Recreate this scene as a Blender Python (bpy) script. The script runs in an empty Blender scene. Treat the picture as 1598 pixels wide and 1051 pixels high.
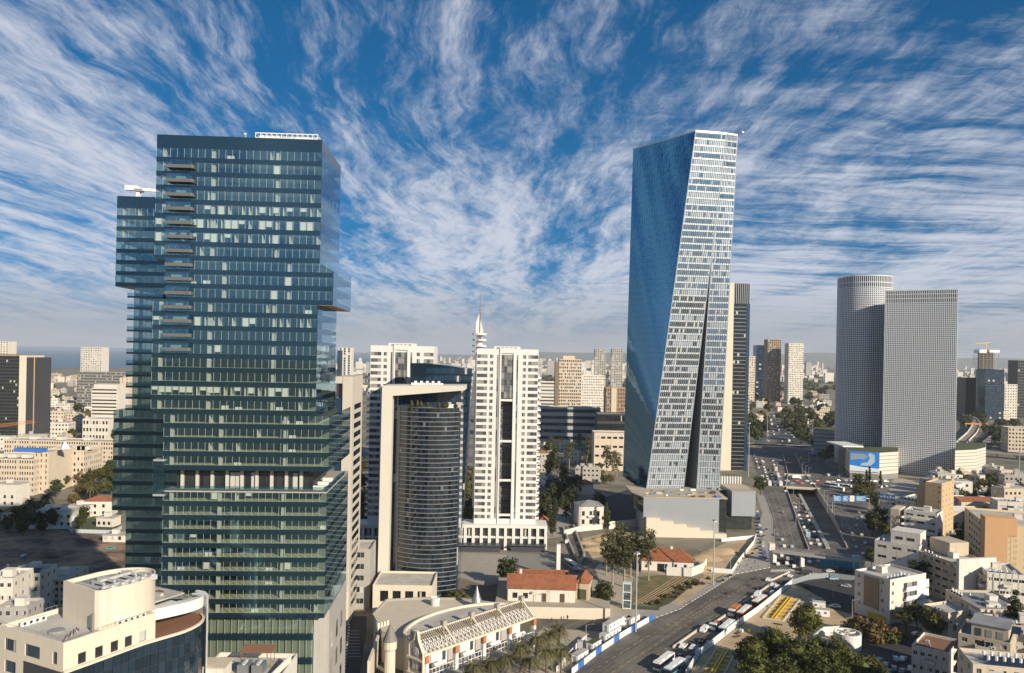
import bpy, bmesh, math, random
from mathutils import Vector, geometry
pi = math.pi; R = math.radians; sin = math.sin; cos = math.cos
rnd = random.Random(11)
scn = bpy.context.scene
col = scn.collection

# ------------------------------------------------------------------ camera, sky, sun, exposure
FOC, CX, CY, CAMZ, ROLL = 1243.0, 799.0, 553.0, 103.0, 0.019
cd = bpy.data.cameras.new('camera'); cam = bpy.data.objects.new('camera', cd); col.objects.link(cam)
cd.sensor_width = 36.0; cd.lens = 28.0; cd.shift_y = 27.5 / 1598.0
cd.clip_start = 1.0; cd.clip_end = 120000.0
cam.location = (0, 0, CAMZ); cam.rotation_euler = (pi / 2, -ROLL, 0)
scn.camera = cam
SUN_EL, SUN_AZ = R(23.5), R(140)          # azimuth clockwise from +Y (the view direction)
sun_dir = Vector((sin(SUN_AZ) * cos(SUN_EL), cos(SUN_AZ) * cos(SUN_EL), sin(SUN_EL)))
world = bpy.data.worlds.new('World'); scn.world = world; world.use_nodes = True
SKY_STRENGTH = 0.069
scn.view_settings.view_transform = 'Standard'; scn.view_settings.look = 'None'
scn.view_settings.gamma = 1.0; scn.view_settings.exposure = 0.34
try: scn.view_settings.use_curve_mapping = False
except Exception: pass
ld = bpy.data.lights.new('sun', 'SUN'); lo = bpy.data.objects.new('sun', ld); col.objects.link(lo)
ld.energy = 5.0; ld.angle = R(0.5); ld.color = (1.0, 0.88, 0.71)
lo.rotation_euler = sun_dir.to_track_quat('Z', 'Y').to_euler(); lo.location = (300, -200, 400)
scn.cycles.max_bounces = 6; scn.cycles.diffuse_bounces = 2; scn.cycles.glossy_bounces = 3
scn.cycles.transmission_bounces = 3; scn.cycles.transparent_max_bounces = 8; scn.cycles.volume_bounces = 0
scn.cycles.caustics_reflective = False; scn.cycles.caustics_refractive = False
scn.cycles.sample_clamp_indirect = 4.0
try: scn.cycles.use_denoising = True
except Exception: pass

class NT:
    """short hand for node trees"""
    def __init__(s, t): s.t = t; s.n = t.nodes; s.l = t.links
    def new(s, typ, **kw):
        n = s.n.new(typ)
        for k, v in kw.items():
            if k == 'inp':
                for a, b in v.items(): s.set(n, a, b)
            else: setattr(n, k, v)
        return n
    def set(s, n, a, b):
        if hasattr(b, 'node') or hasattr(b, 'is_linked'): s.l.new(b, n.inputs[a])
        else: n.inputs[a].default_value = b
    def math(s, op, a, b=0.0, c=None, clamp=False):
        n = s.new('ShaderNodeMath', operation=op); n.use_clamp = clamp
        s.set(n, 0, a); s.set(n, 1, b)
        if c is not None: s.set(n, 2, c)
        return n.outputs[0]
    def mix(s, fac, a, b, mode='MIX'):
        n = s.new('ShaderNodeMix', data_type='RGBA', blend_type=mode)
        s.set(n, 0, fac); s.set(n, 6, a); s.set(n, 7, b)
        return n.outputs[2]
    def noise(s, vec, scale, detail=4, rough=0.55, dist=0.0, out=0):
        n = s.new('ShaderNodeTexNoise'); s.set(n, 'Vector', vec); s.set(n, 'Scale', scale); s.set(n, 'Detail', detail)
        s.set(n, 'Roughness', rough); s.set(n, 'Distortion', dist); return n.outputs[out]
    def ramp(s, fac, pts):
        n = s.new('ShaderNodeValToRGB'); s.set(n, 0, fac); e = n.color_ramp.elements
        while len(e) < len(pts): e.new(0.5)
        for i, (p, c) in enumerate(pts): e[i].position = p; e[i].color = c if len(c) == 4 else (*c, 1)
        return n.outputs[0]
    def smooth(s, x, a, b):
        n = s.new('ShaderNodeMapRange', interpolation_type='SMOOTHSTEP'); s.set(n, 0, x); s.set(n, 1, a); s.set(n, 2, b); return n.outputs[0]
    def mapping(s, vec, loc=(0, 0, 0), rot=(0, 0, 0), sc=(1, 1, 1)):
        n = s.new('ShaderNodeMapping'); s.set(n, 0, vec); n.inputs[1].default_value = loc; n.inputs[2].default_value = rot; n.inputs[3].default_value = sc
        return n.outputs[0]

def build_sky():
    k = NT(world.node_tree); k.n.clear()
    out = k.new('ShaderNodeOutputWorld'); bg = k.new('ShaderNodeBackground')
    sky = k.new('ShaderNodeTexSky'); sky.sky_type = 'NISHITA'; sky.sun_disc = False
    sky.sun_elevation = SUN_EL; sky.sun_rotation = SUN_AZ; sky.altitude = 50; sky.air_density = 1.0; sky.dust_density = 0.6; sky.ozone_density = 2.2
    tc = k.new('ShaderNodeTexCoord'); sep = k.new('ShaderNodeSeparateXYZ'); k.set(sep, 0, tc.outputs['Generated'])
    X, Y, Z = sep.outputs
    up = k.new('ShaderNodeCombineXYZ'); k.set(up, 0, X); k.set(up, 1, Y); k.set(up, 2, k.math('MULTIPLY_ADD', k.math('MAXIMUM', Z, 0.0), 1.0, 0.22)); nv = k.new('ShaderNodeVectorMath', operation='NORMALIZE'); k.set(nv, 0, up.outputs[0]); k.set(sky, 'Vector', nv.outputs[0])
    zz = k.math('ADD', k.math('MAXIMUM', Z, 0.0), 0.075)
    px = k.math('DIVIDE', X, zz); py = k.math('DIVIDE', Y, zz)
    cb = k.new('ShaderNodeCombineXYZ'); k.set(cb, 0, px); k.set(cb, 1, py)
    P = cb.outputs[0]
    # a gentle swirl so that the streaks bend
    w1 = k.noise(k.mapping(P, (3.1, 1.7, 0.0), sc=(0.30, 0.16, 1)), 1.0, 2, 0.5, 0, 1)
    wv = k.new('ShaderNodeVectorMath', operation='MULTIPLY_ADD'); k.set(wv, 0, w1); wv.inputs[1].default_value = (1.7, 1.2, 0); k.set(wv, 2, P)
    W = wv.outputs[0]
    w2 = k.noise(k.mapping(W, (0, 0, 2), sc=(2.6, 1.6, 1)), 1.0, 3, 0.6, 0, 1)
    wv2 = k.new('ShaderNodeVectorMath', operation='MULTIPLY_ADD'); k.set(wv2, 0, w2); wv2.inputs[1].default_value = (0.20, 0.24, 0); k.set(wv2, 2, W)
    W2 = wv2.outputs[0]
    bands = k.noise(k.mapping(W, (1.2, 0.4, 0), (0, 0, R(-6)), (1.25, 0.24, 1)), 1.0, 3, 0.55)         # long radiating bands
    fib = k.noise(k.mapping(W2, (4, 2, 0), (0, 0, R(38)), (5.2, 1.1, 1)), 1.0, 9, 0.70, 0.15)          # fibres that cross them
    fib2 = k.noise(k.mapping(W2, (9, 5, 0), (0, 0, R(-64)), (1.0, 5.0, 1)), 1.0, 9, 0.68, 0.15)        # ripples
    big = k.noise(k.mapping(P, (7.7, 2.3, 0), sc=(0.30, 0.16, 1)), 1.0, 2, 0.5)
    side = k.smooth(k.math('ADD', px, k.math('MULTIPLY', k.noise(k.mapping(P, (2, 8, 0), sc=(.5, .3, 1)), 1.0, 2), 2.4)), 1.2, 2.8)
    mixf = k.new('ShaderNodeMix', data_type='FLOAT'); k.set(mixf, 0, side); k.set(mixf, 2, fib); k.set(mixf, 3, fib2)
    f = mixf.outputs[0]
    fine = k.noise(k.mapping(W2, (1, 7, 0), (0, 0, R(20)), (13, 4.5, 1)), 1.0, 6, 0.7)
    s = k.math('ADD', k.math('MULTIPLY', bands, 0.88), k.math('MULTIPLY', f, 1.0))
    s = k.math('ADD', s, k.math('MULTIPLY', big, 0.30))
    s = k.math('ADD', s, k.math('MULTIPLY', fine, 0.40))
    low = k.smooth(Z, 0.40, 0.03)
    s = k.math('ADD', s, k.math('MULTIPLY', low, 0.17))
    dens = k.smooth(s, 1.18, 1.60)
    dens = k.math('MULTIPLY', dens, 0.86)
    # clear-sky colour: the physical sky, a little deeper
    hs = k.new('ShaderNodeHueSaturation'); k.set(hs, 'Saturation', 1.32); k.set(hs, 'Value', 1.0); k.set(hs, 'Color', sky.outputs[0])
    base = k.mix(1.0, hs.outputs[0], (0.25, 1.06, 1.17, 1), 'MULTIPLY')
    cloud = (7.9, 8.2, 9.2, 1)
    c = k.mix(dens, base, cloud)
    # thin pale haze lying on the horizon
    hz = k.smooth(Z, 0.115, 0.0)
    c = k.mix(k.math('MULTIPLY', hz, 0.86), c, (4.3, 4.55, 5.0, 1))
    k.set(bg, 'Color', c); bg.inputs['Strength'].default_value = SKY_STRENGTH
    k.l.new(bg.outputs[0], out.inputs[0])
build_sky()

# ------------------------------------------------------------------ pixels of the photograph <-> places
def uv(x, y):
    dx, dy = x - CX, y - CY; c, s = cos(ROLL), sin(ROLL)
    return dx * c + dy * s, -dx * s + dy * c
def A(x, y, D):
    u, v = uv(x, y); return (u / FOC * D, D, CAMZ - v / FOC * D)
def G(x, y, z=0.0):
    u, v = uv(x, y); D = (CAMZ - z) * FOC / v
    return (u / FOC * D, D)
def Zat(x, y, D): return A(x, y, D)[2]
def onplane(x, y, O, th, off=0.0):
    u, v = uv(x, y); nx, ny = -sin(th), cos(th)
    t = (off + O[0] * nx + O[1] * ny) / (u / FOC * nx + ny)
    P = (u / FOC * t, t)
    return (P[0] - O[0]) * cos(th) + (P[1] - O[1]) * sin(th), CAMZ - v / FOC * t
def scr(p):
    """place -> pixel, used to say which of alike things stands further left"""
    u = p[0] / p[1] * FOC; v = (CAMZ - p[2]) / p[1] * FOC; c, s = cos(ROLL), sin(ROLL)
    return CX + u * c - v * s, CY + u * s + v * c

# ------------------------------------------------------------------ materials
MATS = {}
def mat(name, base=(.5, .5, .5), rough=0.8, var=0.12, scale=0.35, metal=0.0, spec=0.5, streak=0.0, rand=0.0, objcol=False, bump=0.0, dark=None, ncol=None):
    if name in MATS: return MATS[name]
    m = bpy.data.materials.new(name); m.use_nodes = True; k = NT(m.node_tree)
    b = k.n['Principled BSDF']; b.inputs['Roughness'].default_value = rough; b.inputs['Metallic'].default_value = metal
    b.inputs['Specular IOR Level'].default_value = spec
    geo = k.new('ShaderNodeNewGeometry'); pos = geo.outputs['Position']
    c = (*base, 1)
    if objcol:
        oi = k.new('ShaderNodeObjectInfo'); c = oi.outputs['Color']
    if ncol:
        c = k.mix(k.smooth(k.noise(pos, scale * 0.35, 5, 0.6), 0.4, 0.62), c, (*ncol, 1))
    if var:
        n = k.noise(pos, scale, 6, 0.62)
        f = k.math('MULTIPLY_ADD', n, 2 * var, 1.0 - var)
        n2 = k.noise(pos, scale * 7.3, 4, 0.6)
        f = k.math('MULTIPLY', f, k.math('MULTIPLY_ADD', n2, var, 1.0 - var * 0.5))
        c = k.mix(1.0, c, f, 'MULTIPLY')
    if streak:
        n = k.noise(k.mapping(pos, sc=(1.1, 1.1, 0.06)), 1.0, 4, 0.6)
        c = k.mix(k.math('MULTIPLY', k.smooth(n, 0.5, 0.75), streak), c, (base[0] * .45, base[1] * .42, base[2] * .38, 1))
    if rand:
        oi = k.new('ShaderNodeObjectInfo')
        c = k.mix(1.0, c, k.math('MULTIPLY_ADD', oi.outputs['Random'], 2 * rand, 1 - rand), 'MULTIPLY')
    k.set(b, 'Base Color', c)
    if bump:
        bp = k.new('ShaderNodeBump'); bp.inputs['Strength'].default_value = bump; bp.inputs['Distance'].default_value = 0.3
        k.set(bp, 'Height', k.noise(pos, scale * 5, 5, 0.6)); k.l.new(bp.outputs[0], b.inputs['Normal'])
    MATS[name] = m; return m

def glass(name, base=(.02, .035, .05), rough=0.05, spec=0.8, rand=0.5, blinds=0.0, wob=0.012, metal=0.0, blindcol=(.5, .48, .44)):
    """opaque window glass: dark, mirror-like, each pane a little different; some with a blind behind"""
    if name in MATS: return MATS[name]
    m = bpy.data.materials.new(name); m.use_nodes = True; k = NT(m.node_tree)
    b = k.n['Principled BSDF']; b.inputs['Roughness'].default_value = rough; b.inputs['Specular IOR Level'].default_value = spec
    b.inputs['IOR'].default_value = 1.6; b.inputs['Metallic'].default_value = metal
    oi = k.new('ShaderNodeObjectInfo'); geo = k.new('ShaderNodeNewGeometry')
    isl = k.math('FRACT', k.math('ADD', oi.outputs['Random'], geo.outputs['Random Per Island']))
    c = k.mix(1.0, (*base, 1), k.math('MULTIPLY_ADD', isl, 2 * rand, 1 - rand), 'MULTIPLY')
    if blinds:
        r2 = k.math('FRACT', k.math('MULTIPLY', isl, 17.31))
        c = k.mix(k.math('LESS_THAN', r2, blinds), c, (*blindcol, 1))
    k.set(b, 'Base Color', c)
    if wob:
        pos = geo.outputs['Position']
        bp = k.new('ShaderNodeBump'); bp.inputs['Strength'].default_value = wob * 8; bp.inputs['Distance'].default_value = 0.1
        k.set(bp, 'Height', k.math('ADD', k.noise(pos, 0.45, 3, 0.5), k.math('MULTIPLY', isl, 0.4))); k.l.new(bp.outputs[0], b.inputs['Normal'])
    MATS[name] = m; return m

def clearglass(name, tint=(.55, .66, .62), refl=0.13, rough=0.01, wob=0.02, gcol=(.42, .74, 1)):
    """see-through curtain-wall glass: mostly transparent with a mirror layer"""
    if name in MATS: return MATS[name]
    m = bpy.data.materials.new(name); m.use_nodes = True; k = NT(m.node_tree); k.n.remove(k.n['Principled BSDF'])
    out = k.n['Material Output']
    tr = k.new('ShaderNodeBsdfTransparent'); tr.inputs[0].default_value = (*tint, 1)
    gl = k.new('ShaderNodeBsdfGlossy'); gl.inputs['Roughness'].default_value = rough; gl.inputs[0].default_value = (*gcol, 1)
    fr = k.new('ShaderNodeFresnel'); fr.inputs[0].default_value = 1.5
    geo = k.new('ShaderNodeNewGeometry')
    k.set(fr, 0, k.math('MULTIPLY_ADD', geo.outputs['Backfacing'], -0.8333, 1.5))      # a thin pane mirrors alike from both sides
    bp = k.new('ShaderNodeBump'); bp.inputs['Strength'].default_value = wob * 8; bp.inputs['Distance'].default_value = 0.1
    k.set(bp, 'Height', k.math('ADD', k.noise(geo.outputs['Position'], 0.4, 3, 0.5), k.math('MULTIPLY', geo.outputs['Random Per Island'], 0.3)))
    k.l.new(bp.outputs[0], gl.inputs['Normal'])
    mx = k.new('ShaderNodeMixShader'); k.set(mx, 0, k.math('MULTIPLY_ADD', fr.outputs[0], 0.9, refl, clamp=True))
    k.l.new(tr.outputs[0], mx.inputs[1]); k.l.new(gl.outputs[0], mx.inputs[2]); k.l.new(mx.outputs[0], out.inputs[0])
    MATS[name] = m; return m

def leafmat(name, a, b2, trans=0.25):
    if name in MATS: return MATS[name]
    m = bpy.data.materials.new(name); m.use_nodes = True; k = NT(m.node_tree)
    b = k.n['Principled BSDF']; b.inputs['Roughness'].default_value = 0.6; b.inputs['Specular IOR Level'].default_value = 0.25
    geo = k.new('ShaderNodeNewGeometry'); oi = k.new('ShaderNodeObjectInfo')
    n = k.noise(geo.outputs['Position'], 0.6, 3, 0.6)
    f = k.math('ADD', k.math('MULTIPLY', geo.outputs['Random Per Island'], 0.6), k.math('MULTIPLY', n, 0.5))
    c = k.mix(f, (*a, 1), (*b2, 1))
    c = k.mix(1.0, c, k.math('MULTIPLY_ADD', oi.outputs['Random'], 0.5, 0.75), 'MULTIPLY')
    k.set(b, 'Base Color', c)
    tl = k.new('ShaderNodeBsdfTranslucent'); k.set(tl, 0, c); mx = k.new('ShaderNodeMixShader'); mx.inputs[0].default_value = trans
    k.l.new(b.outputs[0], mx.inputs[1]); k.l.new(tl.outputs[0], mx.inputs[2]); k.l.new(mx.outputs[0], k.n['Material Output'].inputs[0])
    MATS[name] = m; return m

# ------------------------------------------------------------------ mesh building
class MB:
    def __init__(s): s.v = []; s.f = []; s.m = []
    def face(s, pts, m=0):
        i = len(s.v); s.v += [tuple(p) for p in pts]; s.f.append(tuple(range(i, i + len(pts)))); s.m.append(m)
    def box(s, x0, y0, z0, x1, y1, z1, m=0, bottom=True):
        if x1 < x0: x0, x1 = x1, x0
        if y1 < y0: y0, y1 = y1, y0
        if z1 < z0: z0, z1 = z1, z0
        i = len(s.v)
        s.v += [(x0, y0, z0), (x1, y0, z0), (x1, y1, z0), (x0, y1, z0), (x0, y0, z1), (x1, y0, z1), (x1, y1, z1), (x0, y1, z1)]
        fs = [(0, 1, 5, 4), (1, 2, 6, 5), (2, 3, 7, 6), (3, 0, 4, 7), (4, 5, 6, 7)] + ([(3, 2, 1, 0)] if bottom else [])
        for f in fs: s.f.append(tuple(i + a for a in f)); s.m.append(m)
    def prism(s, poly, z0, z1, m=0, mt=None, bottom=True, z1s=None, z0s=None):
        a = sum(poly[i][0] * poly[(i + 1) % len(poly)][1] - poly[(i + 1) % len(poly)][0] * poly[i][1] for i in range(len(poly)))
        if a < 0:
            poly = poly[::-1]
            if z1s: z1s = z1s[::-1]
            if z0s: z0s = z0s[::-1]
        n = len(poly); i = len(s.v)
        s.v += [(p[0], p[1], z0s[j] if z0s else z0) for j, p in enumerate(poly)] + [(p[0], p[1], z1s[j] if z1s else z1) for j, p in enumerate(poly)]
        for j in range(n):
            s.f.append((i + j, i + (j + 1) % n, i + n + (j + 1) % n, i + n + j)); s.m.append(m)
        s.f.append(tuple(i + n + j for j in range(n))); s.m.append(m if mt is None else mt)
        if bottom: s.f.append(tuple(i + n - 1 - j for j in range(n))); s.m.append(m)
    def tube(s, p, q, r0, r1=None, n=6, m=0, caps=True):
        p = Vector(p); q = Vector(q); r1 = r0 if r1 is None else r1
        d = (q - p)
        if d.length < 1e-6: return
        d.normalize(); a = d.orthogonal().normalized(); b = d.cross(a); i = len(s.v)
        for c, r in ((p, r0), (q, r1)):
            for j in range(n):
                t = 2 * pi * j / n; s.v.append(tuple(c + a * (r * cos(t)) + b * (r * sin(t))))
        for j in range(n): s.f.append((i + j, i + (j + 1) % n, i + n + (j + 1) % n, i + n + j)); s.m.append(m)
        if caps:
            s.f.append(tuple(i + n - 1 - j for j in range(n))); s.m.append(m); s.f.append(tuple(i + n + j for j in range(n))); s.m.append(m)
    def lathe(s, cx, cy, prof, n=16, m=0, a0=0.0, a1=2 * pi):
        i = len(s.v); full = abs(a1 - a0 - 2 * pi) < 1e-6; k = n if full else n + 1
        for r, z in prof:
            for j in range(k):
                t = a0 + (a1 - a0) * j / n; s.v.append((cx + r * cos(t), cy + r * sin(t), z))
        for a in range(len(prof) - 1):
            for j in range(n):
                j2 = (j + 1) % k
                s.f.append((i + a * k + j, i + a * k + j2, i + (a + 1) * k + j2, i + (a + 1) * k + j)); s.m.append(m)
    def beam(s, p, q, w, h, m=0):
        p = Vector(p); q = Vector(q); d = (q - p).normalized(); up = Vector((0, 0, 1))
        if abs(d.z) > 0.98: up = Vector((0, 1, 0))
        a = d.cross(up).normalized() * (w / 2); b = a.cross(d).normalized() * (h / 2); i = len(s.v)
        for c in (p, q): s.v += [tuple(c - a - b), tuple(c + a - b), tuple(c + a + b), tuple(c - a + b)]
        for f in [(0, 1, 2, 3), (7, 6, 5, 4), (0, 4, 5, 1), (1, 5, 6, 2), (2, 6, 7, 3), (3, 7, 4, 0)]: s.f.append(tuple(i + t for t in f)); s.m.append(m)
    def mesh(s, name, mats, smooth=False):
        me = bpy.data.meshes.new(name); me.from_pydata(s.v, [], s.f)
        mats = mats if isinstance(mats, (list, tuple)) else [mats]
        for x in mats: me.materials.append(x)
        if any(s.m): me.polygons.foreach_set('material_index', s.m)
        if smooth: me.polygons.foreach_set('use_smooth', [True] * len(s.f))
        me.update(); return me
    def build(s, name, mats, parent=None, smooth=False, loc=None, kind=None):
        return put(s.mesh(name, mats, smooth), name, parent, loc, kind=kind)

def put(me, name, parent=None, loc=None, rz=0.0, scale=None, color=None, kind=None):
    o = bpy.data.objects.new(name, me); col.objects.link(o)
    if parent is not None: o.parent = parent
    if loc is not None: o.location = loc
    if rz: o.rotation_euler = (0, 0, rz)
    if scale is not None: o.scale = scale if isinstance(scale, (tuple, list)) else (scale,) * 3
    if color is not None: o.color = (*color[:3], 1)
    if kind: o['kind'] = kind
    return o
TOPS = []
def tag(o, label, cat, group=None):
    o['label'] = label; o['category'] = cat
    if group: o['group'] = group
    TOPS.append(o); return o
def thing(name, label, cat, loc=(0, 0, 0), rz=0.0, group=None):
    o = bpy.data.objects.new(name, None); col.objects.link(o); o.empty_display_size = 0.5
    o.location = loc; o.rotation_euler = (0, 0, rz)
    return tag(o, label, cat, group)
def struct(o, kind='structure', label=None, cat=None):
    o['kind'] = kind
    if label: o['label'] = label
    if cat: o['category'] = cat
    return o
def copy_tree(src, loc, rz=0.0, label=None, scale=None, color=None):
    o = src.copy(); col.objects.link(o); o.location = loc; o.rotation_euler = (0, 0, rz)
    if scale is not None: o.scale = scale if isinstance(scale, (tuple, list)) else (scale,) * 3
    if label: o['label'] = label
    for ch in src.children:
        c = ch.copy(); col.objects.link(c); c.parent = o
        if color is not None and c.get('paint'): c.color = (*color, 1)
        for g in ch.children:
            d = g.copy(); col.objects.link(d); d.parent = c
    TOPS.append(o); return o
ORD = ['first', 'second', 'third', 'fourth', 'fifth', 'sixth', 'seventh', 'eighth', 'ninth', 'tenth', 'eleventh', 'twelfth', 'thirteenth', 'fourteenth', 'fifteenth', 'sixteenth', 'seventeenth', 'eighteenth', 'nineteenth']
TENS = ['', '', 'twenty', 'thirty', 'forty', 'fifty', 'sixty', 'seventy', 'eighty', 'ninety']
TENTH = ['', '', 'twentieth', 'thirtieth', 'fortieth', 'fiftieth', 'sixtieth', 'seventieth', 'eightieth', 'ninetieth']
def ordinal(n):
    if n <= 19: return ORD[n - 1]
    if n < 100: return TENTH[n // 10] if n % 10 == 0 else TENS[n // 10] + '-' + ORD[n % 10 - 1]
    return 'hundredth' if n == 100 else 'hundred-and-' + ordinal(n - 100)

# ------------------------------------------------------------------ facades with real openings
def facade(mb, put3, xb, zb, opens, depth, m=0):
    """wall sheet cut by openings: xb, zb break lines; opens = set of (i, j) cells that are openings; put3(a, z, inset) -> point"""
    for i in range(len(xb) - 1):
        for j in range(len(zb) - 1):
            x0, x1, z0, z1 = xb[i], xb[i + 1], zb[j], zb[j + 1]
            if (i, j) not in opens:
                mb.face([put3(x0, z0, 0), put3(x1, z0, 0), put3(x1, z1, 0), put3(x0, z1, 0)], m)
            else:
                for (a, b) in (((x0, z0), (x1, z0)), ((x1, z0), (x1, z1)), ((x1, z1), (x0, z1)), ((x0, z1), (x0, z0))):
                    mb.face([put3(a[0], a[1], 0), put3(b[0], b[1], 0), put3(b[0], b[1], depth), put3(a[0], a[1], depth)], m)
WIN = {}
def winmesh(w, h, gl, fr, mull=1, depth=0.12, trans=0.0):
    key = (round(w, 2), round(h, 2), gl, fr, mull, trans)
    if key in WIN: return WIN[key]
    mb = MB(); t = 0.06
    mb.box(0, 0, 0, w, depth, t, 1); mb.box(0, 0, h - t, w, depth, h, 1)
    mb.box(0, 0, t, t, depth, h - t, 1); mb.box(w - t, 0, t, w, depth, h - t, 1)
    n = mull + 1
    for i in range(1, n): mb.box(w * i / n - t / 2, 0.01, t, w * i / n + t / 2, depth, h - t, 1)
    for i in range(n):
        x0 = w * i / n + (t if i == 0 else t / 2); x1 = w * (i + 1) / n - (t if i == n - 1 else t / 2)
        mb.face([(x0, depth * .6, t), (x1, depth * .6, t), (x1, depth * .6, h - t), (x0, depth * .6, h - t)], 0)
    WIN[key] = mb.mesh('window', [MATS[gl], MATS[fr]]); return WIN[key]
def frames(w, d):
    """the four sides of a w x d house: (put3, length, window placing)"""
    return {'front': (lambda a, z, s: (a, s, z), w, lambda a, s: ((a, s), 0.0)),
            'right': (lambda a, z, s: (w - s, a, z), d, lambda a, s: ((w - s, a), pi / 2)),
            'back': (lambda a, z, s: (w - a, d - s, z), w, lambda a, s: ((w - a, d - s), pi)),
            'left': (lambda a, z, s: (s, d - a, z), d, lambda a, s: ((s, d - a), -pi / 2))}
def grid_breaks(length, items):
    xb = [0.0]; cells = []
    for a, w in items:
        xb.append(a); cells.append(len(xb) - 1); xb.append(a + w)
    xb.append(length); return xb, cells
def even(length, n, w, margin=None):
    margin = (length / n - w) / 2 if margin is None else margin
    step = (length - 2 * margin - w) / max(1, n - 1)
    return [(margin + i * step, w) for i in range(n)]
def house(name, label, cat, O, th, w, d, h, wall, sides, floors, z0=1.0, wh=1.4, group=None, roof='roof_felt', gl='glass_dark', fr='frame_white',
          parapet=0.9, recess=0.22, mull=1, joint=False, fh=None, base=0.0, wallname='wall', band=None):
    """flat-roofed block with real window openings. sides: {'front': [(start, width), ...], ...}"""
    t = thing(name, label, cat, (O[0], O[1], base), th, group)
    fh = fh or (h - z0) / floors
    mb = MB(); jb = MB(); W = []
    zitems = [(z0 + i * fh + (fh - wh) * 0.45, wh) for i in range(floors)]
    fs = frames(w, d)
    for sd, (p3, L, wp) in fs.items():
        it = sides.get(sd)
        if not it:
            mb.face([p3(0, 0, 0), p3(L, 0, 0), p3(L, h, 0), p3(0, h, 0)]); continue
        xb, xc = grid_breaks(L, it); zb, zc = grid_breaks(h, zitems)
        opens = {(i, j) for i in xc for j in zc}
        facade(mb, p3, xb, zb, opens, recess)
        for i in xc:
            for j in zc:
                a0, a1, q0, q1 = xb[i], xb[i + 1], zb[j], zb[j + 1]
                if joint: jb.face([p3(a0, q0, recess * .8), p3(a1, q0, recess * .8), p3(a1, q1, recess * .8), p3(a0, q1, recess * .8)])
                else: W.append((a1 - a0, q1 - q0, wp(a0, recess - 0.12), q0))
    # roof slab with parapet
    pt = 0.25
    mb.face([(pt, pt, h - parapet), (w - pt, pt, h - parapet), (w - pt, d - pt, h - parapet), (pt, d - pt, h - parapet)], 1)
    ring_o = [(0, 0), (w, 0), (w, d), (0, d)]; ring_i = [(pt, pt), (w - pt, pt), (w - pt, d - pt), (pt, d - pt)]
    for i in range(4):
        a, b, c, e = ring_o[i], ring_o[(i + 1) % 4], ring_i[(i + 1) % 4], ring_i[i]
        mb.face([(*a, h), (*b, h), (*c, h), (*e, h)]); mb.face([(*e, h), (*c, h), (*c, h - parapet), (*e, h - parapet)])
    mb.build(wallname, [MATS[wall], MATS[roof]], t)
    if joint and jb.f: jb.build('window_glass', MATS[gl], t, kind='stuff')
    for ww, hh, ((x, y), rz), z in W: put(winmesh(ww, hh, gl, fr, mull), 'window', t, (x, y, z), rz)
    return t
SH = {}
def shared(key, fn):
    if key not in SH: SH[key] = fn()
    return SH[key]

# ------------------------------------------------------------------ common materials
mat('ground_town', (.25, .21, .155), 0.95, 0.4, 0.06, ncol=(.13, .125, .085))
mat('asphalt', (.105, .093, .078), 0.85, 0.36, 0.16, ncol=(.17, .15, .122))
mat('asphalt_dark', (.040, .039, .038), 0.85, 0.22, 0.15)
mat('paving', (.34, .31, .27), 0.9, 0.16, 0.25)
mat('concrete', (.40, .37, .32), 0.85, 0.14, 0.3, streak=0.35)
mat('concrete_dark', (.24, .23, .21), 0.85, 0.18, 0.3, streak=0.3)
mat('paint_white', (.72, .70, .66), 0.7, 0.12, 1.2)
mat('paint_yellow', (.62, .36, .04), 0.7, 0.2, 1.5)
mat('paint_black', (.04, .04, .04), 0.7, 0.1, 1.0)
mat('sand', (.50, .37, .22), 0.95, 0.2, 0.18, bump=0.35, ncol=(.40, .29, .17))
mat('soil', (.34, .22, .135), 0.95, 0.5, 0.16, bump=0.9, ncol=(.11, .075, .05))
mat('dry_grass', (.20, .155, .07), 0.95, 0.3, 0.5, bump=0.5, ncol=(.12, .12, .045))
mat('planting', (.07, .085, .03), 0.95, 0.4, 0.8, bump=0.6)
mat('stone_wall', (.56, .50, .41), 0.9, 0.12, 0.5, streak=0.3)
mat('roof_felt', (.50, .47, .42), 0.9, 0.16, 0.4, ncol=(.40, .37, .33))
mat('roof_grey', (.27, .27, .27), 0.9, 0.16, 0.4, ncol=(.2, .2, .2))
mat('frame_white', (.72, .71, .68), 0.5, 0.05, 1.0)
mat('frame_grey', (.25, .25, .26), 0.45, 0.05, 1.0)
mat('frame_dark', (.05, .055, .06), 0.4, 0.05, 1.0)
mat('steel_grey', (.33, .34, .35), 0.45, 0.08, 1.0, metal=0.6)
mat('pole_grey', (.45, .44, .42), 0.5, 0.05, 1.0, metal=0.3)
mat('plastic_white', (.78, .77, .74), 0.5, 0.06, 1.0)
mat('steel_yellow', (.72, .46, .03), 0.5, 0.15, 0.8)
mat('hoarding', (.74, .75, .77), 0.45, 0.08, 0.5, streak=0.25)
mat('hoarding_blue', (.05, .17, .48), 0.45, 0.1, 0.5)
mat('wood_dark', (.09, .05, .03), 0.7, 0.2, 1.0)
mat('rubber', (.02, .02, .02), 0.8, 0)
glass('glass_dark', (.022, .026, .03), 0.06, 0.7, 0.5, 0.16)
glass('glass_grey', (.10, .105, .11), 0.10, 0.6, 0.5, 0.38, blindcol=(.30, .285, .265))
glass('glass_blue', (.018, .04, .075), 0.05, 0.9, 0.35, 0.05)
glass('glass_black', (.012, .014, .016), 0.05, 0.8, 0.5, 0.04)

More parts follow.
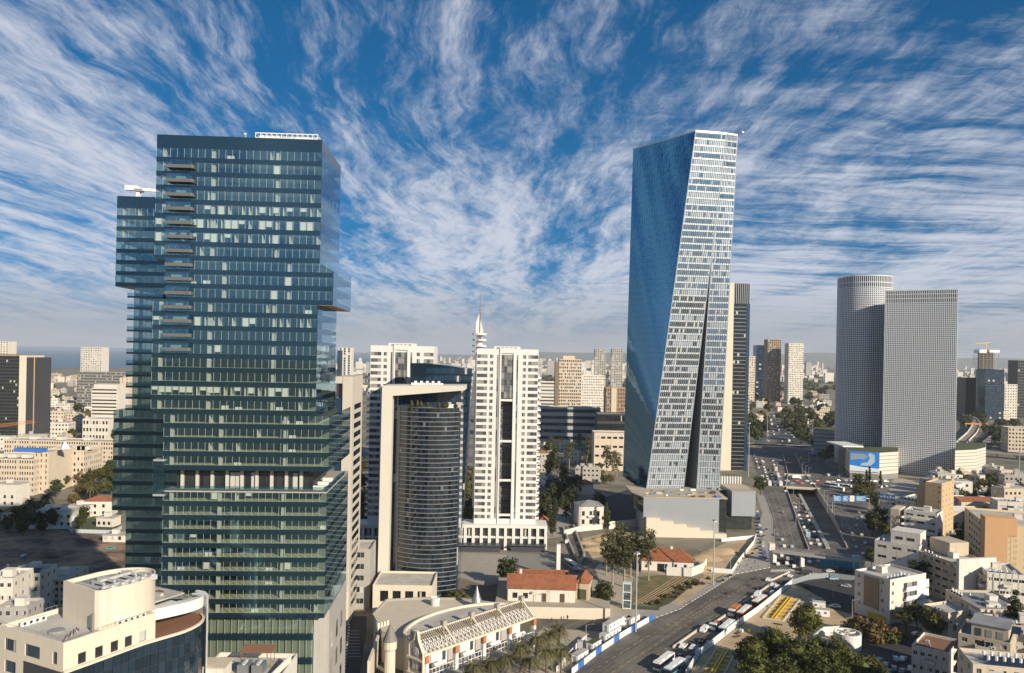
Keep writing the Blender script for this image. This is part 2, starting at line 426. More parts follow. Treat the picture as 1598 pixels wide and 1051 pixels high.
def poly_world(pxs, z=0.0): return [G(x, y, z) for x, y in pxs]
def sheet(name, pxs, m, z, world_pts=None, holes=(), kind='structure'):
    pts = world_pts or poly_world(pxs)
    V = [Vector(p) for p in pts]; E = [(i, (i + 1) % len(pts)) for i in range(len(pts))]
    for h in holes:
        b = len(V); V += [Vector(p) for p in h]; E += [(b + i, b + (i + 1) % len(h)) for i in range(len(h))]
    vo, eo, fo, *_ = geometry.delaunay_2d_cdt(V, E, [], 1, 1e-5)
    def inside(p, poly):
        r = False; j = len(poly) - 1
        for i in range(len(poly)):
            a, b = poly[i], poly[j]
            if (a[1] > p[1]) != (b[1] > p[1]) and p[0] < (b[0] - a[0]) * (p[1] - a[1]) / (b[1] - a[1]) + a[0]: r = not r
            j = i
        return r
    mb = MB(); mb.v = [(p.x, p.y, z) for p in vo]
    for f in fo:
        c = sum((vo[i] for i in f), Vector((0, 0))) / len(f)
        if not inside(c, pts) or any(inside(c, h) for h in holes): continue
        a, b, d = (vo[i] for i in f[:3])
        if (b - a).cross(d - a) < 0: f = f[::-1]
        mb.f.append(tuple(f)); mb.m.append(0)
    o = mb.build(name, m)
    return struct(o, kind) if kind else o
def lerp(a, b, t): return tuple(x + (y - x) * t for x, y in zip(a, b))
def walk(pts, step, start=0.0):
    """points every step metres along a polyline: (place, heading)"""
    out = []; left = start
    for a, b in zip(pts, pts[1:]):
        L = math.hypot(b[0] - a[0], b[1] - a[1]); th = math.atan2(b[1] - a[1], b[0] - a[0])
        while left <= L:
            out.append(((a[0] + (b[0] - a[0]) * left / L, a[1] + (b[1] - a[1]) * left / L), th)); left += step
        left -= L
    return out
def plen(pts): return sum(math.hypot(b[0] - a[0], b[1] - a[1]) for a, b in zip(pts, pts[1:]))
def wall_strip(mb, pts, z0, z1, t, m=0):
    for a, b in zip(pts, pts[1:]):
        th = math.atan2(b[1] - a[1], b[0] - a[0]); nx, ny = -sin(th) * t / 2, cos(th) * t / 2
        mb.prism([(a[0] - nx, a[1] - ny), (b[0] - nx, b[1] - ny), (b[0] + nx, b[1] + ny), (a[0] + nx, a[1] + ny)], z0, z1, m)

# worn wheel tracks along the avenue
_a = math.atan2(G(1236, 912)[1] - G(1091, 1025)[1], G(1236, 912)[0] - G(1091, 1025)[0]); _m = MATS['asphalt']; _k = NT(_m.node_tree); _b = _k.n['Principled BSDF']; _src = _b.inputs['Base Color'].links[0].from_socket
_g = _k.new('ShaderNodeNewGeometry'); _w = _k.noise(_k.mapping(_k.mapping(_g.outputs['Position'], rot=(0, 0, -_a)), sc=(.012, .75, 1)), 1.0, 4, .6); _p = _k.noise(_g.outputs['Position'], .055, 3, .5)
_c = _k.mix(_k.math('MULTIPLY', _k.smooth(_w, .46, .66), .55), _src, (.045, .041, .037, 1)); _c = _k.mix(_k.math('MULTIPLY', _k.smooth(_p, .56, .6), .28), _c, (.21, .19, .16, 1)); _k.set(_b, 'Base Color', _c)
# ------------------------------------------------------------------ ground, sea, road, cutting
TR_L = [(1221, 705), (1230, 742), (1226, 760), (1241, 802), (1262, 858)]
TR_R = [(1240, 707), (1259, 744), (1274, 762), (1298, 800), (1322, 856)]
TR_Z = [0.0, -5.6, -6.0, -4.6, 0.0]
trL = poly_world(TR_L); trR = poly_world(TR_R)
trench = trL + trR[::-1]
pit1 = poly_world([(1190, 965), (1217, 933), (1248, 937), (1222, 970)])
pit2 = poly_world([(1090, 1056), (1120, 1012), (1147, 1020), (1128, 1058)])
BIG = 60000
sheet('ground', None, MATS['ground_town'], 0.0, [(-BIG, -9000), (BIG, -9000), (BIG, BIG), (-BIG, BIG)], [trench, pit1, pit2])
m_sea = bpy.data.materials.new('sea_water'); m_sea.use_nodes = True
_k = NT(m_sea.node_tree); _b = _k.n['Principled BSDF']; _b.inputs['Base Color'].default_value = (.008, .09, .14, 1); _b.inputs['Roughness'].default_value = 0.35
_g = _k.new('ShaderNodeNewGeometry'); _bp = _k.new('ShaderNodeBump'); _bp.inputs['Strength'].default_value = 0.6
_k.set(_bp, 'Height', _k.noise(_g.outputs['Position'], 0.02, 6, 0.6)); _k.l.new(_bp.outputs[0], _b.inputs['Normal'])
struct(sheet('sea', None, m_sea, 0.6, [(-2330, 2300), (-2200, 3450), (-2028, 3560), (-1145, 5955), (-1050, 14000), (-3000, BIG - 500), (-BIG + 500, BIG - 500), (-BIG + 500, 2300)]))
hb = MB(); hr = random.Random(5)
HP = [(-3000 + i * 900, 17500 + 700 * sin(i * .6)) for i in range(36)]
for (a, b) in zip(HP, HP[1:]):
    h = [90 + 150 * max(0.0, min(1.0, (p[0] + 1000) / 9000)) + 45 * sin(p[0] * .0011) + 25 * sin(p[0] * .0037) for p in (a, b)]
    hb.face([(a[0], a[1] - 2500, -1), (b[0], b[1] - 2500, -1), (b[0], b[1], h[1]), (a[0], a[1], h[0])])
    hb.face([(a[0], a[1], h[0]), (b[0], b[1], h[1]), (b[0], b[1] + 4000, -1), (a[0], a[1] + 4000, -1)])
struct(hb.build('hills', mat('hill_scrub', (.13, .13, .08), 0.95, 0.3, 0.002), smooth=True))

ROAD = [(876, 1062), (950, 1012), (1016, 968), (1060, 952), (1117, 917), (1148, 897), (1200, 887), (1207, 853), (1205, 810), (1193, 775), (1183, 745), (1172, 716), (1181, 692), (1197, 668), (1203, 648),
        (1211, 648), (1221, 668), (1244, 690), (1268, 704), (1302, 737), (1335, 770), (1354, 795), (1386, 826), (1366, 862), (1342, 886), (1336, 906), (1290, 901), (1236, 912), (1181, 955), (1142, 984), (1091, 1025), (1066, 1062)]
sheet('road', ROAD, MATS['asphalt'], 0.02, holes=[trench])
sheet('car_park', [(1290, 738), (1345, 742), (1392, 748), (1376, 782), (1352, 792), (1335, 769), (1303, 737)], mat('asphalt_worn', (.15, .14, .125), 0.9, 0.25, 0.2), 0.012)
sheet('street', [(508, 1062), (523, 962), (572, 962), (572, 985), (560, 1062)], MATS['asphalt_dark'], 0.02)
sheet('side_street', [(880, 822), (898, 818), (922, 870), (935, 905), (950, 962), (868, 962), (905, 930), (893, 872)], MATS['asphalt'], 0.016)
sheet('plaza', [(1126, 902), (1148, 873), (1176, 846), (1190, 800), (1180, 770), (1192, 774), (1205, 812), (1207, 853), (1199, 886), (1148, 896), (1116, 916), (1058, 950), (1016, 966), (990, 960), (1040, 945), (1095, 915)], MATS['paving'], 0.014)
sheet('forecourt', [(940, 968), (918, 905), (935, 880), (990, 900), (975, 942), (1018, 952), (1016, 967), (985, 985)], mat('paving_warm', (.40, .345, .27), 0.9, 0.16, 0.3), 0.01)
sheet('forecourt', [(715, 900), (722, 862), (790, 866), (800, 905), (760, 915)], MATS['paving'], 0.012)
sheet('soil', [(-40, 880), (-40, 838), (40, 822), (120, 830), (195, 838), (215, 880), (150, 905), (60, 900)], MATS['soil'], 0.02, kind='structure')
sheet('sand', [(1082, 872), (1135, 846), (1178, 842), (1176, 862), (1140, 892), (1112, 905), (1086, 890)], MATS['sand'], 0.02)
sheet('sand', [(1068, 1062), (1093, 1026), (1144, 985), (1184, 956), (1238, 913), (1270, 925), (1310, 960), (1345, 985), (1330, 1030), (1180, 1062)], MATS['sand'], 0.008)
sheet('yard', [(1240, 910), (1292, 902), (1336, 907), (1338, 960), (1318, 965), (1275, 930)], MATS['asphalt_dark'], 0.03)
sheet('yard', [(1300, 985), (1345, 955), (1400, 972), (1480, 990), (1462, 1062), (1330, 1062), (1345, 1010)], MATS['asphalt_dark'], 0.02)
# garden terraces beside the road
for i, (pp, mm) in enumerate([([(990, 942), (1058, 898), (1082, 902), (1010, 945)], 'dry_grass'), ([(1010, 945), (1082, 902), (1094, 906), (1045, 942), (1030, 948)], 'planting'),
                              ([(985, 945), (1030, 948), (1028, 953), (985, 951)], 'planting'), ([(1046, 942), (1110, 890), (1128, 895), (1060, 946)], 'sand')]):
    sheet('planting_bed', pp, MATS[mm], 0.024 + 0.006 * i)

# cutting (underpass) with sloping floor, walls, parapets and median
fl = MB()
for i in range(4):
    fl.face([(*trL[i + 1], TR_Z[i + 1]), (*trR[i + 1], TR_Z[i + 1]), (*trR[i], TR_Z[i]), (*trL[i], TR_Z[i])])
struct(fl.build('underpass_road', MATS['asphalt']))
t = thing('retaining_wall', 'sloping concrete side walls of the sunken road', 'retaining wall')
for side in (trL, trR):
    w = MB()
    for i in range(4):
        a, b = side[i], side[i + 1]
        w.face([(*a, TR_Z[i]), (*b, TR_Z[i + 1]), (*b, 0.0), (*a, 0.0)])
    w.build('wall', MATS['concrete'], t)
    p = MB(); wall_strip(p, side, 0.0, 0.95, 0.55); p.build('parapet', MATS['concrete'], t)
med = [lerp(trL[i], trR[i], f) for i, f in ((2, .46), (3, .48), (4, .5))]
p = MB()
for i in range(2):
    a, b = med[i], med[i + 1]; za, zb = TR_Z[i + 2], TR_Z[i + 3]
    th = math.atan2(b[1] - a[1], b[0] - a[0]); nx, ny = -sin(th) * 1.1, cos(th) * 1.1
    p.prism([(a[0] - nx, a[1] - ny), (b[0] - nx, b[1] - ny), (b[0] + nx, b[1] + ny), (a[0] + nx, a[1] + ny)], 0, 0, z0s=[za, zb, zb, za], z1s=[za + .9, zb + .9, zb + .9, za + .9])
tag(p.build('median_barrier', MATS['concrete']), 'long concrete median between the two lanes of the sunken road', 'barrier')
# overpass deck that carries the cross street
t = thing('road_bridge', 'short concrete road bridge crossing the sunken road', 'bridge')
q = poly_world([(1222, 761), (1280, 764), (1265, 743), (1224, 741)])
b = MB(); b.prism(q, -0.9, 0.045); b.build('deck', [MATS['concrete']], t)
b = MB(); b.prism([lerp(q[0], q[3], .1), lerp(q[1], q[2], .1), lerp(q[2], q[1], .1), lerp(q[3], q[0], .1)], 0.045, 0.06); b.build('road_surface', MATS['asphalt'], t)
for e in ((q[0], q[1]), (q[3], q[2])):
    b = MB(); wall_strip(b, e, 0.045, 1.1, 0.4); b.build('parapet', MATS['stone_wall'], t)

# painted lines
def dashes(name, pxs, step, ln, wd, m, z, n0=0.0, label=None):
    mb = MB()
    for (p, th) in walk(poly_world(pxs), step, n0):
        c, s = cos(th), sin(th); x, y = p
        q = [(x, y), (x + ln * c, y + ln * s)]
        mb.face([(q[0][0] + s * wd, q[0][1] - c * wd, z), (q[1][0] + s * wd, q[1][1] - c * wd, z), (q[1][0] - s * wd, q[1][1] + c * wd, z), (q[0][0] - s * wd, q[0][1] + c * wd, z)])
    return struct(mb.build(name, m))
PY, PW = MATS['paint_yellow'], MATS['paint_white']
dashes('road_marking', [(955, 1050), (1040, 996), (1110, 948), (1180, 905)], 5.2, 2.2, 0.10, PY, 0.026)
dashes('road_marking', [(920, 1050), (1000, 1000), (1060, 968), (1140, 915)], 5.2, 2.2, 0.09, PY, 0.026)
dashes('road_marking', [(985, 1050), (1060, 998), (1130, 955), (1200, 905)], 6.5, 1.6, 0.12, PY, 0.026)
dashes('road_marking', [(1040, 975), (1105, 982)], 3.6, 1.8, 0.12, PY, 0.026)
dashes('road_marking', [(1030, 968), (1075, 965), (1115, 940)], 3.2, 1.6, 0.12, PY, 0.026)
for a in (1214, 1223, 1232):
    dashes('road_marking', [(a + (a - 1223) * .2 + 12, 872), (a - 8, 800), (a - 22, 765)], 6, 2.6, 0.08, PW, 0.026)
for a in (1336, 1350, 1362): dashes('road_marking', [(a - 50, 772), (a - 14, 815), (a, 850)], 6, 2.6, 0.08, PW, 0.026)
for i in range(11): dashes('zebra_stripe', [(1203 + i * 3.4, 893 - i * .1), (1207 + i * 3.4, 888 - i * .1)], 50, 5.0, 0.3, PW, 0.03)
for i in range(12): dashes('zebra_stripe', [(1256 + i * 4, 896 + i * .6), (1260 + i * 4, 888 + i * .6)], 50, 5.0, 0.3, PW, 0.03)
for i in range(9): dashes('zebra_stripe', [(541 + (i % 3) * 0.5, 985 + i * 5), (556, 985 + i * 5)], 50, 4.5, 0.28, MATS['paving'], 0.03)
dashes('road_marking', [(537, 1051), (545, 975)], 3.0, 1.6, 0.25, PW, 0.03)

# kerbs
def kerb(name, label, pxs, step, two=True, h=0.14):
    pts = poly_world(pxs); t = thing(name, label, 'kerb')
    ms = [shared('kerb' + str(i) + str(step), lambda i=i: _kerb(step * 0.97, h, MATS['paint_white' if i == 0 else 'concrete_dark'])) for i in (0, 1)]
    for i, (p, th) in enumerate(walk(pts, step)): put(ms[i % 2 if two else 0], 'kerb_stone', t, (p[0], p[1], 0.0), th)
def _kerb(L, h, m):
    b = MB(); b.box(0, -0.17, 0, L, 0.17, h); return b.mesh('kerb_stone', m)
kerb('kerb', 'striped black and white kerb curving beside the open avenue', [(1016, 967), (1060, 951), (1117, 916), (1148, 896.5), (1200, 886.5)], 1.6)
kerb('kerb', 'striped kerb along the plaza by the wide carriageway', [(1200, 886.5), (1207, 853), (1205, 810), (1193, 775)], 2.4)
t = thing('lane_divider', 'low concrete divider between the open avenue and the jammed lanes', 'barrier')
dv = MB(); wall_strip(dv, poly_world([(1060, 1050), (1100, 1016)]), 0.02, 0.75, 0.45); dv.build('barrier_block', MATS['concrete'], t)
for aa in ([(1030, 1051), (1062, 1026)], [(1050, 1012), (1090, 984)], [(1108, 978), (1132, 962)], [(1160, 942), (1200, 915)], [(1202, 908), (1232, 894)]):
    dv = MB(); wall_strip(dv, poly_world(aa), 0.02, 0.8, 0.5); dv.build('barrier_block', MATS['stone_wall'], t)

# fences and hoardings of panels
def panel_fence(name, label, pxs, step, h, m, m2=None, every=4, z=0.0, cat='fence', post=True, thick=0.06):
    pts = poly_world(pxs); t = thing(name, label, cat)
    def mk(mm):
        b = MB(); b.box(0.02, -thick / 2, 0.05, step - 0.02, thick / 2, h)
        return b.mesh('panel', mm)
    def pm():
        b = MB(); b.box(-0.06, -0.09, 0, 0.06, 0.09, h + 0.12); b.beam((0, 0.05, h * .8), (0, 1.1, 0.05), 0.06, 0.06); return b.mesh('post', MATS['pole_grey'])
    k = (step, h, m.name, thick)
    ms = [shared(('pan', *k), lambda: mk(m)), shared(('pan2', *k, m2.name if m2 else ''), lambda: mk(m2 or m))]
    pp = shared(('post', h), pm)
    for i, (p, th) in enumerate(walk(pts, step)):
        j = 1 if (m2 and (i // 2) % every == 1) else 0
        put(ms[j], 'panel', t, (p[0], p[1], z), th)
        if post: put(pp, 'post', t, (p[0], p[1], z), th)
    return t
panel_fence('hoarding', 'white site hoarding beside the jammed lanes and yellow struts', [(1070, 1058), (1090, 1026), (1142, 985), (1183, 956), (1236, 913)], 2.4, 2.6, MATS['hoarding'])
panel_fence('hoarding', 'white hoarding greyed for shade round the dark yard by the junction', [(1236, 913), (1262, 905), (1292, 902), (1335, 907)], 2.4, 2.4, mat('hoarding_painted_shade', (.26, .29, .31), .6, .2, .6, streak=.3))  # white boards: the shade they stand in is put into this dull grey
panel_fence('hoarding', 'white hoarding with blue panels in front of the site cabins', [(892, 1054), (935, 1020), (975, 993), (1017, 969)], 2.4, 2.2, MATS['hoarding'], MATS['hoarding_blue'], 3, post=False)
panel_fence('hoarding', 'white wall of panels round the sandy pit by the plaza', [(1110, 893), (1142, 896), (1152, 880), (1176, 850), (1180, 838)], 2.4, 2.2, MATS['plastic_white'], post=False, cat='wall')
panel_fence('hoarding', 'white panel fence crossing the upper edge of the sandy pit', [(1126, 846), (1178, 841)], 2.4, 2.0, MATS['plastic_white'], post=False, cat='wall')
panel_fence('hoarding', 'pale blue fence between the dark dirt lot and the shaded villas', [(44, 826), (105, 826), (112, 832), (186, 834)], 2.5, 2.1, mat('fence_pale', (.50, .55, .58), .6, .1), cat='fence')
panel_fence('hoarding', 'white fence leading back from the dirt lot to the dark tower', [(160, 842), (190, 826)], 2.5, 2.1, MATS['fence_pale'], cat='fence', post=False)
panel_fence('fence', 'white mesh fence beside the palms and the cabins', [(868, 1050), (900, 1012), (914, 1000)], 2.2, 1.9, MATS['hoarding'])

# sandy pit banks and excavation pits with yellow struts
def pit(poly, label, nx, depth=4.5):
    t = thing('excavation', label, 'excavation')
    b = MB(); n = len(poly)
    for i in range(n):
        a, c = poly[i], poly[(i + 1) % n]; b.face([(*a, -depth), (*c, -depth), (*c, 0), (*a, 0)])
    b.build('pit_wall', MATS['concrete_dark'], t)
    b = MB(); b.face([(*p, -depth) for p in poly]); b.build('pit_floor', MATS['soil'], t)
    b = MB(); wall_strip(b, poly + [poly[0]], 0.0, 0.5, 0.6); b.build('ring_beam', MATS['stone_wall'], t)
    g = [(x, 0.9) for x in (0,)]
    for i in range(nx):
        f = (i + .5) / nx; a = lerp(poly[0], poly[1], f); c = lerp(poly[3], poly[2], f)
        b = MB(); b.beam((*a, 0.1), (*c, 0.1), 0.55, 0.8); b.build('strut', MATS['steel_yellow'], t)
    for f in (0.45, 0.6):
        a = lerp(poly[0], poly[3], f); c = lerp(poly[1], poly[2], f)
        b = MB(); b.beam((*a, 0.75), (*c, 0.75), 0.45, 0.45); b.build('strut', MATS['steel_yellow'], t)
    return t
pit(pit1, 'open pit braced with yellow struts beside the orange truck', 6)
pit(pit2, 'open pit braced with yellow struts behind the dark ficus trees', 6)

# ------------------------------------------------------------------ tower materials
mat('spandrel_blue', (.036, .085, .122), 0.08, 0.1, 0.6, spec=0.6, metal=0.75)
mat('slab_green', (.60, .585, .42), 0.8, 0.12, 0.8)
mat('ceiling_grey', (.30, .31, .30), 0.9, 0.08)
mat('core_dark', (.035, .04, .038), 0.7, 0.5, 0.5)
mat('column_pale', (.50, .49, .44), 0.8, 0.08)
mat('blind_white', (.74, .72, .68), 0.8, 0.06)
mat('mullion', (.38, .42, .42), 0.4, 0.05, metal=0.3)
mat('balcony_grey', (.11, .115, .12), 0.7, 0.08)
mat('stone_grey', (.36, .34, .31), 0.85, 0.12, 0.4, streak=0.2)
mat('stone_beige', (.52, .47, .40), 0.85, 0.08, 0.4, streak=0.12)
mat('stone_white', (.68, .665, .63), 0.75, 0.08, 0.4, streak=0.18)
mat('stone_cream', (.66, .58, .46), 0.8, 0.07, 0.4, streak=0.15)
clearglass('curtain_glass', (.88, .94, .90), 0.225, gcol=(.44, .84, 1))
clearglass('side_glass', (.62, .76, .80), 0.36, gcol=(.45, .64, .80))
clearglass('rail_glass', (.70, .80, .80), 0.12)
mat('metal_soffit', (.45, .33, .20), 0.5, 0.1)

class GlassTower:
    def __init__(s, t, budget): s.t = t; s.budget = budget; s.pane = MB(); s.side = MB(); s.mull = MB(); s.rng = random.Random(3)
    def block(s, x0, x1, y0, y1, z0, n, fh, sp=1.15, pw=1.55, core=5.0, parts=False, busy=(), sides='RL', colx=None, floor_first=True):
        t = s.t; sl = MB(); zt = z0 + n * fh; rg = s.rng
        for k in range(n + (0 if not floor_first else 0)):
            zf = z0 + k * fh
            i = len(sl.f); sl.box(x0, y0, zf, x1, y1, zf + sp); sl.m[i + 4] = 1; sl.m[i + 5] = 2
        sl.build('floor_slab', [MATS['spandrel_blue'], MATS['slab_green'], MATS['ceiling_grey']], t, kind='stuff')
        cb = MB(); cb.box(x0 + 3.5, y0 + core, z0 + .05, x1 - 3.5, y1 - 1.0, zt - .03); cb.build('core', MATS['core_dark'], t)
        npn = max(1, round((x1 - x0) / pw)); w = (x1 - x0) / npn
        co = MB()
        for cx in (colx or [x0 + 1.2, x0 + (x1 - x0) * .33, x0 + (x1 - x0) * .72]):
            for k in range(n):
                co.box(cx, y0 + .55, z0 + k * fh + sp, cx + .75, y0 + 1.35, z0 + (k + 1) * fh)
        co.build('column', MATS['column_pale'], t, kind='stuff')
        bl = MB()
        for k in range(n):
            zf = z0 + k * fh + sp; h = fh - sp
            heavy = k in busy
            for i in range(npn):
                if s.budget > 0 and parts:
                    put(shared(('pane', round(w, 3), round(h, 3)), lambda: _pane(w, h)), 'pane', t, (x0 + i * w, y0, zf)); s.budget -= 1
                else: s.pane.face([(x0 + i * w + .03, y0, zf), (x0 + (i + 1) * w - .03, y0, zf), (x0 + (i + 1) * w - .03, y0, zf + h), (x0 + i * w + .03, y0, zf + h)])
                s.mull.box(x0 + i * w - .035, y0 - .05, zf, x0 + i * w + .035, y0 + .08, zf + h)
                r = rg.random()
                if heavy == False and r < .012 or heavy and r < .42:      # roller blinds and pale curtains
                    dz = rg.choice((0, 0, h * .3, h * .55)) if heavy else rg.choice((h * .2, h * .6, 0))
                    bl.box(x0 + i * w + .06, y0 + .25, zf + dz, x0 + (i + 1) * w - .06, y0 + .3, zf + h - .02)
                elif heavy and r < .8 or r < .03:                            # partition walls seen end on
                    bl.box(x0 + i * w + .7, y0 + .3, zf, x0 + i * w + .82, y0 + core - .05, zf + h - .01)
                elif r < .05: bl.box(x0 + i * w + .1, y0 + .8, zf, x0 + (i + 1) * w, y0 + 1.4, zf + rg.uniform(.5, .9))
            for sd in sides:
                X = x1 if sd == 'R' else x0; m = max(1, round((y1 - y0) / 2.6)); q = (y1 - y0) / m
                for i in range(m):
                    Xo = X + (.05 if sd == 'R' else -.05)
                    for e0, e1 in ((zf - sp + .04, zf - .02), (zf + .02, zf + h)): s.side.face([(Xo, y0 + i * q + .03, e0), (Xo, y0 + (i + 1) * q - .03, e0), (Xo, y0 + (i + 1) * q - .03, e1), (Xo, y0 + i * q + .03, e1)])
        if bl.f: bl.build('blind', MATS['blind_white'], t, kind='stuff')
        return zt
    def done(s):
        s.pane.build('pane', MATS['curtain_glass'], s.t, kind='stuff'); s.side.build('side_pane', MATS['side_glass'], s.t, kind='stuff'); s.mull.build('mullion', MATS['mullion'], s.t, kind='stuff')
def _pane(w, h):
    b = MB(); b.face([(.03, 0, 0), (w - .03, 0, 0), (w - .03, 0, h), (.03, 0, h)]); return b.mesh('pane', MATS['curtain_glass'])

# ------------------------------------------------------------------ the near stacked glass tower
TH = R(3.0); a0 = A(245, 300, 182); O1 = (a0[0], a0[1])
def f1(x, y): return onplane(x, y, O1, TH)
t = thing('glass_tower', 'tall dark blue glass tower of shifted stacked blocks with a column of balconies', 'tower', (O1[0], O1[1], 0), TH)
gt = GlassTower(t, 290); FH = 3.2
xa0, ztop = f1(245, 210); xa1 = f1(501, 300)[0]; xB1 = f1(520, 430)[0]; xb0 = f1(260, 420)[0]; xd0 = f1(237.5, 580)[0]; xd1 = f1(494, 580)[0]
xe0 = f1(256, 690)[0]; xe1 = f1(513, 690)[0]; xf0 = f1(254, 850)[0]; xf1 = f1(508, 850)[0]; xg1 = f1(487, 1020)[0]
DEP = 26.5
zA = ztop - 3.0 - 8 * FH                    # underside of the top block
zB = zA - 3 * FH; zC = zB - 4 * FH; zD = f1(237, 649)[1]; nD = round((zC - zD) / FH); zD = zC - nD * FH
zE = f1(256, 737)[1]; nE = max(3, round((zD - zE) / FH)); zE = zD - nE * FH
zF = zE - 4.8
gt.block(xa0, xa1, 0, DEP, zA, 8, FH, busy=(3, 2, 1), parts=True)
par = MB(); par.box(xa0, 0, zA + 8 * FH, xa1, DEP, ztop)
par.build('parapet', MATS['spandrel_blue'], t)
gt.block(xb0, xB1, -.02, DEP + 1, zB, 3, FH, parts=True)
gt.block(xa0 - .2, xa1 - .3, .05, DEP - .5, zC, 4, FH, busy=(2,), parts=True)
gt.block(xd0, xd1, -.35, DEP - .3, zD, nD, FH, busy=(nD - 3,), parts=True)
gt.block(xe0, xe1, -.25, DEP + 6, zE, nE, FH)
tb = MB(); tb.box(xe0 + 2, 3.0, zF - .5, xe1 - 5, DEP, zE); tb.build('terrace_wall', MATS['core_dark'], t)
for i in range(9):
    x = xe0 + 3 + i * (xe1 - xe0 - 10) / 8; b = MB(); b.box(x, 2.4, zF, x + .7, 3.1, zE); b.build('column', MATS['column_pale'], t)
b = MB(); 
for i in range(26): b.face([(xe0 + 2.2 + i * 1.2, 2.97, zF + .2), (xe0 + 3.3 + i * 1.2, 2.97, zF + .2), (xe0 + 3.3 + i * 1.2, 2.97, zE - .9), (xe0 + 2.2 + i * 1.2, 2.97, zE - .9)])
b.build('terrace_window', MATS['glass_dark'], t, kind='stuff')
nF = 9; zF0 = zF - .2 - nF * FH
gt.block(xf0, xf1, -.3, DEP + 6, zF0, nF, FH, core=6)
b = MB(); b.box(xf0 - .1, -.35, zF - .2, xf1 + .1, DEP + 6, zF + .12); b.build('terrace', MATS['stone_grey'], t)
b = MB(); b.box(xf0, -.2, zF + .12, xf1, -.15, zF + 1.2); b.box(xf1 - .05, -.15, zF + .12, xf1, DEP, zF + 1.2); b.build('balustrade', MATS['rail_glass'], t)
for i in range(3):
    b = MB(); b.box(xf1 - 3.5, 2 + i * 6, zF + .12, xf1 - 1, 3 + i * 6, zF + 1.1); b.build('planter', MATS['stone_white'], t)
# box balcony on the left of the terrace
b = MB(); b.box(xf0 - 2.3, -.5, zF - 1.2, xf0 + .3, 7, zF - .7); b.box(xf0 - 2.3, -.5, zE + 2.0, xf0 + .3, 7, zE + 2.4); b.build('winter_garden', MATS['mullion'], t)
b = MB(); b.box(xf0 - 2.3, -.52, zF - .7, xf0 + .3, -.46, zE + 2.0); b.box(xf0 - 2.33, -.45, zF - .7, xf0 - 2.28, 7, zE + 2.0); b.build('winter_garden_glass', MATS['rail_glass'], t)
# base floors
xg0 = xf0 + 3
for k in range(int(zF0 // 5.6) + 1):
    z1 = zF0 - k * 5.6; z0 = max(0, z1 - 5.6)
    b = MB(); b.box(xg0, 1.2, z0, xg1, DEP, z0 + 1.4); b.build('spandrel', MATS['spandrel_blue'], t)
    b = MB(); b.box(xg0 + .2, 1.9, z0 + 1.4, xg1 - .2, DEP, z1 - .02); b.build('lobby_wall', mat('lobby', (.27, .28, .21), .8, .2, .3), t)
    for i in range(20):
        w = (xg1 - xg0) / 20
        gt.pane.face([(xg0 + i * w + .04, 1.25, z0 + 1.4), (xg0 + (i + 1) * w - .04, 1.25, z0 + 1.4), (xg0 + (i + 1) * w - .04, 1.25, z1), (xg0 + i * w + .04, 1.25, z1)])
        gt.mull.box(xg0 + i * w - .04, 1.15, z0 + 1.4, xg0 + i * w + .04, 1.3, z1)
b = MB(); b.prism([(xg1, 1.5), (xf1 + .2, 6), (xf1 + .2, DEP + 5.8), (xg1, DEP + 5.8)], 0, zF0 - .03); b.build('stone_side', MATS['stone_grey'], t)
for j in range(5):
    for i in range(3): b = MB(); b.box(xf1 + .18, 9 + i * 7, 3 + j * 7, xf1 + .26, 11.5 + i * 7, 7 + j * 7); b.build('side_window', MATS['glass_dark'], t)
# balconies
bx0, _ = f1(261, 400); bx1, _ = f1(302, 400)
def _balc():
    b = MB(); L = bx1 - bx0
    b.prism([(0, 0), (.0, -1.5), (L - .3, -1.5), (L, -1.2), (L, 0)], -.75, 0); return b.mesh('balcony', MATS['balcony_grey'])
def _balr():
    b = MB(); L = bx1 - bx0
    b.box(.02, -1.48, 0, L - .3, -1.44, 1.05); b.box(.02, -1.44, 0, .06, -.02, 1.05); b.box(L - .1, -1.15, 0, L - .06, -.02, 1.05); return b.mesh('balustrade', MATS['rail_glass'])
for k in range(14):
    z = zA + 8 * FH - 2.0 - FH * (k + 1) + 1.2 + .0
    o = put(shared('balc', _balc), 'balcony', t, (bx0, -.04, z)); put(shared('balr', _balr), 'balustrade', o, (0, 0, 0))
    r = rnd.random()
    b = MB(); b.box(rnd.uniform(.6, 3.5), -1.1, 0, rnd.uniform(3.6, 4.5), -.5, .55); b.build('outdoor_furniture', MATS['blind_white' if k % 3 else 'wood_dark'], o)
b = MB(); b.box(xB1 - 3, -.02, zB - .05, xB1, DEP + 1, zB - .01); b.box(xa1, 0, zB - .04, xB1, DEP, zB); b.build('soffit', MATS['metal_soffit'], t)
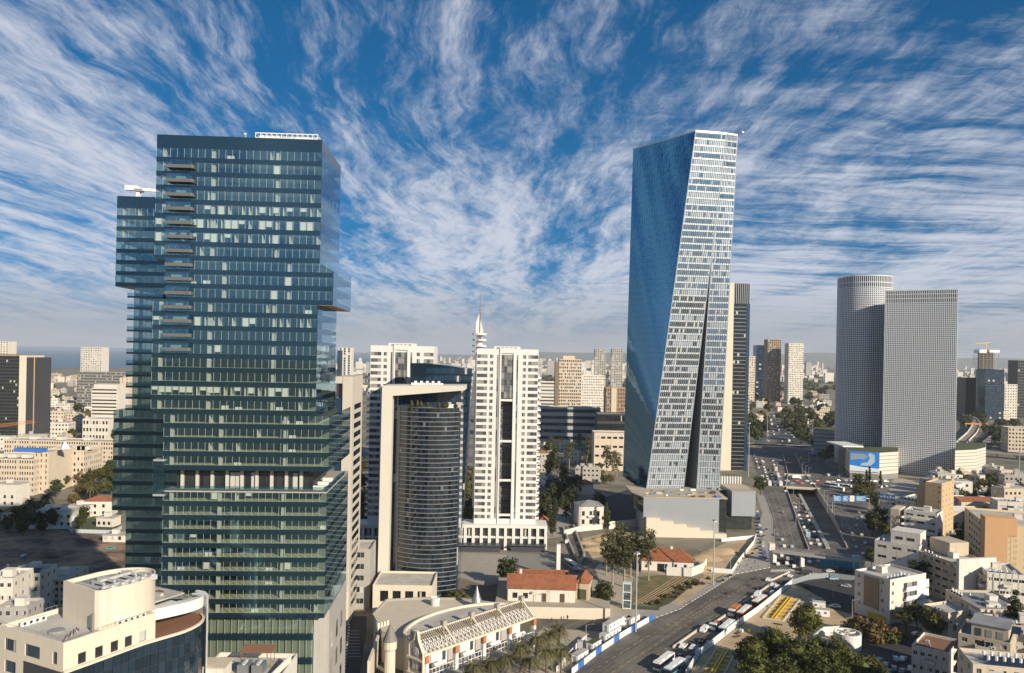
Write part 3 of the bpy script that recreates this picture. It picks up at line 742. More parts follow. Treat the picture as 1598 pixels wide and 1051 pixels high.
# roof gantry
gx0, gx1 = f1(386, 300)[0], f1(486, 300)[0]
b = MB()
for z in (ztop + 1.6, ztop + 2.7):
    b.beam((gx0, 6, z), (gx1, 6, z), .18, .2); b.beam((gx0, 9, z), (gx1, 9, z), .18, .2)
n = 12
for i in range(n + 1):
    x = gx0 + (gx1 - gx0) * i / n; b.beam((x, 6, ztop), (x, 6, ztop + 2.8), .14, .14); b.beam((x, 9, ztop), (x, 9, ztop + 2.8), .14, .14); b.beam((x, 6, ztop + 2.7), (x, 9, ztop + 2.7), .12, .12)
b.box(gx0 + 1, 6.5, ztop, gx0 + 6, 8.5, ztop + 2.3); b.box(gx0 + 9, 6.5, ztop, gx0 + 12.5, 8.5, ztop + 2.1)
b.build('roof_gantry', MATS['plastic_white'], t)
b = MB(); b.tube((gx0 - 1.5, 3, ztop), (gx0 - 1.5, 3, ztop + 1.6), .06, .05); b.box(gx0 - 1.8, 2.8, ztop + 1.4, gx0 - 1.3, 3.2, ztop + 1.7); b.build('roof_lamp', MATS['plastic_white'], t)
gt.done()

# ------------------------------------------------------------------ its twin behind, in the shade
a0 = A(181, 400, 226); O2 = (a0[0], a0[1])
def f2(x, y): return onplane(x, y, O2, TH)
t = thing('glass_tower', 'darker twin glass tower half hidden behind, in the shade of the near one', 'tower', (O2[0], O2[1], 0), TH)
gt2 = GlassTower(t, 0); g2 = lambda x, y: f2(x, y)
zt2 = g2(181, 306)[1]; z2a = g2(181, 447)[1]; n = 7; fh2 = (zt2 - 3.4 - z2a) / n
gt2.block(0, 34, 0, 26, z2a, n, fh2, pw=1.7)
b = MB(); b.box(0, 0, zt2 - 3.4, 34, 26, zt2); b.build('parapet', MATS['spandrel_blue'], t)
b = MB(); b.box(0, 0, z2a - .06, 34, 26, z2a - .01); b.build('soffit', MATS['metal_soffit'], t)
x1_ = g2(200, 550)[0]; z2b = g2(190, 640)[1]; n2 = round((z2a - z2b) / 3.3); h2 = (z2a - z2b) / n2
gt2.block(x1_ + 1.0, 33, 1, 25, z2b, n2, h2, pw=1.7)
for k in range(n2):
    o = MB(); o.box(x1_ - .4, -.3, z2b + k * h2, x1_ + 9.5, 1.0, z2b + k * h2 + .5); o.build('balcony', MATS['spandrel_blue'], t)
    o = MB(); o.box(x1_ - .4, -.3, z2b + k * h2 + .5, x1_ + 9.5, -.26, z2b + k * h2 + 1.5); o.build('balustrade', MATS['rail_glass'], t)
x2_ = g2(178, 700)[0]; z2c = g2(180, 796)[1]; n3 = round((z2b - z2c) / 3.4); h3 = (z2b - z2c) / n3
gt2.block(x2_, 33, -.6, 26, z2c, n3, h3, pw=1.7)
x3_ = g2(195, 850)[0]; n4 = round(z2c / 3.4)
gt2.block(x3_, 32, .4, 25, 0, n4, z2c / n4, pw=1.7)
cr = thing('roof_crane', 'white window-cleaning crane on the roof of the shaded glass tower', 'crane', (O2[0], O2[1], zt2), TH)
b = MB(); cxm = g2(208, 300)[0]; b.box(cxm - .5, 3, 0, cxm + .5, 4.2, 2.2); b.build('mast', MATS['plastic_white'], cr)
b = MB(); b.beam((g2(187, 300)[0], 3.6, 3.0), (g2(243, 300)[0] + 4, 3.6, 2.2), .7, .8); b.box(g2(187, 300)[0], 3, 2.4, g2(187, 300)[0] + 3.6, 4.2, 3.7); b.build('jib', MATS['plastic_white'], cr)
b = MB(); b.box(cxm - .8, 2.7, 2.0, cxm + 1.2, 4.5, 2.8); b.build('cab', MATS['frame_grey'], cr)
gt2.done()

# ------------------------------------------------------------------ stone tower between
O3 = A(522, 700, 300); O3 = (O3[0], O3[1]); th = R(2)
t = thing('stone_tower', 'narrow beige stone tower with a window shaft behind the stacked glass tower', 'tower', (O3[0], O3[1], 0), th)
f3 = lambda x, y: onplane(x, y, O3, th)
w3 = f3(549, 700)[0]; h3t = f3(540, 588)[1]
b = MB(); b.box(0, 0, 0, w3 * .42, 22, h3t - 8); b.build('glass_shaft', MATS['glass_blue'], t)
b = MB(); b.box(w3 * .42, -.6, 0, w3, 24, h3t); b.box(-.3, -.4, h3t - 2.6, w3 * .42, 24, h3t - .1); b.box(-.3, 8, h3t - 8, w3 * .42, 24, h3t - 2.6); b.build('stone_frame', MATS['stone_beige'], t)
b = MB()
for k in range(22):
    b.face([(w3 + .03, 4, 5 + k * 3.6), (w3 + .03, 20, 5 + k * 3.6), (w3 + .03, 20, 7.0 + k * 3.6), (w3 + .03, 4, 7.0 + k * 3.6)])
b.build('side_window', MATS['glass_black'], t, kind='stuff')
b = MB(); b.box(w3 * .40, -2.2, 0, w3 + .1, -.6, 13); b.build('entrance_block', MATS['stone_cream'], t)
house('office_annex', 'low stone annex beside the narrow stone tower', 'building', A(549, 850, 318)[:2], th, 7.5, 16, 24, 'stone_grey', {'front': [(2, 3)]}, 5, wh=2.2)

# ------------------------------------------------------------------ two white residential towers
def white_tower(label, O, th, W, H, nfl, fh, ztop_fl, side, zpod):
    t = thing('white_tower', label, 'tower', (O[0], O[1], 0), th, 'white residential towers')
    D = 26; mb = MB()
    cols = [(.15, 5.5, 2), (6.9, 1.8, 1), (24.3, 1.7, 1), (W - 5.4, 5.2, 2)]
    slit = [(10.6, .9), (21.0, .9)]
    items = sorted([(a, w) for a, w, _ in cols] + [(a, w) for a, w in slit] + [(13.0, 6.4)])
    xb, xc = grid_breaks(W, items)
    zs = [(ztop_fl - (k + 1) * fh + .75, 1.9) for k in range(nfl)][::-1]
    zb, zc = grid_breaks(H, zs)
    opens = {(i, j) for i in xc for j in zc}
    # centre bay and slits open between floors too
    ci = [i for i in xc if abs(xb[i] - 13.0) < .01][0]; si = [i for i in xc if any(abs(xb[i] - a) < .01 for a, _ in slit)]
    zlow, zhigh = zc[0], zc[-1]
    facade(mb, lambda a, z, s: (a, s, z), xb, zb, opens - {(i, j) for i in [ci] + si for j in range(zlow, zhigh + 1)} | {(i, j) for i in [ci] + si for j in range(zlow, zhigh + 1)}, .3)
    for X, sgn in ((0, -1), (W, 1)):
        mb.face([(X, 0, 0), (X, D, 0), (X, D, H), (X, 0, H)])
    mb.face([(0, D, 0), (W, D, 0), (W, D, H), (0, D, H)]); mb.face([(0, 0, H - .6), (W, 0, H - .6), (W, D, H - .6), (0, D, H - .6)], 1)
    mb.build('wall', [MATS['stone_white'], MATS['roof_felt']], t)
    for a, w, ml in cols:
        for (z, hh) in zs: put(winmesh(w, hh, 'glass_grey', 'frame_grey', ml), 'window', t, (a, .16, z))
    for a, w in slit:
        for k in range(nfl): put(winmesh(w, fh - .1, 'glass_grey', 'frame_grey', 0), 'slit_window', t, (a, .16, zb[zlow] + k * fh - (.6 if k else 0)))
    # projecting piers flanking the centre, glazed bay above, dark open shaft below
    for a in (12.2, 19.4):
        b = MB(); b.box(a, -.55, 0, a + .85, .02, H - 2.2); b.build('pier', MATS['stone_white'], t)
    b = MB(); b.box(12.2, -.6, H - 2.2, 20.25, .02, H + .5); b.build('crown', MATS['stone_white'], t)
    nt = 7
    for k in range(nt):
        for j in range(2): put(winmesh(3.1, fh - .12, 'glass_grey', 'frame_grey', 1), 'bay_window', t, (13.05 + j * 3.15, .1, ztop_fl - (k + 1) * fh + .1))
    b = MB(); b.box(13.02, 6.0, zpod, 19.38, 6.2, ztop_fl - nt * fh); b.build('shaft_wall', MATS['concrete_dark'], t)
    for k, z in enumerate((ztop_fl - (nt + .1) * fh, ztop_fl - (nt + 6.5) * fh, ztop_fl - (nt + 12.6) * fh, ztop_fl - (nt + 18) * fh)):
        b = MB(); b.box(13.0, -.3, z - 1.2, 19.4, .3, z); b.build('crossbeam', MATS['stone_white'], t)
    for k in range(nfl - nt):
        b = MB(); b.box(13.4, 5.7, zb[zlow] + k * fh, 19.0, 5.95, zb[zlow] + k * fh + 1.7); b.build('shaft_window', MATS['glass_grey'], t)
    # roof plant
    b = MB(); b.box(9, 3, H - .6, 23, 14, H + 1.4); b.build('plant_room', MATS['stone_white'], t)
    for i in range(5):
        b = MB(); b.box(11 + i * 2.2, 2.0, H - .6, 12.2 + i * 2.2, 2.8, H + .9); b.build('roof_vent', MATS['steel_grey'], t)
    # side balconies
    X = W if side > 0 else 0
    bm = shared(('sbal', side), lambda: _sidebal(side))
    for k in range(3, nfl):
        for yy in (2.0, 12.5): put(bm, 'balcony', t, (X, yy, ztop_fl - (k + 1) * fh + .2))
    return t
def _sidebal(s):
    b = MB(); x = 1.9 * s
    b.box(0, 0, 0, x, 7.5, .35); b.box(x - .12 * s, 0, .35, x, 7.5, 1.2); b.box(0, 0, .35, x, .12, 1.2); b.box(0, 7.38, .35, x, 7.5, 1.2)
    b.box(.02 * s, 1, .4, .05 * s, 6.4, 2.4, 1)
    return b.mesh('balcony', [MATS['stone_white'], MATS['glass_dark']])
def podium(label, O, th, x0, x1, y0, zt, n):
    t = thing('colonnade', label, 'colonnade', (O[0], O[1], 0), th)
    L = x1 - x0; st = L / n
    for i in range(n + 1):
        b = MB(); b.box(x0 + i * st - .75, y0, 0, x0 + i * st + .75, y0 + 2, zt); b.build('pillar', MATS['stone_white'], t)
    b = MB(); b.box(x0 - .8, y0 + .05, zt, x1 + .8, y0 + 14, zt + 1.6); b.box(x0, y0 + .3, zt - 5.4, x1, y0 + 1.6, zt - 4.4); b.build('lintel', MATS['stone_white'], t)
    for i in range(n):
        put(winmesh(st - 1.5, 4.2, 'glass_dark', 'frame_grey', 2), 'window', t, (x0 + i * st + .75, y0 + 1.2, zt - 4.3))
        b = MB(); b.face([(x0 + i * st + .75, y0 + 3.5, 0), (x0 + (i + 1) * st - .75, y0 + 3.5, 0), (x0 + (i + 1) * st - .75, y0 + 3.5, zt - 5), (x0 + i * st + .75, y0 + 3.5, zt - 5)]); b.build('shopfront', MATS['glass_black'], t)
    return t
D4 = 421
oR = A(741.5, 700, D4)[:2]; hR = Zat(790, 545, D4); fhw = 3.39
zpod = Zat(780, 822, D4)
white_tower('white residential tower with a dark central slot beside the tall mast', oR, R(1), 32.6, hR, 26, fhw, Zat(790, 552, D4), 1, zpod)
podium('white colonnade at the foot of the white tower beside the mast', oR, R(1), -8.5, 38, -3.2, Zat(780, 818, D4) - 1.6, 11)
oL = A(575.5, 700, D4)[:2]
white_tower('white residential tower seen behind the pale framed curved office tower', oL, R(1), 33.4, Zat(626, 540, D4), 26, fhw, Zat(626, 548, D4), -1, zpod)
podium('white colonnade at the foot of the white tower behind the curved office', oL, R(1), -7, 40, -3.2, Zat(620, 818, D4) - 1.6, 9)
for (x0, x1, yy, lb) in ((715, 780, 861, 'left'), (797, 850, 861, 'right')):
    g0 = G(x0, yy); g1 = G(x1, yy)
    b = MB(); b.box(g0[0], g0[1], 0, g1[0], g0[1] + 9, 3.2); b.box(g0[0] - .5, g0[1] - 1.5, 3.2, g1[0] + .5, g0[1] + 9, 3.7)
    tag(b.build('pavilion', mat('awning_dark', (.055, .06, .075), .4, .1)), 'long dark glass canopy in front of the white colonnade', 'canopy')

# telecom mast
m0 = A(748, 545, 470); t = thing('telecom_mast', 'white telecommunication mast with round decks and antenna spire', 'mast', (m0[0], m0[1], 0))
zz = lambda y: Zat(748, y, 470)
b = MB(); b.lathe(0, 0, [(2.6, 0), (2.2, zz(560)), (1.6, zz(520))], 12); b.build('shaft', MATS['stone_white'], t)
for y in (522, 531, 540, 549): b = MB(); b.lathe(0, 0, [(0, zz(y) - .5), (4.2, zz(y) - .5), (4.3, zz(y) + .5), (0, zz(y) + .5)], 20); b.build('deck', MATS['stone_white'], t)
b = MB(); b.prism([(-2.2, -.5), (-.3, -.5), (-.3, .5), (-2.2, .5)], zz(522), zz(500), z1s=[zz(503), zz(489), zz(489), zz(503)]); b.build('fin', MATS['stone_white'], t)
b = MB(); b.prism([(.3, -.5), (2.0, -.5), (2.0, .5), (.3, .5)], zz(522), zz(508), z1s=[zz(500), zz(514), zz(514), zz(500)]); b.build('fin', MATS['stone_white'], t)
b = MB(); b.tube((0, 0, zz(522)), (0, 0, zz(488)), .55, .4, 6); b.tube((0, 0, zz(488)), (0, 0, zz(470)), .22, .18, 5); b.tube((0, 0, zz(470)), (0, 0, zz(456)), .12, .08, 5)
b.beam((-.5, 0, zz(462)), (.5, 0, zz(462)), .1, .1)
b.build('antenna', mat('mast_red', (.20, .12, .11), .6), t)
for i, y in enumerate((524, 533, 527)): b = MB(); b.lathe(-3.0 + i * 2.6, -3.6, [(0, zz(y)), (.8, zz(y)), (.8, zz(y) + 1.5), (0, zz(y) + 1.5)], 8); b.build('dish', MATS['frame_grey'], t)

# ------------------------------------------------------------------ framed tower with the curved dark facade
DP = 335; O5 = A(592, 750, DP)[:2]; f5 = lambda x, y: onplane(x, y, O5, 0)
t = thing('curved_office_tower', 'dark curved glass office tower inside a tall pale stone frame', 'tower', (O5[0], O5[1], 0), 0)
def xzprism(mb, pts, y0, y1, m=0):
    n = len(pts); i = len(mb.v); mb.v += [(x, y0, z) for x, z in pts] + [(x, y1, z) for x, z in pts]
    mb.f.append(tuple(range(i, i + n))); mb.m.append(m); mb.f.append(tuple(i + n + n - 1 - j for j in range(n))); mb.m.append(m)
    for j in range(n): mb.f.append((i + j, i + n + j, i + n + (j + 1) % n, i + (j + 1) % n)); mb.m.append(m)
b = MB(); xzprism(b, [(f5(589.5, 908)[0], 0), (f5(606, 908)[0], 0), f5(613, 618), f5(597, 602)], -1, 3.5); b.build('pylon', mat('stone_pale', (.60, .555, .48), .8, .06, .4, streak=.12), t)
b = MB(); xzprism(b, [f5(597.2, 602), f5(613, 618), f5(725, 609.5), f5(725, 602)], -1.004, 17); b.build('top_beam', MATS['stone_pale'], t)
b = MB(); x0 = f5(608, 800)[0]; x1 = f5(717, 650)[0]; zt = f5(660, 608)[1]
nb = int(zt // 3.9)
for k in range(nb):
    for j in range(14):
        w = (x1 - x0) / 14; b.box(x0 + j * w + .04, 8, k * 3.9 + .08, x0 + (j + 1) * w - .04, 8.3, k * 3.9 + 3.82)
b.build('back_window', MATS['glass_blue'], t, kind='stuff')
b = MB(); b.box(x0, 8.3, 0, x1, 28, zt); b.build('body', MATS['spandrel_blue'], t)
# curved front
cx0 = f5(620, 780)[0]; cx1 = f5(713, 780)[0]; ztc = f5(660, 637)[1]; half = (cx1 - cx0) / 2; bul = 4.6
rad = (half * half + bul * bul) / (2 * bul); cyc = 4.0 - bul + rad; aa = math.asin(half / rad); mx_ = (cx0 + cx1) / 2
def arc(s, dr=0.0): a = -aa + 2 * aa * s; return (mx_ + (rad + dr) * sin(a), cyc - (rad + dr) * cos(a))
nseg = 24; fhc = 1.92; nc = int(ztc / fhc); pn = MB(); rl = MB()
for k in range(nc):
    z0 = ztc - (k + 1) * fhc; z1 = z0 + fhc
    for j in range(nseg):
        p, q = arc(j / nseg + .002), arc((j + 1) / nseg - .002)
        pn.face([(*p, z0 + .1), (*q, z0 + .1), (*q, z1 - .1), (*p, z1 - .1)])
        p, q = arc(j / nseg, .16), arc((j + 1) / nseg, .16); p2, q2 = arc(j / nseg, -.05), arc((j + 1) / nseg, -.05)
        rl.face([(*p, z0 - .11), (*q, z0 - .11), (*q, z0 + .11), (*p, z0 + .11)]); rl.face([(*p, z0 + .11), (*q, z0 + .11), (*q2, z0 + .11), (*p2, z0 + .11)])
pn.build('pane', glass('glass_curve', (.013, .021, .032), .07, .85, .7, .018, blindcol=(.13, .14, .15)), t, kind='stuff'); rl.build('rail', mat('rail_pale', (.22, .23, .24), .5), t, kind='stuff')
b = MB(); poly = [arc(j / nseg, -.12) for j in range(nseg + 1)] + [(cx1 - .1, 9), (cx0 + .1, 9)]; b.prism(poly, 0, ztc + .05, mt=1); b.build('core', [MATS['core_dark'], MATS['roof_grey']], t)
b = MB(); b.box(cx0 - 1.0, 3.9, 0, cx0 - .02, 9, ztc + .4); b.build('edge_fin', MATS['frame_dark'], t)
for i in range(14):
    x = rnd.uniform(cx0 + 3, cx1 - 1); b = MB(); b.lathe(x, rnd.uniform(1.5, 5), [(0, ztc), (.7, ztc + .5), (.9, ztc + 1.2), (.3, ztc + rnd.uniform(1.6, 3.2)), (0, ztc + 2)], 7); b.build('roof_shrub', leafmat('shrub_leaf', (.03, .04, .012), (.08, .07, .03)), t)
b = MB(); b.box(cx1 - 6, 3, ztc, cx1 - 2, 5, ztc + 1.5); b.build('roof_hut', MATS['plastic_white'], t)
for i in range(11):
    b = MB(); x = f5(640 + i * 4.6, 600)[0]; b.box(x, 4, f5(650, 602)[1], x + 1.0, 6, f5(650, 602)[1] + 1.0 + .8 * (i % 2)); b.build('roof_unit', MATS['plastic_white'], t)
# podium
ob = G(581, 958); zpt = Zat(600, 913, ob[1])
wp_ = G(674, 940)[0] - ob[0]; wp_ = (674 - 581) / FOC * ob[1]
t = house('entrance_building', 'low white stone entrance building with four dark openings', 'building', ob, 0, wp_, 20, zpt, 'stone_cream', {'front': [(wp_ * f, wp_ * .14) for f in (.12, .33, .54, .75)]}, 1, z0=zpt * .25, wh=zpt * .38, recess=.8, gl='glass_black', fr='frame_dark', roof='roof_felt', parapet=.8, mull=3)
# dark blue slab behind, one edge leaning
t = thing('office_slab', 'dark blue glass office slab with a leaning edge behind the curved tower', 'building')
DS = 385; q = lambda x, y: (A(x, y, DS)[0], max(0, A(x, y, DS)[2]))
b = MB(); xzprism(b, [q(640, 930), q(714, 930), q(737, 577), q(700, 571), q(664, 567), q(640, 567)], DS, DS + 22); b.build('body', MATS['spandrel_blue'], t)
b = MB()
for k in range(24):
    for j in range(18):
        y0 = 572 + k * 12; xr = 737 - (y0 - 577) * .065; xl = 665; w = (xr - xl) / 18
        z1 = q(xl, y0 + 2)[1]; z0 = q(xl, y0 + 11)[1]; p = q(xl + j * w + .3, y0)[0]; r = q(xl + (j + 1) * w - .3, y0)[0]
        b.face([(p, DS - .05, z0), (r, DS - .05, z0), (r, DS - .05, z1), (p, DS - .05, z1)])
b.build('pane', MATS['glass_blue'], t, kind='stuff')

# ------------------------------------------------------------------ the tall twisted tower
ZB = 20.0; ZT = 238.0
bt = {'BL': (78, 549), 'F': (84, 489), 'N1': (107.2, 492), 'N2': (116.5, 493), 'R': (128.6, 489.5), 'BR': (124, 552)}
tp = {'BL': (76.5, 520), 'F': (107.2, 475.5), 'N1': (126.4, 479.5), 'N2': (126.9, 479.7), 'R': (134, 482.5), 'BR': (107, 531)}
t = thing('twisted_tower', 'very tall twisted glass skyscraper with a smooth blue flank and slanted white louvred front', 'skyscraper')
def rp(a, b_, s, h):
    f = (h - ZB) / (ZT - ZB)
    def cn(k):
        if k != 'N2': return lerp(bt[k], tp[k], f)
        n1 = lerp(bt['N1'], tp['N1'], f); r = lerp(bt['R'], tp['R'], f); d = math.hypot(r[0] - n1[0], r[1] - n1[1]); wd = .3 + 8.0 * max(0, 1 - f / .70) ** 1.15
        return lerp(n1, r, wd / d)
    p = cn(a); q = cn(b_); x = lerp(p, q, s); return (x[0], x[1], h)
NF = 56; fhs = (ZT - ZB) / NF
sk = mat('flank_glass', (.04, .225, .39), 0.035, 0.03, 0.05, spec=1.0, metal=0.78)
b = MB(); pnl = 22
for k in range(NF):
    for j in range(pnl):
        g = .0035; h0, h1 = ZB + k * fhs + .03, ZB + (k + 1) * fhs - .03
        b.face([rp('BL', 'F', j / pnl + g / 3, h0), rp('BL', 'F', (j + 1) / pnl - g / 3, h0), rp('BL', 'F', (j + 1) / pnl - g / 3, h1), rp('BL', 'F', j / pnl + g / 3, h1)])
b.build('flank_panel', sk, t, kind='stuff')
b = MB(); ks = ['BL', 'F', 'N1', 'N2', 'R', 'BR']; lev = 28
for k in range(lev):
    h0 = ZB + (ZT - ZB) * k / lev; h1 = ZB + (ZT - ZB) * (k + 1) / lev
    for i in range(6):
        a_, c_ = ks[i], ks[(i + 1) % 6]
        if (a_, c_) == ('N1', 'N2'): continue
        P = [rp(a_, c_, s, h) for s, h in ((0, h0), (1, h0), (1, h1), (0, h1))]
        cx_, cy_ = 106, 512
        ins = [(p[0] + (cx_ - p[0]) * .012, p[1] + (cy_ - p[1]) * .012, p[2]) for p in P]
        b.face(ins, 1 if a_ in ('R', 'BR') else (2 if a_ == 'BL' else 0))
b.face([(*tp[k_], ZT - .5) for k_ in ks], 0)
b.build('body', [mat('tower_panel', (.48, .53, .58), .28, .05, .3, metal=.45), mat('tower_side', (.62, .62, .60), .4, .06), mat('flank_joint', (.01, .06, .12), .3)], t)
# recessed dark seam between the two front sheets
b = MB()
for k in range(lev):
    h0 = ZB + (ZT - ZB) * k / lev; h1 = ZB + (ZT - ZB) * (k + 1) / lev
    def seam(h): 
        p, q = rp('N1', 'N2', 0, h), rp('N1', 'N2', 1, h); w = q[0] - p[0]; dp = 1.3 * w
        return p, (p[0] + w * .45, p[1] + dp, h), q
    s0, s1 = seam(h0), seam(h1)
    b.face([s0[0], s0[1], s1[1], s1[0]], 0); b.face([s0[1], s0[2], s1[2], s1[1]], 1)
b.build('seam', [mat('seam_dark', (.03, .032, .035), .5), mat('seam_grey', (.22, .23, .24), .5, spec=.3)], t)
pr = random.Random(21)
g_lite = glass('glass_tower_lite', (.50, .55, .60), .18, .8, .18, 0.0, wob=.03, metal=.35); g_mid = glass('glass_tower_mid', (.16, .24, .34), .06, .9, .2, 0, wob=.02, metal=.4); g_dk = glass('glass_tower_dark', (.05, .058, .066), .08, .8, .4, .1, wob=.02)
pb = MB(); fb = MB()
for (a_, c_, nc_) in (('F', 'N1', 17), ('N2', 'R', 9)):
    run = 0
    for k in range(NF):
        h0 = ZB + k * fhs; f = k / NF
        run = (pr.random(), pr.random())
        for j in range(nc_):
            u = pr.random()
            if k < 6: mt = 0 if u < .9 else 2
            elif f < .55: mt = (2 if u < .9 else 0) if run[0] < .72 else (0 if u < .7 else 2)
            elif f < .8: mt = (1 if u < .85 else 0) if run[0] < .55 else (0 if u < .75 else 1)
            else: mt = 1 if run[0] < .28 and u < .8 else (0 if u < .93 else 1)  # paler panes towards the top: cloud reflection and sunlight put into their colour
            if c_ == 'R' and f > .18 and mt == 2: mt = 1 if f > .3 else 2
            s0, s1 = (j + .2) / nc_, (j + .84) / nc_
            z0, z1 = h0 + fhs * .16, h0 + fhs * .80
            if nc_ * 0 + u > .97: z0 += fhs * .25
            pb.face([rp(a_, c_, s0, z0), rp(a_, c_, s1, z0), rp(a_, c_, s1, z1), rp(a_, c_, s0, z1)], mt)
        for (e0, e1) in ((0, .12), (.86, 1)):
            P = [rp(a_, c_, 0, h0 + fhs * e0), rp(a_, c_, 1, h0 + fhs * e0), rp(a_, c_, 1, h0 + fhs * e1), rp(a_, c_, 0, h0 + fhs * e1)]
            fb.face([(p[0] - .02, p[1] - .10, p[2]) for p in P])
    for j in range(nc_ + 1):
        for k in range(0, NF, 4):
            h0, h1 = ZB + k * fhs, ZB + (k + 4) * fhs; p, q = rp(a_, c_, j / nc_, h0), rp(a_, c_, j / nc_, h1)
            fb.face([(p[0], p[1] + .1, p[2]), (p[0] + .12, p[1] - .42, p[2]), (q[0] + .12, q[1] - .42, q[2]), (q[0], q[1] + .1, q[2])])
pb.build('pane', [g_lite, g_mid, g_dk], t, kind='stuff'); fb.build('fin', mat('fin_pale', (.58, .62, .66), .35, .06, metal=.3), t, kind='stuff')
b = MB()
for k in range(lev):
    h0 = ZB + (ZT - ZB) * k / lev; h1 = ZB + (ZT - ZB) * (k + 1) / lev
    pass
for a_ in ('F', 'N1', 'N2', 'R'):
    b = MB()
    for k in range(lev): b.beam(rp(a_, a_, 0, ZB + (ZT - ZB) * k / lev), rp(a_, a_, 0, ZB + (ZT - ZB) * (k + 1) / lev), .5, .5)
    b.build('edge_trim', MATS['fin_pale'], t)
b = MB()
for i in range(6): b.beam((*tp[ks[i]], ZT + .3), (*tp[ks[(i + 1) % 6]], ZT + .3), .4, .9)
b.build('coping', MATS['fin_pale'], t)
cr = thing('roof_crane', 'small maintenance crane reaching over the edge of the twisted skyscraper', 'crane', (130, 486, ZT))
b = MB(); b.box(-7, -1, 0, -5, 1, 1.4); b.build('base', MATS['frame_grey'], cr)
b = MB(); b.beam((-6, 0, 1), (8.0, 0, 3.2), .4, .5); b.build('jib', MATS['frame_dark'], cr)
b = MB(); b.lathe(8.0, 0, [(0, 2.2), (.9, 2.4), (1.1, 3.4), (0, 3.9)], 8); b.build('counterweight', MATS['plastic_white'], cr)
# its podium
mat('panel_grey', (.34, .36, .38), .45, .05, .3, metal=.25)
DQ = 459; P0 = A(1004, 800, DQ); P1 = A(1122, 800, DQ); P2 = A(1134, 800, DQ)
t = thing('podium_building', 'grey metal-panelled podium at the foot of the twisted skyscraper', 'building')
zp = Zat(1060, 778, DQ); zl = Zat(1030, 812, DQ); zr = Zat(1110, 836, DQ)
b = MB(); b.box(P0[0], DQ, 0, P1[0], DQ + 26, zp); b.build('body', [MATS['panel_grey']], t)
n = 36; w = (P1[0] - P0[0]) / n
pm = shared('podpanel', lambda: (lambda q: (q.box(.03, -.12, .03, w - .03, -.01, 1), q.mesh('panel', MATS['panel_grey']))[1])(MB()))
for i in range(n):
    zb_ = zl if i < n * .3 else (zl + (zr - zl) * .35 if i < n * .5 else (zl + (zr - zl) * .7 if i < n * .72 else zr))
    zb_ = max(.3, zb_)
    for k, (e0, e1) in enumerate(((zb_, zb_ + (zp - zb_) * .5), (zb_ + (zp - zb_) * .5, zp))): put(pm, 'panel', t, (P0[0] + i * w, DQ, e0), scale=(1, 1, e1 - e0 - .04))
b = MB(); b.box(P1[0] + .05, DQ + .3, 0, P2[0], DQ + 24, zp - .5); b.build('glass_corner', glass('glass_green', (.035, .042, .038), .06, .7, .3), t)
b = MB(); a_ = A(989, 790, DQ + 14); b.prism([(P0[0], DQ + .6), (P0[0], DQ + 26), (a_[0], DQ + 26), (a_[0], DQ + 15)], zl + 4, zp - .6); b.build('glass_corner', MATS['glass_green'], t)
b = MB(); a_ = A(985, 770, DQ + 16)
b.prism([(P0[0] - .4, DQ - .3), (P2[0] + .4, DQ - .3), (P2[0] + 2, DQ + 40), (a_[0], DQ + 40), (a_[0], DQ + 14)], zp, zp + .5); b.build('roof', mat('roof_sand', (.50, .40, .28), .9, .2, .2, ncol=(.36, .33, .29)), t)
for i in range(26):
    x = P0[0] + rnd.uniform(0, 44); y = DQ + rnd.uniform(1, 26); b = MB(); s_ = rnd.uniform(.6, 2.4); b.box(x, y, zp + .5, x + s_ * 1.6, y + s_, zp + .5 + rnd.uniform(.3, 1.3)); b.build('building_material', MATS[rnd.choice(['roof_felt', 'wood_dark', 'plastic_white', 'steel_grey', 'sand', 'hoarding_blue'])], t)
b = MB(); sx = A(1010, 810, DQ - 6)[0]; ex = A(1136, 810, DQ - 6)[0]
for i in range(6):
    x = sx + (ex - sx) * i / 6; z = max(1.0, Zat(1015, 812 + i * 4.5, DQ - 6)); b.prism([(x, DQ - 4), (x + (ex - sx) / 6 - .01, DQ - 4), (x + (ex - sx) / 6 - .01, DQ - .2), (x, DQ - .2)], 0, max(.8, 11 - i * 1.7))
tag(b.build('retaining_wall', MATS['stone_cream']), 'stepped bare concrete retaining wall below the grey podium', 'wall')
# second grey box on a glass storey
g0 = A(1142, 790, 478); g1 = A(1179, 790, 478); t = thing('annex_building', 'grey box annex raised on glass beside the podium', 'building')
z0_, z1_ = Zat(1160, 806, 478), Zat(1160, 768, 478)
b = MB(); b.box(g0[0], 478, z0_, g1[0], 505, z1_); b.build('body', MATS['panel_grey'], t)
b = MB(); b.box(g0[0] - 3, 480, 0, g1[0] - 1.5, 503, z0_); b.build('glass_storey', MATS['glass_green'], t)
b = MB(); b.box(g0[0] - 5, 490, 0, g0[0] - .05, 510, z1_ - 1); b.build('stair_core', MATS['glass_blue'], t)
b = MB(); b.box(g0[0] - .3, 477.7, z1_, g1[0] + .3, 505.3, z1_ + .5); b.build('roof', MATS['roof_sand'], t)
for i in range(12):
    b = MB(); x = g0[0] - 4 + i * 1.7; b.box(x, 512, z1_ - 2, x + .6, 514, z1_ + 4); b.build('louvre', MATS['plastic_white'], t)
for i in range(3): b = MB(); b.box(g0[0] + 3 + i * 4, 481, 0, g0[0] + 3.7 + i * 4, 481.7, z0_); b.build('pillar', MATS['stone_white'], t)

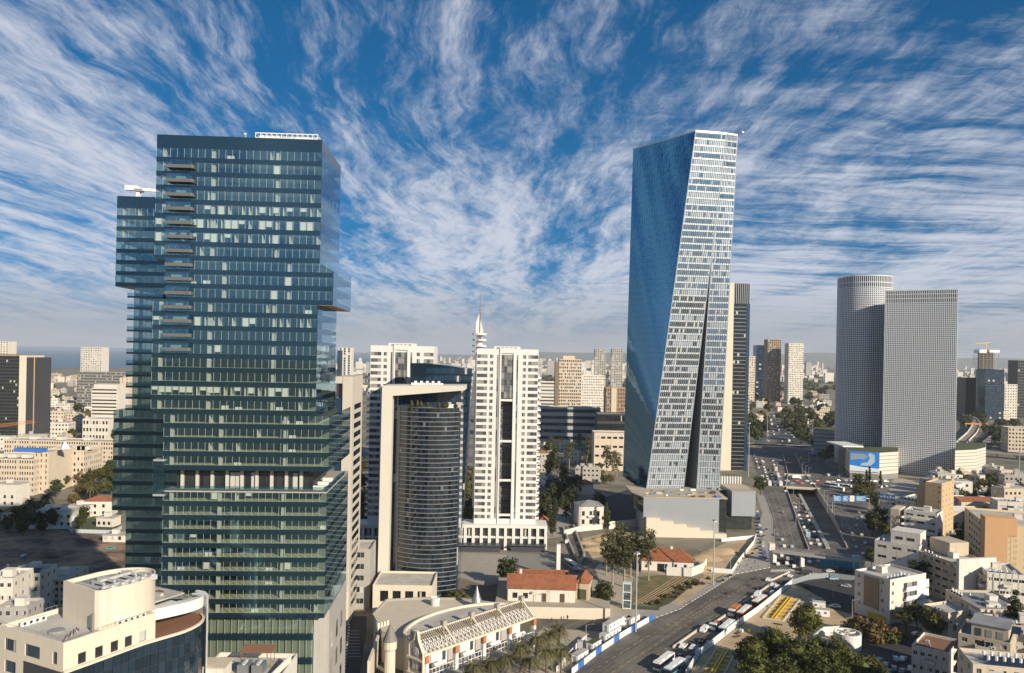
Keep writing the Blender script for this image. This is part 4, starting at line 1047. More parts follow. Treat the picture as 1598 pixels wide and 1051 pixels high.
# ------------------------------------------------------------------ beige and black slab tower behind
DB = 731; p = A(1118, 700, DB); t = thing('black_glass_tower', 'slim black glass tower with beige flank behind the twisted skyscraper', 'tower', (p[0], DB, 0))
zt = Zat(1150, 442, DB); x1 = (1141 - 1118) / FOC * DB; x2 = (1166 - 1118) / FOC * DB; zc = Zat(1150, 474, DB)
b = MB(); b.box(0, 0, 0, x1, 30, zt); b.build('stone_flank', MATS['stone_cream'], t)
b = MB(); b.box(x1 + .02, .3, 0, x2, 30, zc); b.build('body', MATS['core_dark'], t)
b = MB(); nf = 44
for k in range(nf):
    z = zc * k / nf
    for j in range(6): w = (x2 - x1 - 3) / 6; b.face([(x1 + .2 + j * w, .2, z + .8), (x1 + .1 + (j + 1) * w, .2, z + .8), (x1 + .1 + (j + 1) * w, .2, z + 3.4), (x1 + .2 + j * w, .2, z + 3.4)])
b.build('pane', MATS['glass_black'], t, kind='stuff')
b = MB()
for k in range(nf): b.box(x1 + .05, -.15, zc * k / nf, x2 + .1, .2, zc * k / nf + .3)
b.build('floor_line', MATS['steel_grey'], t, kind='stuff')
b = MB(); b.box(x2 - 3, -.2, 0, x2 + .15, .25, zc); b.build('corner_glass', MATS['glass_blue'], t)
b = MB(); b.box(x1 + .3, 1, zc, x2 - .3, 29, zt - .3); b.build('crown', MATS['frame_dark'], t)
b = MB()
for j in range(9): x = x1 + .3 + j * (x2 - x1 - .8) / 8; b.box(x, 0, zc, x + .5, .8, zt)
b.build('crown_fin', MATS['steel_grey'], t, kind='stuff')

# ------------------------------------------------------------------ gridded triangular and round towers
mat('grid_white', (.70, .72, .74), .6, .05, .3)
OT = A(1376, 735, 742)[:2]; PR = A(1490, 742, 712)[:2]; thT = math.atan2(PR[1] - OT[1], PR[0] - OT[0]); WT = math.hypot(PR[0] - OT[0], PR[1] - OT[1])
HT = 169.0; t = thing('gridded_tower', 'broad white-gridded triangular tower with flat front', 'skyscraper', (OT[0], OT[1], 0), thT, 'gridded towers')
b = MB(); b.prism([(0, .3), (WT, .3), (WT * .52, WT * .8)], 0, HT - .5); b.build('body', glass('glass_grid', (.022, .027, .034), .10, .6, .4), t)
def lattice(t, L, H, nc, nr, p3):
    b = MB(); cw = L / nc; rh = (H - 12) / nr
    for i in range(nc + 1):
        x = min(L - .3, max(.3, i * cw)); b.prism([p3(x - .26, -.12), p3(x + .26, -.12), p3(x + .26, .35), p3(x - .26, .35)], 0, H)
    b.build('vertical_rib', MATS['grid_white'], t, kind='stuff')
    b = MB()
    for k in range(nr + 1):
        z = k * rh; b.prism([p3(0, .06), p3(L, .06), p3(L, .4), p3(0, .4)], z - .26 if k else 0, z + .26)
    for z in (H - 8, H - 4): b.prism([p3(0, .06), p3(L, .06), p3(L, .4), p3(0, .4)], z - .25, z + .25)
    b.prism([p3(0, -.02), p3(L, -.02), p3(L, .4), p3(0, .4)], H - .8, H + .1)
    b.build('floor_band', MATS['grid_white'], t, kind='stuff')
lattice(t, WT, HT, 40, 90, lambda a, s: (a, s))
ul = math.hypot(WT * .48, WT * .8); ux, uy = (WT * .52 - WT) / ul, WT * .8 / ul
lattice(t, ul, HT, 40, 90, lambda a, s: (WT + ux * a - uy * s * -1 * -1, .3 + uy * a + ux * s * 1))
ul2 = math.hypot(WT * .52, WT * .8); vx, vy = -WT * .52 / ul2, -WT * .8 / ul2
lattice(t, ul2, HT, 40, 90, lambda a, s: (WT * .52 + vx * a + (-vy) * s, WT * .8 + vy * a + vx * s))
b = MB(); b.box(WT * .25, 6, HT, WT * .3, 8, HT + 1.5); b.box(WT * .5, 9, HT, WT * .58, 12, HT + 1.0); b.tube((WT * .25, 5, HT), (WT * .25, 5, HT + 4), .2, .1); b.build('roof_plant', MATS['plastic_white'], t)
RC = A(1347.5, 570, 800); rr = 40 / FOC * 800; HR = 187.0
t = thing('gridded_tower', 'round white-gridded tower partly in the shadow of its flat neighbour', 'skyscraper', (RC[0], RC[1], 0), 0, 'gridded towers')
b = MB(); b.lathe(0, 0, [(rr - .5, 0), (rr - .5, HR - 1), (0, HR - 1)], 72); b.build('body', MATS['glass_grid'], t)
b = MB(); ncol = 86
for i in range(ncol):
    a = 2 * pi * i / ncol; p = [(cos(a + s * .011) * r, sin(a + s * .011) * r) for s, r in ((-1, rr), (1, rr), (1, rr - .5), (-1, rr - .5))]; b.prism(p, 0, HR, bottom=False)
b.build('vertical_rib', MATS['grid_white'], t, kind='stuff')
b = MB(); nr = 96; rh = (HR - 12) / nr
for k in range(nr + 1): z = k * rh; b.lathe(0, 0, [(rr - .5, z - .3), (rr - .06, z - .3), (rr - .06, z + .3), (rr - .5, z + .3)], 72)
for z in (HR - 7, HR - .5): b.lathe(0, 0, [(rr - .5, z - .3), (rr - .04, z - .3), (rr - .04, z + .3), (rr - .5, z + .3)], 72)
b.build('floor_band', MATS['grid_white'], t, kind='stuff')
# podiums with louvred bands and the billboard
mat('louvre_cream', (.62, .56, .46), .7, .06)
def banded(name, label, poly, h, n, z0=0.0, m='louvre_cream', gap='concrete_dark', extra=None):
    t = thing(name, label, 'building')
    b = MB(); cx = sum(p[0] for p in poly) / len(poly); cy = sum(p[1] for p in poly) / len(poly)
    b.prism([(p[0] + (cx - p[0]) * .012, p[1] + (cy - p[1]) * .012) for p in poly], 0, h - .3); b.build('body', MATS[gap], t)
    for k in range(n):
        b = MB(); e = (h - z0) / n; b.prism(poly, z0 + k * e + e * .2, z0 + (k + 1) * e - .005); b.build('cladding_band', MATS[m], t)
    b = MB(); b.prism([(p[0] + (cx - p[0]) * .03, p[1] + (cy - p[1]) * .03) for p in poly], h, h + .25); b.build('roof', MATS['planting'], t)
    return t
DL = 690
pl = [A(1326, 730, DL + 8)[:2], A(1372, 735, DL)[:2], A(1402, 733, DL + 12)[:2], A(1402, 733, DL + 45)[:2], A(1318, 730, DL + 45)[:2]]
t = banded('shopping_podium', 'cream banded shopping podium carrying a blue billboard', pl, Zat(1360, 707, DL), 6, 4.0)
b = MB(); p0, p1 = pl[0], pl[1]; tx = (p1[0] - p0[0], p1[1] - p0[1]); nl = math.hypot(*tx); nx, ny = tx[1] / nl, -tx[0] / nl
zb0, zb1 = Zat(1350, 737, DL), Zat(1350, 707, DL) + .5
bb = thing('billboard', 'large blue and white wave-patterned billboard on the shopping podium', 'billboard', (p0[0] + nx * .8, p0[1] + ny * .8, zb0), math.atan2(tx[1], tx[0]))
H_ = zb1 - zb0; b = MB(); b.box(0, 0, 0, nl, .4, H_); b.build('backing', MATS['frame_grey'], bb)
def flat(mbname, pts, m, y): 
    q = MB(); q.face([(x * nl, y, z * H_) for x, z in pts]); q.build(mbname, m, bb)
flat('print', [(0, 0), (1, 0), (1, 1), (0, 1)], mat('print_white', (.70, .76, .80), .5, .04), -.01)
flat('print', [(0, .30), (.45, .22), (1, .18), (1, 1), (0, 1)], mat('print_blue', (.02, .20, .62), .5, .06), -.02)
flat('print', [(.02, .55), (.3, .62), (.5, .6), (.62, .75), (.5, .9), (.2, .88), (.02, .9)], mat('print_grey', (.26, .32, .38), .5, .06), -.03)
flat('print', [(.35, .3), (.55, .3), (.7, .3), (.85, .5), (.84, .85), (.7, .95), (.6, .9), (.68, .7), (.6, .48), (.4, .42)], mat('print_pale', (.42, .52, .58), .5, .06), -.04)
pr_ = [A(1490, 737, 690)[:2], A(1522, 739, 700)[:2], A(1538, 734, 722)[:2], A(1538, 730, 760)[:2], A(1490, 730, 760)[:2]]
t = banded('shopping_podium', 'cream banded block with blue base beside the flat gridded tower', pr_, Zat(1510, 703, 695), 7, 7.0)
b = MB(); b.prism([(p[0], p[1] - .3) for p in pr_], 3.5, 6.9); b.build('blue_base', MATS['hoarding_blue'], t)
po = [A(1308, 720, 735)[:2], A(1344, 720, 728)[:2], A(1346, 720, 760)[:2], A(1308, 720, 765)[:2]]
t = banded('shopping_podium', 'white roofed glass corner of the shopping podium under the round tower', po, Zat(1330, 697, 730), 2, 20.0, 'panel_grey')
b = MB(); c0 = A(1312, 697, 727); c1 = A(1346, 697, 724); b.box(c0[0], 722, c0[2], c1[0], 760, c0[2] + 1.2); b.build('canopy', MATS['plastic_white'], t)
pg = [A(1270, 690, 850)[:2], A(1306, 690, 845)[:2], A(1306, 690, 890)[:2], A(1270, 690, 890)[:2]]
banded('car_park_building', 'low grey louvred building left of the round tower', pg, Zat(1285, 672, 850), 6, 3.0, 'panel_grey', 'frame_dark')

# ------------------------------------------------------------------ materials for the middle ground
mat('render_white', (.66, .61, .53), .85, .12, .5, streak=.38)
mat('render_cream', (.60, .50, .38), .85, .12, .5, streak=.34)
mat('render_beige', (.50, .41, .30), .85, .12, .5, streak=.36)
mat('render_tan', (.50, .36, .20), .85, .08, .5, streak=.12)
mat('render_orange', (.62, .36, .18), .85, .06, .5, streak=.08)
mat('render_yellow', (.66, .50, .30), .85, .06, .5, streak=.08)
mat('render_grey', (.38, .36, .34), .85, .10, .5, streak=.25)
mat('render_brown', (.33, .23, .15), .85, .10, .5, streak=.2)
mat('roof_tile', (.36, .125, .055), .85, .4, 1.6, ncol=(.25, .10, .055))
mat('roof_rust', (.22, .105, .06), .85, .12, .6)
mat('brick_red', (.40, .16, .08), .8, .15, 1.0)
mat('solar_panel', (.02, .03, .06), .15, .05, spec=.8)
mat('duct_metal', (.62, .61, .58), .4, .08, metal=.3)

mat('wood_pale', (.34, .27, .18), .85, .15, .8)
def roofstuff(t, w, d, h, rng, n=5, solar=0, hut=True, z=None, x0=0, y0=0):
    """stair hut, solar boilers and coolers standing on a flat roof, as parts of the house"""
    z = h if z is None else z
    if hut:
        b = MB(); a, c = x0 + w * rng.uniform(.3, .55), y0 + d * rng.uniform(.35, .6); b.box(a, c, z, a + 3.4, c + 3, z + 2.5); b.box(a - .15, c - .15, z + 2.5, a + 3.55, c + 3.15, z + 2.65); b.build('stair_hut', MATS['render_white'], t)
    for i in range(3):
        b = MB(); a, c = x0 + rng.uniform(1, max(1.1, w - 3)), y0 + rng.uniform(1, max(1.1, d - 2)); b.tube((a, c, z + .15), (a + rng.uniform(-3, 3), c + rng.uniform(-2, 2), z + .15), .08, .08, 5); b.build('pipe', MATS['pole_grey'], t)
    b = MB(); a, c = x0 + rng.uniform(1, max(1.1, w - 3)), y0 + rng.uniform(1, max(1.1, d - 2)); b.tube((a, c, z), (a, c, z + 3.2), .05, .04, 5); b.beam((a - .8, c, z + 2.9), (a + .8, c, z + 2.9), .05, .05); b.beam((a - .5, c, z + 2.5), (a + .5, c, z + 2.5), .05, .05); b.build('aerial', MATS['steel_grey'], t)
    bm = shared('boiler', _boiler); am = shared('acunit', _ac)
    for i in range(n): put(am, 'air_conditioner', t, (x0 + rng.uniform(.8, max(.9, w - 1.6)), y0 + rng.uniform(.8, max(.9, d - 1.6)), z), rng.choice((0, pi / 2)))
    for i in range(solar): put(bm, 'solar_boiler', t, (x0 + 1.0 + (i % 6) * 2.1, y0 + 1.2 + (i // 6) * 3.0, z), 0)
def _boiler():
    b = MB(); b.tube((.2, .9, .55), (.2, .9, 1.9), .34, .34, 8, 0); b.prism([(0, -.6), (1.5, -.6), (1.5, .6), (0, .6)], .1, .2, 1, z1s=[.25, .25, 1.0, 1.0], z0s=[.18, .18, .93, .93]); b.box(0, .5, 0, .08, .6, .9, 2); b.box(1.4, .5, 0, 1.48, .6, .9, 2)
    return b.mesh('solar_boiler', [MATS['plastic_white'], MATS['solar_panel'], MATS['steel_grey']])
def _ac():
    b = MB(); b.box(0, 0, .1, 1.0, .45, .85); b.box(.05, .05, 0, .15, .4, .1); b.box(.85, .05, 0, .95, .4, .1); b.lathe(.5, -.01, [(0, .3), (.01, .3)], 4)
    b.prism([(.5 + .28 * cos(2 * pi * i / 8), -.012) for i in range(2)] + [(.5, -.012)], .3, .31); b.face([(.5 + .28 * cos(2 * pi * i / 10), -.006, .48 + .28 * sin(2 * pi * i / 10)) for i in range(10)], 1)
    return b.mesh('air_conditioner', [MATS['plastic_white'], MATS['frame_dark']])
def dress(t, w, d, h, fl, z0, rng, front=True, balc=2):
    """balconies, wall coolers, shutters and down pipes on the street front"""
    fh = (h - z0) / fl; am = shared('acunit', _ac)
    for c in range(balc):
        bw = rng.uniform(2.6, min(4.2, w / 3)); x = (c + .5) * w / balc - bw / 2 + rng.uniform(-.8, .8); x = max(.2, min(w - bw - .2, x)); solid = rng.random() < .6
        for k in range(1, fl):
            z = z0 + k * fh - .1; key = ('balc', round(bw * 2) / 2, solid); o = put(shared(key, lambda: _balcony(round(bw * 2) / 2, solid)), 'balcony', t, (x, 0, z))
            if rng.random() < .35: b_ = shared(('shut', round(bw * 2) / 2), lambda: _shutter(round(bw * 2) / 2)); put(b_, 'shutter', o, (0, 0, 0))
    for i in range(int(w * fl / 14)): put(am, 'air_conditioner', t, (rng.uniform(.5, w - 1.2), -.5, z0 + rng.randrange(fl) * fh + .2))
    for i in range(max(1, int(w // 8))): b = MB(); x = rng.uniform(.3, w - .3); b.tube((x, -.12, .1), (x, -.12, h - .5), .07, .07, 5); b.build('down_pipe', MATS['pole_grey'], t)
def _balcony(bw, solid):
    b = MB(); b.box(0, -1.25, -.15, bw, 0, .02); m = 0 if solid else 1; b.box(0, -1.25, .02, bw, -1.18, .95, m); b.box(0, -1.18, .02, .07, 0, .95, m); b.box(bw - .07, -1.18, .02, bw, 0, .95, m); b.face([(.3, -.02, .05), (bw - .3, -.02, .05), (bw - .3, -.02, 2.1), (.3, -.02, 2.1)], 2); return b.mesh('balcony', [MATS['render_white'], MATS['rail_glass'], MATS['glass_dark']])
def _shutter(bw): b = MB(); b.box(.05, -1.2, .95, bw - .05, -1.14, 2.4); return b.mesh('shutter', MATS['plastic_white'])
def corner_house(name, label, cat, pc, pr, pl, ytop, wall, sides, floors, **kw):
    """house with one corner towards the camera; base pixels of corner, right end and left end"""
    c, r, l = G(*pc), G(*pr), G(*pl); th = math.atan2(r[1] - c[1], r[0] - c[0]); w = math.hypot(r[0] - c[0], r[1] - c[1])
    d = -(l[0] - c[0]) * sin(th) + (l[1] - c[1]) * cos(th); h = Zat(pc[0], ytop, c[1])
    sd = {k: (v(w) if k in ('front', 'back') else v(d)) for k, v in sides.items()}
    return house(name, label, cat, c, th, w, d, h, wall, sd, floors, **kw), w, d, h
def at_depth(name, label, cat, x0, x1, D, ytop, depth, wall, sides, floors, th=0.0, **kw):
    p = A(x0, 600, D); w = (x1 - x0) / FOC * D / max(.3, cos(th)); h = Zat(x0, ytop, D)
    sd = {k: (v(w) if k in ('front', 'back') else v(depth)) for k, v in sides.items()}
    return house(name, label, cat, p[:2], th, w, depth, h, wall, sd, floors, **kw), w, depth, h
E = lambda n, w: (lambda L: even(L, n, min(w, L / n * .8)))

# ------------------------------------------------------------------ rounded office block, near left corner of the view
dA = A(99, 1004, 150); TH6 = R(63.5); ZR = dA[2]
t = thing('rounded_office', 'cream office block with a drum roof and curved glass front, cut by the frame', 'building', (dA[0] * .9, dA[1] * .9, CAMZ * .1), TH6); t.scale = (.9, .9, .9)
b = MB(); b.box(.3, .3, -CAMZ * .1 / .9, 34, 19.5, .1); b.build('plinth', MATS['stone_cream'], t)
W6, D6 = 20.5, 20.0
mb = MB(); xb, xc = grid_breaks(W6, [(3.0, 1.7), (6.6, 1.7), (10.0, 1.7), (13.2, 1.7), (16.6, 1.6)])
zb, zc = grid_breaks(ZR, [(ZR - 5.1, 2.1)])
facade(mb, lambda a, z, s: (a, s, z), xb, zb, {(i, j) for i in xc for j in zc}, .3)
xb2, xc2 = grid_breaks(D6, [(1.2, 1.3), (8.0, 4.6), (15.4, 3.4)]); zb2, zc2 = grid_breaks(ZR, [(ZR - 9.2 - 4.4 * 0, 2.4), (ZR - 4.6, 2.4)])
zb2, zc2 = grid_breaks(ZR, [(ZR - 22, 2.4), (ZR - 17.6, 2.4), (ZR - 13.2, 2.4), (ZR - 8.8, 2.4), (ZR - 4.5, 2.4)])
LS = lambda a, z, s: (s, D6 - a, z)
xbl, xcl = grid_breaks(D6, [(2.0, 3.6), (8.4, 4.6), (16.8, 1.4)])
facade(mb, LS, xbl, zb2, {(i, j) for i in xcl for j in zc2}, .35)
mb.face([(W6, 0, 0), (W6, D6, 0), (W6, D6, ZR), (W6, 0, ZR)]); mb.face([(0, D6, 0), (W6, D6, 0), (W6, D6, ZR), (0, D6, ZR)])
mb.face([(.3, .3, ZR - 1), (W6 - .3, .3, ZR - 1), (W6 - .3, D6 - .3, ZR - 1), (.3, D6 - .3, ZR - 1)], 1)
ro = [(0, 0), (W6, 0), (W6, D6), (0, D6)]; ri = [(.3, .3), (W6 - .3, .3), (W6 - .3, D6 - .3), (.3, D6 - .3)]
for i in range(4):
    a, b_, c, e = ro[i], ro[(i + 1) % 4], ri[(i + 1) % 4], ri[i]; mb.face([(*a, ZR), (*b_, ZR), (*c, ZR), (*e, ZR)]); mb.face([(*e, ZR), (*c, ZR), (*c, ZR - 1), (*e, ZR - 1)])
mb.build('wall', [MATS['stone_cream'], MATS['roof_felt']], t)
for i in xc: put(winmesh(xb[i + 1] - xb[i], 2.1, 'glass_dark', 'frame_dark', 0), 'window', t, (xb[i], .16, ZR - 5.1))
for i in xcl:
    for j in zc2: put(winmesh(xbl[i + 1] - xbl[i], 2.4, 'glass_blue', 'frame_dark', 2), 'window', t, (.2, D6 - xbl[i], zb2[j]), -pi / 2)
# drum
b = MB(); dp = [(9.2, 4.0), (9.6, 3.2), (10.4, 2.7)] + [(16.6 + 9.4 * cos(a), 8.8 + 6.9 * sin(a)) for a in [R(-118 + i * 7) for i in range(31)]] + [(12, 15.8), (10.4, 15.6)]
ZD = ZR + 6.9
b.prism(dp, ZR - 1.02, ZD - .9, mt=1)
cxd = sum(p[0] for p in dp) / len(dp); cyd = sum(p[1] for p in dp) / len(dp); inn = [(p[0] + (cxd - p[0]) * .05, p[1] + (cyd - p[1]) * .05) for p in dp]
for i in range(len(dp)):
    j = (i + 1) % len(dp); b.face([(*dp[i], ZD - .9), (*dp[j], ZD - .9), (*dp[j], ZD), (*dp[i], ZD)]); b.face([(*dp[i], ZD), (*dp[j], ZD), (*inn[j], ZD), (*inn[i], ZD)]); b.face([(*inn[i], ZD), (*inn[j], ZD), (*inn[j], ZD - .9), (*inn[i], ZD - .9)])
b.build('drum', [MATS['stone_cream'], MATS['roof_grey']], t)
for i in range(7):                       # ducts on the drum
    b = MB(); x = 11.8 + i * 1.9; y1 = 12.6 - (i * 5 % 3) * .9; y0 = 5 + (i * 7 % 4) * .8; zq = ZD - .45 + .22 * (i % 3); b.beam((x, y0, zq), (x, y1, zq), .42, .45); b.beam((x, y1, ZD - .85), (x, y1, zq + .2), .4, .4); b.beam((x, y0, ZD - .85), (x, y0, zq), .4, .4); b.build('duct', MATS['duct_metal'], t)
for yy in (4.4, 9.2):
    b = MB(); b.beam((11 + (yy > 5) * 3, yy, ZD), (23.5 - (yy < 5) * 2, yy, ZD), .5, .55); b.build('duct', MATS['duct_metal'], t)
for i in range(5): b = MB(); b.box(12 + i * 2.4, 2.9, ZD - .9, 13.6 + i * 2.4, 4.0, ZD + .1); b.lathe(12.8 + i * 2.4, 3.45, [(.5, ZD + .1), (.5, ZD + .35), (0, ZD + .35)], 10); b.build('cooling_unit', MATS['duct_metal'], t)
for i in range(5): put(shared('acunit', _ac), 'air_conditioner', t, (12.5 + i * 1.4, 1.5, ZR - 1), 0, 1.3)
for i in range(4): put(shared('acunit', _ac), 'air_conditioner', t, (3 + i * 1.3, 17.5, ZR - 1), 0, 1.3)
for i in range(7): b = MB(); b.tube((2 + i * .9, 3 + i * .5, ZR - .8), (5 + i * .5, 6 + i * .3, ZR - .8), .1, .1, 6); b.build('pipe', MATS['duct_metal' if i % 2 else 'roof_rust'], t)
b = MB(); b.lathe(5, 9.5, [(0, ZR - .99), (1.7, ZR - .97), (1.5, ZR - .6), (0, ZR - .55)], 12); b.build('roof_vent', MATS['roof_grey'], t)
b = MB(); b.box(8.2, 3.2, ZR - 1, 8.7, 3.7, ZR + 2.6); b.build('flue', MATS['concrete_dark'], t)
rail = MB()
for (p, q) in (((.1, .1), (W6 - .1, .1)), ((.1, .1), (.1, D6 - .1)), ((.1, D6 - .1), (12, D6 - .1))):
    rail.tube((*p, ZR + .7), (*q, ZR + .7), .04, .04, 4); n = 10
    for i in range(n + 1): x = lerp(p, q, i / n); rail.tube((*x, ZR), (*x, ZR + .72), .03, .03, 4)
rail.build('railing', MATS['frame_grey'], t)
# curved glass front and rust-coloured terrace
cg = [(-.2, -.5), (6, -.6), (12, -.6), (17, -.7), (22, -1.5), (26.4, -2.1), (31, -1.2), (34.5, 1.2), (36.4, 4.5)]
def spline(P, n):
    out = []
    for i in range(len(P) - 1):
        p0, p1, p2, p3 = P[max(0, i - 1)], P[i], P[i + 1], P[min(len(P) - 1, i + 2)]
        for k in range(n):
            s = k / n; out.append(tuple(.5 * (2 * p1[j] + (p2[j] - p0[j]) * s + (2 * p0[j] - 5 * p1[j] + 4 * p2[j] - p3[j]) * s * s + (3 * p1[j] - p0[j] - 3 * p2[j] + p3[j]) * s ** 3) for j in (0, 1)))
    return out + [P[-1]]
sp = spline(cg, 3); ZG = ZR - 5.5
gb = glass('glass_mirror', (.02, .04, .065), .03, 1.0, .3, .0, wob=.10, metal=.3)
pid = 0
for k in range(12):
    z1 = ZG - k * 2.6; z0 = z1 - 2.5
    for i in range(len(sp) - 1):
        b = MB(); a, c = lerp(sp[i], sp[i + 1], .02), lerp(sp[i], sp[i + 1], .98)
        b.face([(*a, z0), (*c, z0), (*c, z1), (*a, z1)]); b.build('pane', gb, t); pid += 1
b = MB(); cxx = [(p[0], p[1] + .25) for p in sp]
b.prism(cxx + [(36, 12), (0, 12)], 0, ZG - .05, mt=1); b.build('curved_core', [MATS['frame_dark'], MATS['roof_rust']], t)
b = MB()
for i in range(len(sp) - 1): b.beam((*sp[i], ZG + .1), (*sp[i + 1], ZG + .1), .5, .5)
b.build('coping', MATS['stone_cream'], t)
fr_ = spline([(20.5, 4.4), (26, 2.4), (31, 1.2), (34.8, 1.8), (37.0, 4.4)], 4)
b = MB()
for i in range(len(fr_) - 1):
    p, q = fr_[i], fr_[i + 1]; th_ = math.atan2(q[1] - p[1], q[0] - p[0]); nx, ny = -sin(th_) * 2.4, cos(th_) * 2.4
    b.prism([p, q, (q[0] + nx, q[1] + ny), (p[0] + nx, p[1] + ny)], ZR - 3.0, ZR - .6)
b.build('ring_beam', MATS['stone_white'], t)
b = MB(); b.prism([(34.7, .5), (36.2, 1.6), (37.6, 4.2), (37.5, 6.6), (36.6, 6.4), (35.6, 2.6)], 0, ZR - .55); b.build('column', MATS['stone_white'], t)
b = MB(); b.box(20.6, 10.5, 0, 35, D6, ZR - 3.2); b.build('rear_wall', MATS['stone_white'], t)
b = MB(); b.box(21, 6.9, ZR - .6, 34, 18, ZR - .3); b.build('rear_roof', MATS['roof_felt'], t)
for i in range(8): b = MB(); x = 22 + i * 1.2; b.box(x, 9 + i % 3, ZR - .3, x + .8, 11 + i % 3, ZR + .3); b.build('roof_clutter', MATS['roof_rust' if i % 2 else 'duct_metal'], t)

# flat roof in front of the stacked tower
t, w, d, h = at_depth('low_rooftop_building', 'low white flat-roofed building with two grey coolers in front of the glass tower', 'building', 313, 444, 163, 1058, 14, 'render_white', {'front': E(4, 1.2)}, 8, roof='roof_felt')
for i in range(2):
    b = MB(); x = 7.2 + i * 3.0; b.box(x, 4, h - .9, x + 2.3, 7.2, h + 1.1); b.build('cooler', MATS['steel_grey'], t)
    for j in range(3): b = MB(); b.lathe(x + 1.15, 4.6 + j, [(.42, h + 1.1), (.42, h + 1.35), (0, h + 1.3)], 10); b.build('fan', MATS['duct_metal'], t)
b = MB(); b.prism([(6.4, 8), (13.2, 8), (13.2, 11), (6.4, 11)], h + 2.2, h + 2.35, z0s=[h + 2.2, h + 2.2, h + 2.9, h + 2.9], z1s=[h + 2.3, h + 2.3, h + 3, h + 3])
for x in (6.6, 13.0):
    for y in (8.2, 10.8): b.tube((x, y, h - .9), (x, y, h + 2.4), .08)
b.build('canopy', MATS['roof_rust'], t)
b = MB(); b.box(.2, 1, h - .9, 5.4, 6, h + 1.6); b.build('roof_hut', MATS['render_white'], t)
b = MB(); b.box(-.1, .7, h + 1.6, 5.8, 6.3, h + 1.8); b.build('hut_roof', MATS['render_cream'], t)
b = MB(); b.prism([(14.2, 0), (14.5, 0), (17.2, 9), (16.9, 9)], h - .9, h + .4, z1s=[h - .2, h - .2, h + 1.6, h + 1.6]); b.build('sloping_wall', MATS['render_white'], t)
for i in range(4): put(shared('acunit', _ac), 'air_conditioner', t, (1 + i * 1.2, .6, h - .9))

# ------------------------------------------------------------------ low white houses behind the rounded office
rg = random.Random(4)
for (x0, x1, D, yt, dep, wl, lab, nw) in [(-20, 24, 285, 903, 14, 'render_white', 'white three-storey house at the frame edge behind the rounded office', 4), (14, 66, 300, 895, 13, 'render_white', 'white house with solar panels on its roof behind the rounded office', 5),
                                          (62, 106, 312, 905, 20, 'render_cream', 'cream house with slit windows between the white house and the drum', 5), (0, 48, 262, 948, 10, 'render_grey', 'low grey house below the white three-storey house', 4)]:
    t, w, d, h = at_depth('house', lab, 'house', x0, x1, D, yt, dep, wl, {'front': E(nw, 1.3), 'right': E(3, 1.2)}, 4, th=R(4), fr='frame_grey')
    roofstuff(t, w, d, h - .9, rg, 4, 0, True)
    if 'solar' in lab:
        for i in range(5): b = MB(); b.prism([(2 + i * 1.7, 3), (3.5 + i * 1.7, 3), (3.5 + i * 1.7, 6), (2 + i * 1.7, 6)], h - .8, h - .7, z0s=[h - .8, h - .8, h + .4, h + .4], z1s=[h - .7, h - .7, h + .5, h + .5]); b.build('solar_panel', MATS['solar_panel'], t)

# ------------------------------------------------------------------ castle-like mall
eO = A(665, 1022, 245); TH7 = R(47); ez = 10.0
t = thing('castle_mall', 'beige mock-castle mall with trellis gallery and curved roof', 'building', (eO[0], eO[1], 0), TH7)
L7 = 50.0
b = MB()
arcp = [(25 + 25.5 * cos(a), 6.5 + 15.5 * sin(a)) for a in [pi * i / 24 for i in range(25)]]
b.prism(arcp, 0, 12.0, mt=1); b.build('apse', [MATS['stone_cream'], MATS['roof_felt']], t)
b = MB()
for i in range(24): b.beam((*arcp[i], 12.4), (*arcp[i + 1], 12.4), .7, .8)
b.build('apse_parapet', MATS['stone_cream'], t)
loc7 = lambda p: ((p[0] - eO[0]) * cos(TH7) + (p[1] - eO[1]) * sin(TH7), -(p[0] - eO[0]) * sin(TH7) + (p[1] - eO[1]) * cos(TH7))
rp_ = [loc7(G(x, y, 10.5)) for x, y in ((583, 960), (603, 938), (660, 935), (719, 936), (786, 945), (775, 958), (640, 1000), (596, 985))]
b = MB(); b.prism(rp_, 0, 10.5, mt=1); b.build('rear_block', [MATS['stone_cream'], mat('roof_sandy', (.56, .49, .38), .9, .12, .3)], t)
b = MB()
for i in range(5): b.beam((*rp_[i], 10.8), (*rp_[i + 1], 10.8), .6, .7)
b.build('rear_parapet', MATS['stone_grey'], t)
for i in range(5):                      # pillars along the gallery
    x = i * L7 / 4; b = MB(); b.box(x - .65, -.65, 0, x + .65, .65, ez - 2.6); b.build('pillar', MATS['stone_white'], t)
    b = MB(); b.box(x - .7, -.7, ez - 2.6, x + .7, .7, ez - .2); b.build('brick_capital', MATS['brick_red'], t)
    b = MB(); b.box(x - .8, 5.2, 11.5, x + .8, 6.8, 16.3); b.build('ridge_post', MATS['stone_grey'], t)
b = MB(); b.beam((-1, 0, ez), (L7 + 1, 0, ez), .9, .7); b.build('eave_beam', MATS['stone_cream'], t)
b = MB(); b.beam((-1, 6, 14.6), (L7 + 1, 6, 14.6), .5, .5); b.build('ridge_beam', MATS['stone_cream'], t)
slat = shared('slat7', lambda: (lambda q: (q.beam((0, 0, ez + .2), (0, 6, 14.7), .24, .3), q.mesh('slat', MATS['wood_pale']))[1])(MB()))
n = 58
for i in range(n): put(slat, 'slat', t, (i * L7 / (n - 1), 0, 0))
crs = [shared('cross7' + str(s), lambda s=s: (lambda q: (q.beam((-.9 * s, 0, ez + .3), (.9 * s, 3.4, 12.9), .2, .2), q.mesh('lattice_bar', MATS['stone_white']))[1])(MB())) for s in (1, -1)]
for i in range(28):
    for c in crs: put(c, 'lattice_bar', t, (1.2 + i * L7 / 29, -.1, 0))
